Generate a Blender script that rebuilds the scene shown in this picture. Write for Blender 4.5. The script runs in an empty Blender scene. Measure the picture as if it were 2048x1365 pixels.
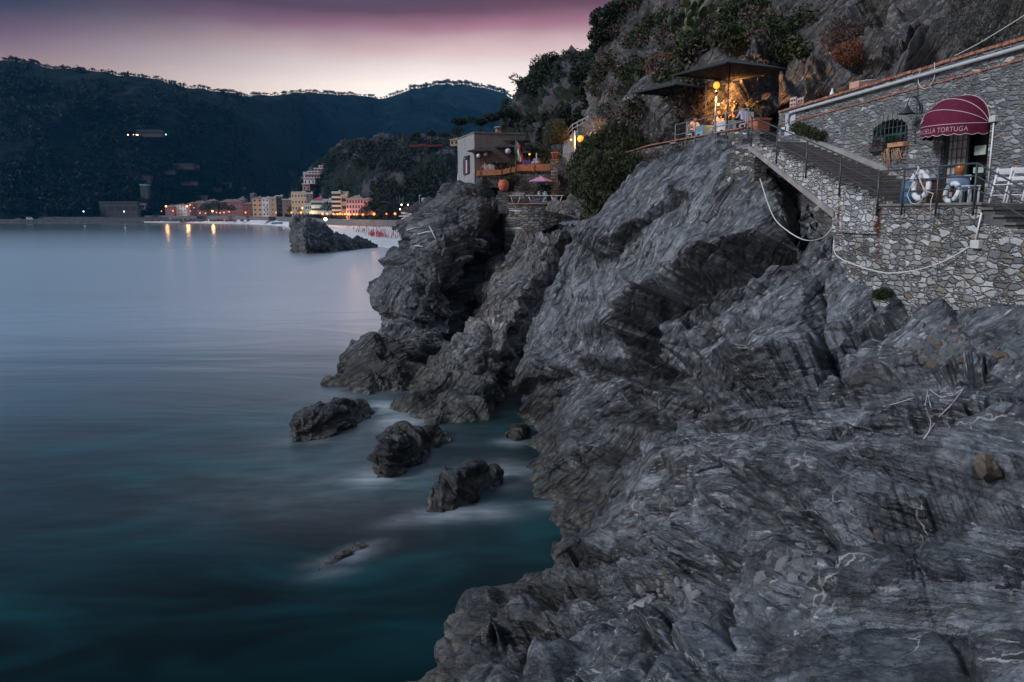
import bpy, bmesh, math, random
import numpy as np
from mathutils import Vector, Matrix
S = bpy.context.scene
C = S.collection
D2R = math.radians

# ------------------------------------------------------------------ camera
CAM_Z = 12.0
FPX = 1600.0                      # focal length in pixels of the 2048 wide photograph
PITCH = math.atan((682.5 - 426.0) / FPX)
cam_d = bpy.data.cameras.new("camera")
cam_d.sensor_width = 36.0
cam_d.lens = 36.0 * FPX / 2048.0
cam_d.clip_start = 0.2
cam_d.clip_end = 20000.0
cam = bpy.data.objects.new("camera", cam_d)
C.objects.link(cam)
cam.location = (0, 0, CAM_Z)
cam.rotation_euler = (math.pi / 2 - PITCH, 0, 0)
S.camera = cam

# ------------------------------------------------------------------ sky
wd = bpy.data.worlds.new("World")
S.world = wd
wd.use_nodes = True
wn = wd.node_tree
for n in list(wn.nodes):
    wn.nodes.remove(n)
def WN(t, **kw):
    n = wn.nodes.new(t)
    for k, v in kw.items():
        setattr(n, k, v)
    return n
def ramp_set(node, stops, interp='LINEAR'):
    cr = node.color_ramp
    cr.interpolation = interp
    while len(cr.elements) > 1:
        cr.elements.remove(cr.elements[-1])
    for i, (p, c) in enumerate(stops):
        e = cr.elements[0] if i == 0 else cr.elements.new(p)
        e.position = p
        e.color = (c[0], c[1], c[2], 1.0)
GLOW_AZ = math.atan2(130, 1600)
out = WN('ShaderNodeOutputWorld')
bg = WN('ShaderNodeBackground')
tc = WN('ShaderNodeTexCoord')
sep = WN('ShaderNodeSeparateXYZ')
wn.links.new(tc.outputs['Generated'], sep.inputs[0])
mapp = WN('ShaderNodeMapping'); mapp.inputs['Scale'].default_value = (1.5, 1.5, 5.0)
wn.links.new(tc.outputs['Generated'], mapp.inputs[0])
noi = WN('ShaderNodeTexNoise'); noi.inputs['Scale'].default_value = 2.2; noi.inputs['Detail'].default_value = 4
wn.links.new(mapp.outputs[0], noi.inputs['Vector'])
zadd = WN('ShaderNodeMath', operation='MULTIPLY_ADD')      # faint veils of cloud: wobble the height that the ramp reads
wn.links.new(noi.outputs['Fac'], zadd.inputs[0]); zadd.inputs[1].default_value = 0.038
zsh = WN('ShaderNodeMath', operation='SUBTRACT'); wn.links.new(sep.outputs[2], zsh.inputs[0]); zsh.inputs[1].default_value = 0.019
wn.links.new(zsh.outputs[0], zadd.inputs[2])
r_g = WN('ShaderNodeValToRGB'); r_a = WN('ShaderNodeValToRGB')
ramp_set(r_g, [(0.0, (1.2, 1.12, 1.0)), (0.12, (1.42, 1.22, 1.06)), (0.148, (1.34, 1.15, 1.02)), (.175, (1.05, .88, .82)), (.19, (.86, .61, .58)), (.203, (.66, .43, .44)), (.216, (.42, .185, .235)),
               (.232, (.17, .060, .082)), (.25, (.10, .040, .062)), (.272, (.16, .13, .20)), (.315, (.92, .86, .92)), (.45, (.80, .80, .92)), (.70, (.30, .36, .46)), (1.0, (.26, .32, .42))])
ramp_set(r_a, [(0.0, (.62, .36, .28)), (0.12, (.46, .265, .215)), (0.148, (.34, .20, .18)), (.163, (.25, .145, .165)), (.182, (.155, .080, .112)), (.21, (.045, .032, .052)), (.235, (.032, .030, .050)),
               (.29, (.24, .42, .64)), (.42, (.28, .44, .64)), (.70, (.26, .34, .46)), (1.0, (.26, .32, .42))])
wn.links.new(zadd.outputs[0], r_g.inputs[0]); wn.links.new(zadd.outputs[0], r_a.inputs[0])
dot = WN('ShaderNodeVectorMath', operation='DOT_PRODUCT')
wn.links.new(tc.outputs['Generated'], dot.inputs[0]); dot.inputs[1].default_value = (math.sin(GLOW_AZ), math.cos(GLOW_AZ), 0)
mr = WN('ShaderNodeMapRange'); mr.inputs[1].default_value = 0.785; mr.inputs[2].default_value = 0.97
wn.links.new(dot.outputs['Value'], mr.inputs[0])
mx = WN('ShaderNodeMix', data_type='RGBA')
mp = WN('ShaderNodeMath', operation='POWER'); wn.links.new(mr.outputs[0], mp.inputs[0]); mp.inputs[1].default_value = 1.7
wn.links.new(mp.outputs[0], mx.inputs[0]); wn.links.new(r_a.outputs[0], mx.inputs[6]); wn.links.new(r_g.outputs[0], mx.inputs[7])
# physical twilight sky underneath, sun just at the horizon behind the headland
sky = WN('ShaderNodeTexSky', sky_type='NISHITA'); sky.sun_disc = False
sky.sun_elevation = D2R(-1.0); sky.sun_rotation = GLOW_AZ
skm = WN('ShaderNodeVectorMath', operation='SCALE'); skm.inputs[3].default_value = 0.008
wn.links.new(sky.outputs[0], skm.inputs[0])
add = WN('ShaderNodeVectorMath', operation='ADD')
wn.links.new(mx.outputs[2], add.inputs[0]); wn.links.new(skm.outputs[0], add.inputs[1])
wn.links.new(add.outputs[0], bg.inputs[0]); bg.inputs[1].default_value = 1.0
wn.links.new(bg.outputs[0], out.inputs[0])

# ------------------------------------------------------------------ last light: one very soft, weak sun from over the sea
sl = bpy.data.lights.new("sun", 'SUN')
sl.energy = 2.7; sl.angle = D2R(16); sl.color = (.95, .96, 1.0)
so = bpy.data.objects.new("sun", sl); C.objects.link(so)
so.rotation_euler = Vector((0.78, 0.34, -0.53)).to_track_quat('-Z', 'Y').to_euler()

S.view_settings.view_transform = 'Standard'
S.view_settings.look = 'None'
S.view_settings.exposure = 0.0
S.view_settings.gamma = 1.0
S.cycles.use_denoising = True
S.cycles.max_bounces = 5
S.cycles.diffuse_bounces = 2
S.cycles.glossy_bounces = 3
S.cycles.transparent_max_bounces = 6
S.cycles.volume_bounces = 0
S.cycles.sample_clamp_indirect = 4.0

# ------------------------------------------------------------------ pixel rays (to read sizes off the photograph)
CP, SP = math.cos(PITCH), math.sin(PITCH)
def P(px, py, Y):
    "the point of the photograph at (px, py) that lies Y metres in front of the camera"
    u = (px - 1024) / FPX; v = (682.5 - py) / FPX
    t = Y / (CP + v * SP)
    return Vector((u * t, Y, CAM_Z + t * (v * CP - SP)))
def Pz(px, py, z):
    "the same for a known height"
    u = (px - 1024) / FPX; v = (682.5 - py) / FPX
    t = (z - CAM_Z) / (v * CP - SP)
    return Vector((u * t, t * (CP + v * SP), z))
def Parr(px, py, Y):
    u = (px - 1024) / FPX; v = (682.5 - py) / FPX
    t = Y / (CP + v * SP)
    return np.stack([u * t, Y, CAM_Z + t * (v * CP - SP)], -1)

# ------------------------------------------------------------------ noise (numpy)
_rs = np.random.RandomState(7)
_perm = np.concatenate([_rs.permutation(256)] * 3)
_grad = _rs.normal(size=(256, 3)); _grad /= np.linalg.norm(_grad, axis=1)[:, None]
def pn(p):
    p = np.asarray(p, float)
    i = np.floor(p).astype(int); f = p - i
    i &= 255
    w = f * f * f * (f * (f * 6 - 15) + 10)
    r = 0.0
    for a in (0, 1):
        for b in (0, 1):
            for c in (0, 1):
                h = _perm[_perm[_perm[i[..., 0] + a] + i[..., 1] + b] + i[..., 2] + c]
                g = _grad[h]
                d = g[..., 0] * (f[..., 0] - a) + g[..., 1] * (f[..., 1] - b) + g[..., 2] * (f[..., 2] - c)
                wx = w[..., 0] if a else 1 - w[..., 0]
                wy = w[..., 1] if b else 1 - w[..., 1]
                wz = w[..., 2] if c else 1 - w[..., 2]
                r = r + wx * wy * wz * d
    return r * 1.6
def fbm(p, o=4, gain=.5, lac=2.03):
    r = 0; a = 1.0
    for k in range(o):
        r = r + a * pn(p + k * 17.3); p = p * lac; a *= gain
    return r
def ridg(p, o=3, gain=.5):
    r = 0; a = 1.0
    for k in range(o):
        r = r + a * (1 - 2 * np.abs(pn(p + k * 11.1))); p = p * 2.03; a *= gain
    return r
def smooth(a, b, x):
    t = np.clip((x - a) / (b - a), 0, 1); return t * t * (3 - 2 * t)
def facets(p, tilt=1.0):
    "broken blocks: every cell gets a plane of its own tilt; returns (plane height, closeness to the joint between two blocks)"
    i = np.floor(p).astype(int); f = p - i
    d1 = np.full(p.shape[:-1], 9.); d2 = d1.copy(); h = np.zeros(p.shape[:-1])
    for a in (-1, 0, 1):
        for b in (-1, 0, 1):
            for c in (-1, 0, 1):
                k = _perm[_perm[_perm[(i[..., 0] + a) & 255] + ((i[..., 1] + b) & 255)] + ((i[..., 2] + c) & 255)]
                g = _grad[k]
                r = f - (np.array((a, b, c)) + .5 + .45 * g)
                d = (r * r).sum(-1)
                hh = (r * g[..., [1, 2, 0]]).sum(-1) * tilt + g[..., 0] * .5
                near = d < d1
                d2 = np.where(near, d1, np.minimum(d2, d)); h = np.where(near, hh, h); d1 = np.where(near, d, d1)
    j = 1 - smooth(0, .34, np.sqrt(d2) - np.sqrt(d1))
    return h * (1 - j), j
def tps(ctrl, scale=300.0, lam=1e-3):
    "thin plate fit of log depth through (px, py, Y)"
    c = np.array(ctrl, float); X = c[:, :2] / scale; y = np.log(c[:, 2])
    def ker(d2): return 0.5 * d2 * np.log(d2 + 1e-12)
    n = len(X)
    K = ker(((X[:, None] - X[None]) ** 2).sum(-1)) + lam * np.eye(n)
    A = np.zeros((n + 3, n + 3)); A[:n, :n] = K; A[:n, n] = 1; A[:n, n + 1:] = X; A[n, :n] = 1; A[n + 1:, :n] = X.T
    s = np.linalg.solve(A, np.concatenate([y, np.zeros(3)]))
    def f(px, py):
        q = np.stack([px.ravel(), py.ravel()], -1) / scale
        r = s[n] + q @ s[n + 1:]
        for k in range(n):
            r = r + s[k] * ker(((q - X[k]) ** 2).sum(-1))
        return np.exp(r).reshape(px.shape)
    return f
def curve(pts):
    p = np.array(pts, float)
    return lambda t: np.interp(t, p[:, 0], p[:, 1])
def seg_dist(px, py, line):
    "distance in pixels to a polyline"
    best = np.full(px.shape, 1e9)
    for (x0, y0), (x1, y1) in zip(line[:-1], line[1:]):
        dx, dy = x1 - x0, y1 - y0
        t = np.clip(((px - x0) * dx + (py - y0) * dy) / (dx * dx + dy * dy), 0, 1)
        best = np.minimum(best, np.hypot(px - x0 - t * dx, py - y0 - t * dy))
    return best

def seg_signed(px, py, line):
    "signed distance in pixels to a polyline (positive on its lower side when it runs from left to right)"
    best = np.full(px.shape, 1e9); sg = np.ones(px.shape)
    for (x0, y0), (x1, y1) in zip(line[:-1], line[1:]):
        dx, dy = x1 - x0, y1 - y0
        t = np.clip(((px - x0) * dx + (py - y0) * dy) / (dx * dx + dy * dy), 0, 1)
        d = np.hypot(px - x0 - t * dx, py - y0 - t * dy)
        c = dx * (py - y0) - dy * (px - x0)
        near = d < best
        best = np.where(near, d, best); sg = np.where(near, np.where(c > 0, 1., -1.), sg)
    ends = np.minimum(np.hypot(px - line[0][0], py - line[0][1]), np.hypot(px - line[-1][0], py - line[-1][1]))
    return best * sg, ends
# ------------------------------------------------------------------ objects and tags
def tag(o, label=None, cat=None, group=None, kind=None):
    if label: o['label'] = label
    if cat: o['category'] = cat
    if group: o['group'] = group
    if kind: o['kind'] = kind
    return o
def mesh_obj(name, verts, faces, mat=None, parent=None, smooth_=False):
    me = bpy.data.meshes.new(name)
    if isinstance(verts, np.ndarray):
        verts = verts.reshape(-1, 3)
        me.vertices.add(len(verts)); me.vertices.foreach_set('co', verts.astype(np.float32).ravel())
        faces = np.asarray(faces, np.int32); k = faces.shape[1]
        me.loops.add(faces.size); me.loops.foreach_set('vertex_index', faces.ravel())
        me.polygons.add(len(faces)); me.polygons.foreach_set('loop_start', np.arange(0, faces.size, k, dtype=np.int32))
        me.update(calc_edges=True); me.validate()
    else:
        me.from_pydata(verts, [], faces)
    if smooth_:
        me.polygons.foreach_set('use_smooth', np.ones(len(me.polygons), bool))
    if mat: me.materials.append(mat)
    o = bpy.data.objects.new(name, me); C.objects.link(o)
    if parent: o.parent = parent
    return o
def grid_faces(ny, nx, keep=None, flip=False):
    a = (np.arange(ny - 1)[:, None] * nx + np.arange(nx - 1)[None]).ravel()
    f = np.stack([a, a + nx, a + nx + 1, a + 1], -1) if not flip else np.stack([a, a + 1, a + nx + 1, a + nx], -1)
    return f
def vattr(o, name, arr, typ='FLOAT'):
    at = o.data.attributes.new(name, typ, 'POINT')
    at.data.foreach_set('vector' if typ == 'FLOAT_VECTOR' else 'value', np.asarray(arr, np.float32).ravel())
def empty(name, loc=(0, 0, 0), rz=0.0):
    o = bpy.data.objects.new(name, None); C.objects.link(o)
    o.location = loc; o.rotation_euler = (0, 0, rz); o.empty_display_size = .3
    return o

# ------------------------------------------------------------------ materials
MATS = {}
class NT:
    "short hand for a material's node tree"
    def __init__(s, name):
        s.m = bpy.data.materials.new(name); s.m.use_nodes = True; s.t = s.m.node_tree
        s.b = s.t.nodes['Principled BSDF']; s.out = s.t.nodes['Material Output']
    def n(s, typ, **kw):
        x = s.t.nodes.new(typ)
        for k, v in kw.items():
            if k.startswith('i_'):
                x.inputs[k[2:].replace('_', ' ')].default_value = v
            else: setattr(x, k, v)
        return x
    def l(s, a, b): s.t.links.new(a, b)
    def attr(s, name): return s.n('ShaderNodeAttribute', attribute_name=name)
    def coord(s, which='Object'): return s.n('ShaderNodeTexCoord').outputs[which]
    def map(s, vec, scale=(1, 1, 1), rot=(0, 0, 0), loc=(0, 0, 0)):
        x = s.n('ShaderNodeMapping'); x.inputs['Scale'].default_value = scale; x.inputs['Rotation'].default_value = rot; x.inputs['Location'].default_value = loc
        s.l(vec, x.inputs[0]); return x.outputs[0]
    def noise(s, vec, scale=1., detail=4., rough=.55, dist=0.):
        x = s.n('ShaderNodeTexNoise'); x.inputs['Scale'].default_value = scale; x.inputs['Detail'].default_value = detail
        x.inputs['Roughness'].default_value = rough; x.inputs['Distortion'].default_value = dist
        if vec is not None: s.l(vec, x.inputs['Vector'])
        return x.outputs['Fac']
    def vor(s, vec, scale=1., feature='F1', rnd=1.):
        x = s.n('ShaderNodeTexVoronoi', feature=feature); x.inputs['Scale'].default_value = scale; x.inputs['Randomness'].default_value = rnd
        s.l(vec, x.inputs['Vector']); return x
    def ramp(s, fac, stops, interp='LINEAR'):
        x = s.n('ShaderNodeValToRGB'); ramp_set(x, stops, interp); s.l(fac, x.inputs[0]); return x.outputs[0]
    def mix(s, fac, a, b, mode='MIX'):
        x = s.n('ShaderNodeMix', data_type='RGBA', blend_type=mode)
        for sock, v in ((x.inputs[0], fac), (x.inputs[6], a), (x.inputs[7], b)):
            if hasattr(v, 'is_linked'): s.l(v, sock)
            elif isinstance(v, (tuple, list)): sock.default_value = (*v[:3], 1.)
            else: sock.default_value = v
        return x.outputs[2]
    def math(s, op, a, b=None, c=None, clamp=False):
        x = s.n('ShaderNodeMath', operation=op, use_clamp=clamp)
        for i, v in enumerate((a, b, c)):
            if v is None: continue
            if hasattr(v, 'is_linked'): s.l(v, x.inputs[i])
            else: x.inputs[i].default_value = v
        return x.outputs[0]
    def mrange(s, v, a, b, c=0., d=1.):
        x = s.n('ShaderNodeMapRange'); s.l(v, x.inputs[0])
        for i, q in enumerate((a, b, c, d)): x.inputs[i + 1].default_value = q
        return x.outputs[0]
    def bump(s, h, dist=.02, strength=1., prev=None):
        x = s.n('ShaderNodeBump'); x.inputs['Distance'].default_value = dist; x.inputs['Strength'].default_value = strength
        s.l(h, x.inputs['Height'])
        if prev is not None: s.l(prev, x.inputs['Normal'])
        return x.outputs[0]
    def base(s, col=None, rough=None, nrm=None, spec=None):
        if col is not None:
            if hasattr(col, 'is_linked'): s.l(col, s.b.inputs['Base Color'])
            else: s.b.inputs['Base Color'].default_value = (*col[:3], 1.)
        if rough is not None:
            if hasattr(rough, 'is_linked'): s.l(rough, s.b.inputs['Roughness'])
            else: s.b.inputs['Roughness'].default_value = rough
        if nrm is not None: s.l(nrm, s.b.inputs['Normal'])
        if spec is not None: s.b.inputs['Specular IOR Level'].default_value = spec
        return s.m
def plain(name, col, rough=.6, var=.25, scale=6., metal=0., bump=0.):
    "a plain colour broken up by soft noise, dirt and a little relief"
    if name in MATS: return MATS[name]
    t = NT(name); c = t.coord()
    f = t.noise(c, scale, 5.); f2 = t.noise(c, scale * 7, 3.)
    d = tuple(max(0., x * (1 - var)) for x in col); e = tuple(min(1., x * (1 + var)) for x in col)
    colr = t.ramp(t.math('ADD', t.math('MULTIPLY', f, .7), t.math('MULTIPLY', f2, .3)), [(.3, d), (.7, e)])
    t.base(colr, rough, t.bump(f2, bump) if bump else None)
    t.b.inputs['Metallic'].default_value = metal
    MATS[name] = t.m
    return t.m
def glow(name, col, strength):
    if name in MATS: return MATS[name]
    t = NT(name); t.base(col, .4)
    t.b.inputs['Emission Color'].default_value = (*col, 1.); t.b.inputs['Emission Strength'].default_value = strength
    MATS[name] = t.m
    return t.m
RES = 1.0        # mesh resolution of the rock faces
# ------------------------------------------------------------------ rock
def rock_material(name, dark=(.007, .0085, .011), light=(.100, .109, .122), quartz=.5, warm=.3, veins=0., algae=True, vegcol=None):
    t = NT(name)
    st = t.attr('strata').outputs['Vector']
    ob = t.coord()
    # broken slabs: warped cells much longer than thick, each its own grey, with open joints between them
    wv = t.n('ShaderNodeTexNoise'); wv.inputs['Scale'].default_value = 1.6; wv.inputs['Detail'].default_value = 5; wv.inputs['Roughness'].default_value = .65; t.l(st, wv.inputs['Vector'])
    wa = t.n('ShaderNodeVectorMath', operation='MULTIPLY'); t.l(wv.outputs['Color'], wa.inputs[0]); wa.inputs[1].default_value = (.8, .8, .16)
    ws = t.n('ShaderNodeVectorMath', operation='ADD'); t.l(st, ws.inputs[0]); t.l(wa.outputs[0], ws.inputs[1]); ws = ws.outputs[0]
    def slabs(sc):
        mp = t.map(ws, sc)
        f1 = t.vor(mp, 1.); ed = t.vor(mp, 1., 'DISTANCE_TO_EDGE')
        sp = t.n('ShaderNodeSeparateColor'); t.l(f1.outputs['Color'], sp.inputs[0])
        return sp.outputs[0], sp.outputs[1], ed.outputs['Distance']
    c1, g1, e1 = slabs((.50, .50, 1.8)); c3, g3, e3 = slabs((5.5, 5.5, 20.))
    a = t.noise(t.map(ws, (.30, .30, 2.0)), 1., 9., .70, .1)
    def beds(sc, k, det):        # contour lines of a smooth, stretched field: long continuous beds, each with its own grey and one sharp edge
        q = t.math('MULTIPLY', t.noise(t.map(ws, sc), 1., det, .5), k)
        w = t.n('ShaderNodeTexWhiteNoise', noise_dimensions='1D'); t.l(t.math('FLOOR', q), w.inputs['W'])
        return t.math('FRACT', q), w.outputs['Value']
    f0, t0 = beds((.13, .13, .8), 16., 3.); f1, t1 = beds((.28, .28, 2.0), 17., 4.); f2, t2 = beds((.6, .6, 5.), 16., 5.)
    iso = t.noise(ob, 3.2, 9., .74)
    big = t.noise(ob, .20, 5., .6)
    slaty = t.mrange(t.noise(ob, .28, 3., .5), .38, .54)              # massive rock here, finely bedded rock there
    inv = t.math('SUBTRACT', 1., slaty)
    fine = t.math('ADD', t.math('MULTIPLY', t2, t.math('MULTIPLY', slaty, .6)), t.math('MULTIPLY', iso, t.math('SUBTRACT', 1., t.math('MULTIPLY', slaty, .6))))
    def ws_(*tm):
        r = None
        for k, v in tm:
            x = t.math('MULTIPLY', v, k); r = x if r is None else t.math('ADD', r, x)
        return r
    m = ws_((.20, a), (.22, fine), (.18, big), (.12, t0), (.15, t1), (.13, c1))
    m = t.math('ADD', m, t.math('MULTIPLY', t.math('SUBTRACT', iso, .5), .42))
    col = t.ramp(m, [(.36, dark), (.46, tuple(.65 * x + .35 * y for x, y in zip(dark, light))), (.55, light), (.66, tuple(2.3 * x for x in light))])
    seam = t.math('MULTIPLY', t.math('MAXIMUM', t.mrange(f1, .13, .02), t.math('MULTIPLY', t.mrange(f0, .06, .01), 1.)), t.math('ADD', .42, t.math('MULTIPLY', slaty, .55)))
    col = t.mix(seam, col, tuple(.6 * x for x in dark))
    # rusty and violet tinges in large patches
    wf = t.mrange(t.noise(ob, .35, 5., .65, .6), .52, .70)
    col = t.mix(t.math('MULTIPLY', wf, warm), col, t.mix(iso, (.03, .022, .016), (.17, .135, .11)))
    # quartz flecks that follow the layers
    qn = t.noise(t.map(ws, (1.6, 1.6, 11.)), 1., 4., .62, .4)
    qz = t.math('MULTIPLY', t.mrange(g3, .80 - .1 * quartz, .86 - .1 * quartz), t.mrange(qn, .54, .62))
    qz = t.math('MULTIPLY', qz, t.mrange(t.noise(ob, .45, 4.), .36, .56))
    col = t.mix(t.math('MULTIPLY', qz, .8), col, (.52, .52, .52))
    if veins:
        w = t.n('ShaderNodeVectorMath', operation='ADD'); t.l(ob, w.inputs[0])
        nz = t.n('ShaderNodeTexNoise'); nz.inputs['Scale'].default_value = 1.3; nz.inputs['Detail'].default_value = 4; t.l(ob, nz.inputs['Vector'])
        t.l(nz.outputs['Color'], w.inputs[1])
        v = t.vor(w.outputs[0], .75, 'DISTANCE_TO_EDGE').outputs['Distance']
        vm = t.math('MULTIPLY', t.mrange(v, .014, .004), t.mrange(t.noise(ob, .9, 2.), .50, .60))
        col = t.mix(t.math('MULTIPLY', vm, veins), col, (.42, .41, .40))
    g = t.n('ShaderNodeNewGeometry'); sx = t.n('ShaderNodeSeparateXYZ'); t.l(g.outputs['Position'], sx.inputs[0])
    rough = t.mrange(t1, 0., 1., .30, .60)
    if algae:
        zz = t.math('ADD', sx.outputs[2], t.math('MULTIPLY', t.math('SUBTRACT', t.noise(ob, .8, 4.), .5), 2.2))
        wet = t.mrange(zz, 3.4, .7)
        col = t.mix(t.math('MULTIPLY', wet, .85), col, t.mix(t.noise(ob, 2.5, 4.), (.006, .0055, .005), (.024, .020, .015)))
        rim = t.math('MULTIPLY', t.mrange(zz, .55, .15), t.mrange(t.noise(ob, 3., 3.), .4, .6))
        col = t.mix(t.math('MULTIPLY', rim, .35), col, (.24, .22, .17))
        rough = t.math('SUBTRACT', rough, t.math('MULTIPLY', wet, .08))
    if vegcol:
        vg = t.mrange(t.noise(ob, vegcol[1], 6., .7, .5), vegcol[2], vegcol[2] + .06)
        col = t.mix(vg, col, t.mix(t.noise(ob, vegcol[1] * 14, 3.), tuple(.5 * x for x in vegcol[0]), tuple(1.6 * x for x in vegcol[0])))
    j1 = t.math('ADD', t.mrange(e1, 0., .10), t.math('MULTIPLY', c1, .8))
    nrm = t.bump(a, .20, .8)
    nrm = t.bump(j1, .09, .9, nrm)
    nrm = t.bump(t.math('MULTIPLY', f0, t.math('ADD', .35, slaty)), .11, .9, nrm)
    nrm = t.bump(t.math('MULTIPLY', f1, t.math('ADD', .15, slaty)), .05, .9, nrm)
    nrm = t.bump(t.math('ADD', t.math('MULTIPLY', f2, t.math('MULTIPLY', slaty, .7)), t.math('MULTIPLY', iso, 3.)), .028, .9, nrm)
    return t.base(col, rough, nrm, .5)

def strata(Q, n, warp=.9, wf=.18, amp=(.45, .20, .07), seed=0., lay=1.):
    """folded layers: warped coordinates of the points Q and the relief the layers leave on a weathered face"""
    n = np.array(n, float); n /= np.linalg.norm(n)
    t1 = np.cross(n, (0.31, .2, .93)); t1 /= np.linalg.norm(t1); t2 = np.cross(n, t1)
    q = Q + seed
    W = np.stack([fbm(q * wf, 2), fbm(q * wf + 31.7, 2), fbm(q * wf + 67.1, 2)], -1) * warp
    W = W + np.stack([pn(q * wf * 5), pn(q * wf * 5 + 9.), pn(q * wf * 5 + 19.)], -1) * warp * .07
    q = q + W
    s, a, b = q @ n, q @ t1, q @ t2
    st = np.stack([a, b, s], -1)
    if amp is None: return st, None
    def saw(k, fall=.22):                                 # slow rise, short fall: weathered edges of beds
        x = k - np.floor(k)
        return np.where(x < fall, x / fall, (1 - x) / (1 - fall)) - .5
    h, j = facets(np.stack([a * .40, b * .40, s * .8 * lay], -1) + seed)
    d = amp[0] * (.9 * h - .30 * j)
    d = d + amp[0] * .5 * ridg(np.stack([a * .10, b * .10, s * .45 * lay], -1), 2)
    k0 = s * .62 * lay + .9 * pn(np.stack([a * .16, b * .16, s * .3], -1) + 80.)      # ledges: each bed overhangs the one below
    d = d + amp[0] * .8 * saw(k0) * (1 + .8 * pn(np.stack([a * .2, b * .2, s * .4], -1) + 90.))
    h, j = facets(np.stack([a * .9, b * .9, s * 2.4 * lay], -1) + seed)
    d = d + amp[1] * (.8 * h - .35 * j)
    # thin slabs running on for metres and dying out in places
    on = smooth(-.25, .35, pn(np.stack([a * .3, b * .3, s * .5], -1) + 40.))
    k = s * 2.3 * lay + .8 * pn(np.stack([a * .35, b * .35, s * .8], -1))
    d = d + amp[2] * on * saw(k, .3)
    return st, d

def loft(name, ctrl, left, right, y0, y1, nx, ny, mat, strike=(0.8, -.1, .55), roundl=0., roundr=0., roundt=0., exl=None, exr=None, ext=None,
         exb=None, steps=(), push=None, amp=(.45, .2, .07), warp=.9, wf=.18, big=.8, bigf=.16, carve=(), seed=0., lay=1., blend=None, fine=.03, dense=None):
    """A rock face built as one continuous sheet through measured points (picture position + distance), carried on round its edges
    (ex*: (world vector, steps)), then given folds, layers, cracks and lumps along its own normals."""
    nx = int(nx * RES); ny = int(ny * RES)
    f = tps(ctrl)
    v = np.linspace(0, 1, ny); u = np.linspace(0, 1, nx)
    if dense: v = dense(v)
    py = y0 + (y1 - y0) * v
    L = left(py); R = right(py)
    px = L[:, None] + (R - L)[:, None] * u[None]; py = np.repeat(py[:, None], nx, 1)
    Y = f(px, py)
    def roundoff(Y, d, r, depth):      # d: 0 at the edge .. 1 at r
        q = np.clip(1 - d / r, 0, 1)
        return Y + depth * (1 - np.sqrt(np.clip(1 - q * q, 0, 1)))
    if roundl: Y = roundoff(Y, u[None] * np.ones_like(Y), roundl[0], roundl[1])
    if roundr: Y = roundoff(Y, 1 - u[None] * np.ones_like(Y), roundr[0], roundr[1])
    if roundt: Y = roundoff(Y, v[:, None] * np.ones_like(Y), roundt[0], roundt[1])
    if push: Y = Y + push(px, py)
    Q = Parr(px, py, Y)
    cv = np.zeros(px.shape)
    if len(carve) or len(steps):
        zz = np.zeros_like(px); wob = np.stack([px * .03, py * .03, zz], -1)
        qx = px + 9 * fbm(wob, 3); qy = py + 9 * fbm(wob + 50., 3); wid = 1 + .5 * pn(wob * .7 + 20.)
        for line, w, d in carve:
            d = d * 1.45
            cv -= d * np.exp(-np.abs(seg_dist(qx, qy, line) / (w * wid)) ** 1.35)
    for line, w, d in steps:
        d = d * 1.55                              # ledges: the rock under the line stands back
        sd, ends = seg_signed(qx, qy, line)
        cv -= d * smooth(-1.5, 3.5, sd) * np.exp(-np.clip(sd, 0, None) / w) * np.where(sd < 0, 1, smooth(0, w * .8, ends))
        cv += d * .35 * np.exp(-np.clip(-sd, 0, None) / (w * .7)) * (sd < 0) * smooth(0, w * .8, ends)
    def ext_cols(Q, cv, e, where):
        n = e[1]
        if callable(e[0]): vec = np.array([e[0](q) for q in py[:, 0]])[:, None, :]
        else: vec = np.array(e[0], float)
        k = (np.arange(1, n + 1) / n) ** 1.3
        if where == 'l': X = Q[:, :1] + k[::-1][None, :, None] * vec; return np.concatenate([X, Q], 1), np.pad(cv, ((0, 0), (n, 0)))
        if where == 'r': X = Q[:, -1:] + k[None, :, None] * vec; return np.concatenate([Q, X], 1), np.pad(cv, ((0, 0), (0, n)))
        if where == 't': X = Q[:1] + k[::-1][:, None, None] * vec; return np.concatenate([X, Q], 0), np.pad(cv, ((n, 0), (0, 0)))
        X = Q[-1:] + k[:, None, None] * vec; return np.concatenate([Q, X], 0), np.pad(cv, ((0, n), (0, 0)))
    if exl: Q, cv = ext_cols(Q, cv, exl, 'l')
    if exr: Q, cv = ext_cols(Q, cv, exr, 'r')
    if ext: Q, cv = ext_cols(Q, cv, ext, 't')
    if exb: Q, cv = ext_cols(Q, cv, exb, 'b')
    return finish_rock(name, Q, cv, mat, strike, amp, warp, wf, big, bigf, seed, lay, blend, fine)

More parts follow.
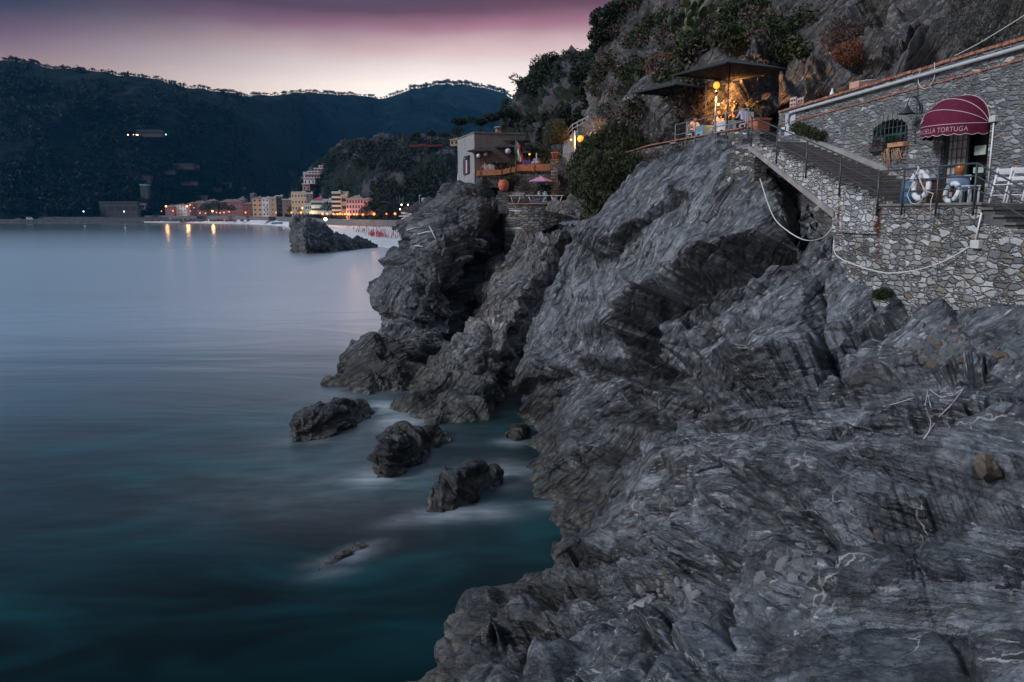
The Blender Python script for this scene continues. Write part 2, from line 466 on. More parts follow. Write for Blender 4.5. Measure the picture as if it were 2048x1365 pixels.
def normals(Q):
    du = np.gradient(Q, axis=1); dv = np.gradient(Q, axis=0)
    N = np.cross(dv, du); return N / (np.linalg.norm(N, axis=-1, keepdims=True) + 1e-9)
def finish_rock(name, Q, cv, mat, strike, amp, warp, wf, big, bigf, seed, lay, blend, fine):
    ny, nx = Q.shape[:2]
    N = normals(Q)
    for _ in range(4):                                   # soften the normals so that relief does not tear
        N = (N + np.roll(N, 1, 0) + np.roll(N, -1, 0) + np.roll(N, 1, 1) + np.roll(N, -1, 1)) / 5
        N /= np.linalg.norm(N, axis=-1, keepdims=True) + 1e-9
    d = big * fbm(Q * bigf + seed, 3) + big * .35 * ridg(Q * bigf * 2.7 + seed, 2)
    st, s = strata(Q, strike, warp, wf, amp, seed, lay)
    if blend is not None:                                # a second set of layers elsewhere
        strike2, mask = blend
        st2, s2 = strata(Q, strike2, warp, wf, amp, seed + 3., lay)
        m = mask(Q)
        s = s * (1 - m) + s2 * m
        st = np.where(m[..., None] > .5, st2, st)
    d = d + s + cv + fine * fbm(Q * 2.7 + seed, 3)
    Q = Q + N * d[..., None]
    o = mesh_obj(name, Q, grid_faces(ny, nx, flip=False), mat, smooth_=False)
    st, _ = strata(Q, strike, warp, wf, None, seed, lay)
    if blend is not None:
        st2, _ = strata(Q, blend[0], warp, wf, None, seed + 3., lay); st = np.where(blend[1](Q)[..., None] > .5, st2, st)
    vattr(o, 'strata', st, 'FLOAT_VECTOR')
    return o

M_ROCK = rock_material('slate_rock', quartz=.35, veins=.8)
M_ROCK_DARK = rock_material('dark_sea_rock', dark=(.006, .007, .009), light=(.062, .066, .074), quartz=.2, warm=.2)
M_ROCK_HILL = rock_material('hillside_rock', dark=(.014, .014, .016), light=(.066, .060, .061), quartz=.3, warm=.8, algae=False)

# --- the near cliff: from the rocks at the foot of the camera to the wall and up to the terrace
ctrlA = [(1300,290,48),(1400,310,37.5),(1490,290,36),(1300,340,41),(1240,380,43),(1150,480,48),(1100,560,49),(1060,640,48.5),(1030,750,47.5),(1040,830,46.8),
 (1060,910,39.5),(1085,990,33),(1150,1010,31.2),(1130,1080,28.2),(1100,1110,26.8),(1050,1150,25.3),(960,1220,22.8),(880,1290,20.8),(830,1365,19),
 (1200,450,42),(1250,500,39),(1150,640,43),(1200,600,40.5),(1300,520,36),(1390,420,34.5),(1330,600,33),(1400,600,30.5),(1450,480,31),(1560,360,30.5),(1560,450,27.8),(1560,540,26.5),
 (1640,440,27.5),(1640,540,24.8),(1672,512,25.3),(1800,604,21.9),(2048,645,17.4),(1720,420,26.5),(1900,400,22.6),(2048,430,20.5),(2300,660,14.5),(2300,430,17),
 (1100,780,42),(1150,850,37),(1150,930,33.5),(1230,850,32.5),(1300,800,29),(1380,720,28),(1500,690,24.6),(1640,690,22),(1500,780,21.5),(1700,760,18.6),(1900,720,16.2),(1760,660,21),
 (1380,860,22.5),(1500,900,17.5),(1800,880,13.6),(2048,850,12.2),(2300,850,10),(1200,1000,29),(1300,1000,22.5),(1150,1100,26),(1250,1150,19.5),(1400,1050,17),(1500,1100,13.4),
 (1800,1080,10.2),(2048,1100,8.8),(1250,1365,11.2),(1400,1250,12),(1536,1365,7.6),(1640,1130,10.2),(1760,1230,8.4),(1800,1365,6.8),(2048,1365,6.2),(2300,1365,5.4),
 (1000,1310,18.6),(1100,1250,19),(960,1365,16.2),(1100,1365,13.6),(1000,1500,13),(1500,1500,6.6),(2048,1500,5.2)]
leftA = curve([(280,1296),(340,1292),(370,1242),(470,1160),(560,1116),(640,1078),(750,1044),(830,1050),(910,1062),(990,1078),(1012,1132),(1080,1128),(1110,1098),(1150,1050),(1220,960),(1290,880),(1365,828),(1500,720)])
carveA = [
 ([(1190,690),(1240,740),(1290,770)], 42, 3.4), ([(1225,780),(1290,745),(1315,700)], 34, 3.8), ([(1225,870),(1265,810),(1300,770)], 30, 2.6),
 ([(1640,560),(1632,630),(1640,680),(1680,740)], 8, .8), ([(1640,690),(1700,640),(1760,600)], 8, .5), ([(1690,770),(1800,745),(1920,735)], 8, .3),
 ([(1640,1066),(1700,1056),(1745,1052)], 14, .8), ([(1545,1190),(1600,1140),(1680,1092),(1760,1072)], 12, .4), ([(1800,1080),(1838,1130),(1850,1180),(1905,1240),(1925,1290)], 14, .14), ([(1450,1190),(1458,1230),(1450,1280)], 10, .35),
 ([(1330,1230),(1340,1300),(1320,1365)], 10, .35), ([(1240,960),(1200,1020),(1160,1050)], 12, .6), ([(1230,500),(1180,580),(1120,700),(1100,800)], 14, .35),
 ([(1560,300),(1590,380),(1580,470)], 26, 1.6), ([(1130,560),(1100,700),(1075,820)], 9, .5), ([(1240,860),(1200,940),(1180,990)], 12, .6)]
stepsA = [
 ([(1120,720),(1160,690),(1215,640),(1290,590),(1380,560),(1470,505),(1570,455)], 46, 1.7), ([(1270,760),(1330,770),(1420,752),(1520,735),(1600,712),(1650,680)], 30, 1.1),
 ([(1380,790),(1450,783),(1570,764)], 20, .9), ([(1230,490),(1300,440),(1390,380)], 24, .5), ([(1300,650),(1400,600),(1500,560),(1560,520)], 24, .55), ([(1320,700),(1420,660),(1520,640)], 20, .45),
 ([(1500,772),(1600,742),(1700,692),(1770,655)], 20, .5), ([(1560,830),(1680,790),(1800,765),(1960,735)], 18, .35), ([(1600,900),(1720,850),(1850,830),(2048,800)], 18, .3), ([(1380,880),(1500,862),(1620,850)], 18, .4),
 ([(1560,1000),(1680,1050),(1750,1040),(1900,1020),(2048,1010)], 26, .45), ([(1380,960),(1440,930),(1500,960),(1560,1030)], 20, .4), ([(1700,940),(1860,960),(2048,930)], 16, .25), ([(1100,1120),(1200,1108),(1330,1100),(1440,1110)], 22, .5),
 ([(1130,1190),(1240,1180),(1330,1170),(1420,1130)], 30, .6), ([(1540,1190),(1600,1130),(1700,1085),(1790,1078)], 18, -.3), ([(1260,1240),(1330,1270),(1400,1330)], 20, .3), ([(1000,1290),(1080,1260),(1150,1250)], 20, .5), ([(1150,930),(1200,880),(1240,820)], 24, .7), ([(1160,830),(1190,790),(1230,780)], 20, .5)]
strikeLow = lambda Q: smooth(10.2, 7.6, Q[..., 2] + .25 * np.clip(30 - Q[..., 1], -6, 6) * 0) * smooth(27, 21, Q[..., 1])
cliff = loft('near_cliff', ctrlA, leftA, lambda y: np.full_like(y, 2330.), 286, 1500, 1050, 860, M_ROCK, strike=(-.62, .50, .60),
     exl=(lambda q: (1.2, 7., -.5) if q < 830 else (-1.2, 2.4, -2.6), 22), amp=(.42, .16, .10), warp=1.0, wf=.12, big=.38, bigf=.2, carve=carveA, steps=stepsA, push=lambda x, y: 9. * smooth(4, 60, curve([(1600,380),(1672,500),(1740,565),(1800,622),(2048,676),(2330,720)])(x) - y) * smooth(1640, 1700, x) + 9. * smooth(0, 26, curve([(1270,352),(1300,346),(1350,322),(1400,306),(1450,294),(1490,290),(1520,284),(1540,240)])(x) - y) * smooth(1545, 1515, x),
     blend=((.15, .35, .93), strikeLow), fine=.05)
tag(cliff, kind='structure')

# --- the headland under the restaurant
ctrlB = [(1000,392,69),(930,392,69),(900,402,69),(860,440,66),(830,480,64),(800,540,62.5),(780,600,61.5),(780,680,60),(740,720,58),(690,740,57),(680,775,55.3),(760,785,54.6),(830,785,54.4),
 (840,700,57.5),(860,600,59),(900,500,61.5),(960,470,63.5),(1000,430,66),(930,620,60.5),(900,700,59.5),(870,770,55),(950,560,62),(1000,500,66),(700,800,53.6),(830,830,52)]
leftB = curve([(384,940),(402,902),(430,878),(450,856),(475,840),(490,834),(520,806),(560,792),(600,790),(625,798),(660,792),(700,786),(712,772),(718,742),(735,722),(778,716),(850,700)])
rightB = curve([(384,1040),(420,1030),(480,1000),(540,975),(600,945),(640,930),(700,905),(740,872),(790,838),(850,812)])
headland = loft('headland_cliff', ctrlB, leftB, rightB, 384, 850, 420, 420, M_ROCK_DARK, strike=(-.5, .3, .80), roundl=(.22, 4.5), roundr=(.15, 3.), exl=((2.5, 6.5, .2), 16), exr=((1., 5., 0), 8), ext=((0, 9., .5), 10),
     amp=(.9, .35, .09), warp=2., wf=.11, big=1.5, bigf=.13, carve=[([(1000,420),(965,560),(945,640),(900,720)], 16, 2.), ([(910,560),(945,600),(940,660)], 20, 1.8), ([(800,640),(850,655),(900,640)], 10, .6), ([(820,480),(840,560),(830,640)], 8, .5)], seed=11., lay=.7, fine=.12)
tag(headland, kind='structure')

# --- the rib that runs from under the round wall down to the sea
ctrlC = [(1010,470,66.5),(1080,470,63),(1140,480,60),(1000,560,62),(1060,560,57.5),(960,650,58),(1010,650,55.5),(900,740,53),(960,740,50.5),(1000,780,50),(840,800,49.5),(880,830,47),(930,820,46.5),(800,826,47.5),(860,865,44.4),(900,880,43.4),(850,900,42.4),(1060,500,62),(1030,600,56.8)]
leftC = curve([(466,998),(510,1000),(560,980),(600,968),(640,960),(670,940),(690,918),(740,868),(790,828),(826,794),(842,806),(856,832),(880,850),(930,850)])
rightC = curve([(466,1150),(500,1118),(560,1078),(620,1048),(680,1026),(740,1012),(790,992),(826,975),(850,945),(880,900),(930,880)])
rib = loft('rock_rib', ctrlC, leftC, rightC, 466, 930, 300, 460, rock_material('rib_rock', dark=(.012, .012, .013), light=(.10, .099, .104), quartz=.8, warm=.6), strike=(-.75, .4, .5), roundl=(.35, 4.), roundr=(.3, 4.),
     exl=((1.2, 6., -.5), 10), exr=((3.6, 6.5, -.8), 14), ext=((0, 6., 0), 6), amp=(.6, .26, .09), warp=1.3, wf=.15, big=.8, bigf=.2,
     carve=[([(1010,520),(1070,480),(1100,470)], 10, .7), ([(1060,540),(1030,640),(1000,690)], 8, .6), ([(975,640),(990,700),(960,760)], 8, .4)], seed=23., lay=.8, fine=.08, push=lambda x, y: 6. * smooth(0, 14, curve([(990,530),(1000,524),(1014,516),(1050,474),(1085,456),(1120,440),(1160,424)])(x) - y))
tag(rib, kind='structure')

# --- the slope above the wall and the terrace
ctrlD = [(1560,225,39.5),(1510,215,39.4),(1430,215,41.6),(1470,170,42.2),(1400,240,42.6),(1465,215,40.9),(1360,240,46),(1300,280,50),(1240,260,58),(1190,240,72),(1200,180,76),(1250,180,66),(1240,100,84),(1270,0,96),(1300,60,78),(1350,150,58),(1430,120,50),
 (1430,40,66),(1540,120,44),(1560,40,54),(1640,150,38.5),(1700,120,37.5),(1700,40,44),(1800,90,34),(1850,20,38),(1950,50,31),(2048,40,28),(2048,-60,31),(1700,-80,58),(1400,-80,88),(1300,-80,104),(2300,20,26),(2300,200,27),(2048,200,30),(1800,260,36),(1600,320,40),(1300,330,48),(1180,300,68),(1450,300,41),(1150,420,64),(1300,420,50),(1600,430,42),(1900,430,36),(2300,430,30),(2300,-100,26)]
leftD = curve([(-110,1290),(-40,1272),(0,1258),(60,1236),(110,1212),(150,1200),(200,1190),(260,1172),(330,1150),(440,1120)])
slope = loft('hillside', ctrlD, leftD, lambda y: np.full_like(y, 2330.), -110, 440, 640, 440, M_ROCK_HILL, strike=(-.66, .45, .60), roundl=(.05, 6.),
     exl=((5., 16., 0), 14), ext=((3., 14., 1.), 8), amp=(.9, .3, .09), warp=1.5, wf=.11, big=1.5, bigf=.11, seed=5., lay=.7, fine=.12, steps=[([(1270,160),(1340,90),(1420,20)], 20, 1.), ([(1460,210),(1520,140),(1560,60)], 24, 1.3), ([(1580,190),(1660,110),(1720,30)], 24, 1.2), ([(1760,110),(1840,60),(1900,0)], 20, .9)],
     carve=[([(1560,60),(1545,160),(1560,240)], 16, 1.2), ([(1640,60),(1590,150),(1600,220)], 14, 1.), ([(1500,110),(1450,200)], 10, .8), ([(1760,20),(1700,110)], 14, .9), ([(1330,90),(1270,190),(1230,240)], 9, 1.2)])
tag(slope, kind='structure')
# ------------------------------------------------------------------ the ground, the far hills, the beach
def veg_mat(name, a, b, scale=.06, rock=None, rockthr=.56):
    t = NT(name); c = t.coord()
    f = t.noise(c, scale, 7., .68); v = t.vor(c, scale * 2.2).outputs['Distance']
    col = t.ramp(t.math('ADD', t.math('MULTIPLY', f, .65), t.math('MULTIPLY', v, .35)), [(.34, a), (.62, b)])
    if rock:
        m = t.mrange(t.noise(t.map(c, (1, 1, .45)), scale * .28, 6., .62, .6), rockthr, rockthr + .05)
        col = t.mix(m, col, t.mix(t.noise(c, scale * 3, 5.), tuple(.5 * x for x in rock), rock))
    nrm = t.bump(t.math('ADD', f, t.math('MULTIPLY', v, .6)), .9 / scale * .16, .8)
    return t.base(col, .95, nrm, .1)
M_HILL = veg_mat('far_forest', (.0004, .0016, .0026), (.0035, .0085, .010), .045, (.035, .034, .032), .62)
M_KNOLL = veg_mat('wooded_cliff', (.004, .007, .007), (.016, .023, .018), .09, (.070, .064, .078), .53)
M_SPUR = veg_mat('wooded_spur', (.007, .010, .009), (.026, .033, .024), .18, (.085, .080, .092), .47)

RIDGE = curve([(-400,150),(-200,138),(0,128),(60,126),(130,138),(165,149),(230,156),(280,163),(330,170),(380,180),(430,189),(480,196),(520,200),(560,199),(600,195),(640,192),(690,199),(740,206),(780,207),(830,193),(880,188),(930,187),(975,194),(1010,206),(1030,216),(1100,236),(1250,260)])
RIDGE_Y = curve([(-400,1300),(0,1350),(400,1600),(600,2000),(760,2900),(1000,4200),(1250,4600)])
BASE_Y = curve([(-400,900),(0,980),(200,1010),(330,1070),(500,1200),(650,1600),(1250,2600)])
def far_hills():
    nx, ny = 420, 170
    px = np.linspace(-400, 1250, nx)[None].repeat(ny, 0); t = np.linspace(0, 1, ny)[:, None].repeat(nx, 1)
    topz = Parr(px, RIDGE(px), RIDGE_Y(px))[..., 2]
    Yb, Yr = BASE_Y(px), RIDGE_Y(px)
    tt = t * 1.25
    Yq = Yb + (Yr - Yb) * tt
    prof = np.where(tt <= 1, np.sin(np.clip(tt, 0, 1) * math.pi / 2) ** .9, 1 - (np.clip(tt, 1, 2) - 1) ** 1.5 * 2.2)
    z = -3 + (topz + 3) * prof
    x = (px - 1024) / FPX * Yq / CP * 1.012
    Q = np.stack([x, Yq, z], -1)
    env = np.clip(np.sin(np.clip(tt, 0, 1) * math.pi), 0, 1)
    gul = ridg(np.stack([x * .0042, Yq * .0016, np.zeros_like(x)], -1) + 3.3, 3)
    Q[..., 2] += env ** 1.6 * (gul * 15 - 8) + env ** .3 * 4.0 * fbm(Q * .022, 4) * (tt < 1.0)
    Q[..., 1] += env * gul * -18
    o = mesh_obj('far_hills', Q, grid_faces(ny, nx, flip=True), M_HILL, smooth_=True); tag(o, kind='structure')
    return o
far_hills()

WALL_Y = curve([(0,1120),(150,1110),(300,1060),(400,1000),(480,930),(500,900),(560,800),(600,650),(650,520),(700,465),(745,435),(800,410),(900,388),(1000,372)])
OLD_Y = curve([(0,1040),(150,1020),(300,960),(480,640),(560,520),(640,455),(700,430),(800,405),(900,385),(1000,370)])
def YY(px, Y): return Y + float(WALL_Y(px) - OLD_Y(px))
# the wooded knoll with the bare cliff, right behind the town
ctrlK = [(600,372,640),(640,345,610),(700,300,560),(760,292,540),(830,290,520),(900,288,510),(960,270,520),(1060,250,520),(620,400,560),(700,380,500),(780,380,470),(860,380,455),(940,380,450),(1060,380,450),(700,430,480),(860,430,440),(1060,430,430),(600,430,560)]
ctrlK = [(x, y, Y + float(WALL_Y(x) - OLD_Y(x)) + 25 if x < 720 else Y) for x, y, Y in ctrlK]
knoll = loft('wooded_knoll', ctrlK, curve([(288,690),(300,672),(345,622),(372,596),(430,560),(450,556)]), lambda y: np.full_like(y, 1080.), 288, 450, 260, 150, M_KNOLL, strike=(0, 0, 1), roundt=(.25, 60.), roundl=(.2, 60),
     exl=((-10, 90, -30), 8), ext=((0, 120, -6), 8), amp=(1.2, .5, 0), warp=8, wf=.02, big=7, bigf=.022, seed=3., lay=.12, fine=.6)
tag(knoll, kind='structure')
# the spur between the knoll and the near slope
ctrlE = [(1015,290,150),(1030,216,160),(1060,190,158),(1100,152,156),(1140,126,152),(1200,118,146),(1260,110,150),(1060,270,140),(1110,230,132),(1160,200,122),(1100,300,118),(1160,270,105),(1040,330,130),(1240,250,100),(1000,340,150),(1000,440,110),(1100,440,90),(1240,440,85),(1240,180,112)]
spur = loft('wooded_spur', ctrlE, curve([(118,1150),(126,1136),(150,1098),(190,1058),(216,1026),(260,1006),(300,996),(350,985),(450,970)]), lambda y: np.full_like(y, 1262.), 118, 450, 240, 300, M_SPUR, strike=(.8, -.15, .5), roundt=(.12, 14.), roundl=(.10, 14),
     exl=((6, 45, -4), 8), ext=((0, 40, -1), 8), amp=(1.6, .7, .1), warp=4, wf=.05, big=2.6, bigf=.06, seed=8., lay=.3, fine=.3)
tag(spur, kind='structure')

# land under everything, reaching the horizon behind the hills
def ground_sheet():
    pts = [(-2700, 1250, -3.2), (-1200, 1000, -3.2), (-400, 1000, -3.2), (-140, 800, -3.2), (40, 240, -3.2), (60, 60, -3.2), (300, -100, -3.2), (3800, -100, -3.2), (3800, 4800, -3.2), (-2800, 4800, -3.2), (-2800, 1250, -3.2)]
    o = mesh_obj('ground', [Vector(p) for p in pts], [list(range(len(pts)))], plain('soil', (.05, .05, .035), .9, .4, .05)); tag(o, kind='structure')
ground_sheet()

# --- beach: shoreline from the far end of the bay to behind the headland
SHORE = [Pz(x, y, 0.0) for x, y in ((150,444.5),(280,445.5),(400,446.5),(500,448.5),(560,452),(600,459),(650,470),(700,481),(745,493),(790,497.5),(860,500),(960,505))]
def at_line(pts, y):
    ys = [p[1] for p in pts]; xs = [p[0] for p in pts]
    o = np.argsort(ys); return np.interp(y, np.array(ys)[o], np.array(xs)[o])
M_SAND = None
def beach():
    global M_SAND
    t = NT('beach_sand'); c = t.coord()
    f = t.noise(c, .35, 6., .65); g = t.noise(t.map(c, (.05, .2, 1)), 1., 4.)
    col = t.ramp(t.math('ADD', t.math('MULTIPLY', f, .5), t.math('MULTIPLY', g, .5)), [(.35, (.32, .33, .35)), (.62, (.52, .52, .53))])
    t.base(col, .85, t.bump(f, .3, .5)); M_SAND = t.m
    # rows along the shore, columns from under water to the foot of the promenade wall
    n, m = 90, 14
    s = np.array([tuple(p) for p in SHORE]); k = np.linspace(0, len(s) - 1, n)
    sx, sy = np.interp(k, range(len(s)), s[:, 0]), np.interp(k, range(len(s)), s[:, 1])
    px = 1024 + FPX * sx / sy
    wy = WALL_Y(px); wx = sx / sy * wy
    V = np.zeros((n, m, 3))
    for j in range(m):
        q = -0.18 + 1.22 * j / (m - 1)
        V[:, j, 0] = sx + (wx - sx) * q; V[:, j, 1] = sy + (wy - sy) * q
        V[:, j, 2] = np.where(q < 0, q * 12, 4.6 * max(q, 0) ** .8)
    V[..., 2] += .12 * fbm(V * .15, 3)
    o = mesh_obj('beach', V, grid_faces(n, m), M_SAND, smooth_=True); tag(o, kind='structure')
beach()
def prom_xy(px, off=0.):
    Yq = WALL_Y(px) + off
    return (px - 1024) / FPX * Yq * 1.003, Yq
PROM_Z = 8.2
def promenade():
    "a paved terrace behind the beach: sea wall and walking surface"
    t = NT('promenade_stone'); c = t.coord()
    br = t.n('ShaderNodeTexBrick'); t.l(t.map(c, (.35, .35, .35)), br.inputs[0])
    br.inputs['Color1'].default_value = (.085, .083, .088, 1); br.inputs['Color2'].default_value = (.12, .115, .12, 1); br.inputs['Mortar'].default_value = (.1, .1, .1, 1)
    t.base(t.mix(.5, br.outputs[0], t.ramp(t.noise(c, .3, 5.), [(.3, (.05, .05, .055)), (.7, (.13, .125, .13))])), .9)
    V, F = [], []
    xs = list(range(300, 1001, 20))
    for px in xs:
        x, y = prom_xy(px); x2, y2 = prom_xy(px, 70)
        V += [(x, y, 2.0), (x, y, PROM_Z), (x2, y2, PROM_Z + .3)]
    for i in range(len(xs) - 1):
        for j in (0, 1): F.append((i * 3 + j, (i + 1) * 3 + j, (i + 1) * 3 + j + 1, i * 3 + j + 1))
    o = mesh_obj('promenade', V, F, t.m); tag(o, kind='structure')
promenade()

# ------------------------------------------------------------------ the sea
def sea():
    t = NT('silky_sea'); c = t.coord()
    foam = t.attr('foam').outputs['Fac']; shal = t.attr('shallow').outputs['Fac']
    # what shows through the water: sand patches and weed
    pat = t.noise(t.map(c, (.11, .22, 1), (0, 0, .5)), 1., 3., .5, .8)
    deep = t.ramp(pat, [(.36, (.0, .0024, .0036)), (.50, (.0, .011, .014)), (.64, (.0, .030, .036))])
    sh = t.ramp(pat, [(.38, (.001, .008, .010)), (.55, (.002, .028, .034)), (.70, (.004, .055, .062))])
    col = t.mix(shal, deep, sh)
    fn = t.noise(t.map(c, (.5, 1.4, 1), (0, 0, .6)), 1., 5., .6, .6)
    ff = t.math('MULTIPLY', foam, t.mrange(fn, .25, .75, .35, 1.), clamp=True)
    col = t.mix(ff, col, (.46, .50, .55))
    lines = t.noise(t.map(c, (.020, .052, 1), (0, 0, .42)), 1., 5., .5, .5)
    small = t.noise(t.map(c, (.45, 1.1, 1), (0, 0, .42)), 1., 3.)
    nrm = t.bump(lines, .9, .38)
    nrm = t.bump(small, .02, .2, nrm)
    g = t.n('ShaderNodeNewGeometry'); sx = t.n('ShaderNodeSeparateXYZ'); t.l(g.outputs['Position'], sx.inputs[0])
    rough = t.math('ADD', t.mrange(sx.outputs[1], 230., 620., .29, .15), t.math('MULTIPLY', ff, .4))      # sheltered water by the far beach lies smoother
    t.base(col, .9, nrm, 0.)
    fr = t.n('ShaderNodeFresnel'); fr.inputs[0].default_value = 1.33; t.l(nrm, fr.inputs['Normal'])
    gl = t.n('ShaderNodeBsdfGlossy'); t.l(rough, gl.inputs['Roughness']); t.l(nrm, gl.inputs['Normal']); gl.inputs['Color'].default_value = (.95, .98, 1., 1)
    mxs = t.n('ShaderNodeMixShader'); fac = t.math('POWER', t.math('MULTIPLY', fr.outputs[0], 2.15, clamp=True), 2.2)
    t.l(t.math('MULTIPLY', fac, t.math('SUBTRACT', 1., t.math('MULTIPLY', ff, .8))), mxs.inputs[0]); t.l(t.b.outputs[0], mxs.inputs[1]); t.l(gl.outputs[0], mxs.inputs[2])
    t.l(mxs.outputs[0], t.out.inputs[0])
    # near part: fine grid; far part: coarse
    xs = np.concatenate([np.linspace(-2800, -90, 14), np.linspace(-80, 40, 241), np.linspace(60, 400, 8)])
    ys = np.concatenate([np.linspace(-60, 8, 5), np.linspace(10, 110, 201), np.linspace(115, 400, 30), np.geomspace(450, 2950, 14)])
    X, Yy = np.meshgrid(xs, ys); V = np.stack([X, Yy, np.zeros_like(X)], -1)
    o = mesh_obj('sea', V, grid_faces(len(ys), len(xs), flip=True), t.m, smooth_=True); tag(o, kind='structure')
    f = np.zeros(X.shape); s = np.zeros(X.shape)
    def blob(px, py, rx, ry, a, rot=0.):
        q = Pz(px, py, 0); dx, dy = X - q.x, Yy - q.y
        ca, sa = math.cos(rot), math.sin(rot); ex, ey = (dx * ca + dy * sa) / rx, (-dx * sa + dy * ca) / ry
        return a * np.exp(-(ex * ex + ey * ey))
    for b in ((770,815,2.2,2.2,.75),(800,842,1.3,1.8,.9),(815,858,1.0,1.5,.6),(760,955,1.7,1.3,.5,.4),(815,935,1.2,.8,.3,.6),(900,1030,2.0,.8,.62,.3),(960,1025,1.5,.8,.5),(990,950,1.3,1.3,.55),(1010,945,2.0,1.6,.35),
              (690,1115,1.1,.45,.6,.55),(660,1145,.8,.5,.28,.5),(720,1095,.9,.35,.3,.6),(620,880,1.5,.9,.22),(690,790,3.,2.,.25),(720,880,6.,5.,.10),(700,960,6.,4.,.09),(650,1000,7.,3.,.07),(1030,885,1.2,.8,.4),(1110,1010,1.4,.6,.35),(850,810,2,1.5,.3),(745,780,4,1.,.3)):
        f = np.maximum(f, blob(*b[:4], b[4], b[5] if len(b) > 5 else 0.)) if b[4] > .2 else f + blob(*b[:4], b[4], b[5] if len(b) > 5 else 0.)
    f *= 1 + .5 * fbm(np.stack([X * .7, Yy * .7, 0 * X], -1), 3)
    for b in ((620,900,4.,3.,1.),(830,1000,5,3,.7),(1000,1060,4,2,.9),(1050,1100,2.5,2,1.),(850,1280,3,2,1.),(760,820,4,3,.8),(480,1300,6,3,.6),(400,1100,10,4,.3),(640,510,16,14,.9),(900,920,3,3,.5)):
        s = np.maximum(s, blob(*b))
    vattr(o, 'foam', np.clip(f, 0, 1)); vattr(o, 'shallow', np.clip(s, 0, 1))
sea()

# ------------------------------------------------------------------ rocks that stand in the water
def sea_rock(name, outline, Yc, depth, label, strike, seed, mat=None, amp=(.3, .16, .06), big=.3, bigf=.4, sink=1.5, res=150):
    """a free standing rock: top and waterline read off the photograph ((px, top py, bottom py) columns), real thickness behind"""
    oc = np.array(outline, float)
    xs = np.linspace(oc[0, 0], oc[-1, 0], res)
    top = np.interp(xs, oc[:, 0], oc[:, 1]); bot = np.interp(xs, oc[:, 0], oc[:, 2])
    na = int(res * .9)
    Q = np.zeros((na, res, 3))
    a = np.linspace(0, 1, na)
    for i, (px, ty, by) in enumerate(zip(xs, top, bot)):
        b = Pz(px, by, 0.); e = max(.3, min(1., math.sin(math.pi * (i + .5) / res) * 1.6) ** .5)
        dep = depth * e
        tp = P(px, ty, b.y + dep * .5)
        h = max(tp.z, .05)
        # section: from under water in front, over the top, down behind
        ang = a * math.pi
        yy = b.y + dep * .5 - np.cos(ang) * dep * .55
        zz = np.sin(ang) ** .75 * (h + sink) - sink
        xx = px * 0 + (px - 1024) / FPX * (yy * .4 + b.y * .6) * 1.0 / CP * (CP)
        Q[:, i, 0] = (b.x + (tp.x - b.x) * np.clip(a * 2, 0, 1)); Q[:, i, 1] = yy; Q[:, i, 2] = zz
    o = finish_rock(name, Q[::-1], np.zeros(Q.shape[:2]), mat or M_ROCK_DARK, strike, amp, 1., .3, big, bigf, seed, 1.2, None, .05)
    tag(o, label, 'rock')
    return o
sea_rock('sea_rock', [(586,862,872),(596,838,884),(620,822,882),(660,806,872),(690,803,860),(712,800,848),(730,806,838),(742,818,826)], 44, 4.2, 'long dark rock in the water, farthest out from the cliff', (.3, -.2, .9), 41.)
sea_rock('sea_rock', [(748,938,944),(756,900,956),(775,872,958),(800,866,950),(830,868,930),(860,868,906),(885,872,892),(896,880,884)], 38, 4., 'rugged rock touching the foot of the rib, pale foam at its seaward tip', (.6, -.3, .7), 53., amp=(.35, .2, .08))
sea_rock('sea_rock', [(853,1000,1012),(862,972,1022),(885,948,1024),(910,936,1018),(935,938,1008),(952,944,996),(962,962,990),(985,946,980),(1002,948,966)], 31, 2.6, 'hump backed wet rock nearest the camera, foam round its base', (.5, .3, .8), 61.)
sea_rock('sea_rock', [(1016,876,880),(1030,862,884),(1046,852,880),(1054,856,872)], 43, 1.6, 'small rock at the mouth of the dark inlet', (.5, .3, .8), 67., res=50)
sea_rock('sea_rock', [(632,1148,1150),(664,1128,1137),(690,1112,1121),(716,1100,1106),(736,1093,1096)], 26, 1.2, 'low rock just breaking the surface under a smear of foam', (.5, .3, .8), 71., res=60, big=.08, amp=(.08, .05, .03), sink=.6)
sea_rock('sea_stack', [(584,452,500),(588,436,504),(596,434,506),(612,439,507),(626,445,507),(644,449,506),(660,464,505),(676,472,503),(700,478,501),(716,478,499),(735,485,497),(752,494,496)], 244, 17., 'jagged rock stack at the water edge of the sandy beach', (.7, -.2, .6), 83., amp=(.7, .4, .15), big=.7, bigf=.2, sink=2., res=160)

# ------------------------------------------------------------------ air
def haze():
    m = bpy.data.materials.new('evening_haze'); m.use_nodes = True; nt = m.node_tree
    nt.nodes.remove(nt.nodes['Principled BSDF'])
    v = nt.nodes.new('ShaderNodeVolumePrincipled'); v.inputs['Color'].default_value = (.07, .50, 1., 1.); v.inputs['Density'].default_value = HAZE; v.inputs['Anisotropy'].default_value = .1
    nt.links.new(v.outputs[0], nt.nodes['Material Output'].inputs['Volume'])
    x0, x1, y0, y1, z0, z1 = -3900, 3900, -130, 4900, -9., 820.
    V = [(x, y, z) for x in (x0, x1) for y in (y0, y1) for z in (z0, z1)]
    F = [(0, 1, 3, 2), (4, 6, 7, 5), (0, 4, 5, 1), (2, 3, 7, 6), (0, 2, 6, 4), (1, 5, 7, 3)]
    o = mesh_obj('haze', [Vector(q) for q in V], F, m); tag(o, 'thin blue evening air over the whole bay', 'haze', kind='stuff')
HAZE = .000042
haze()
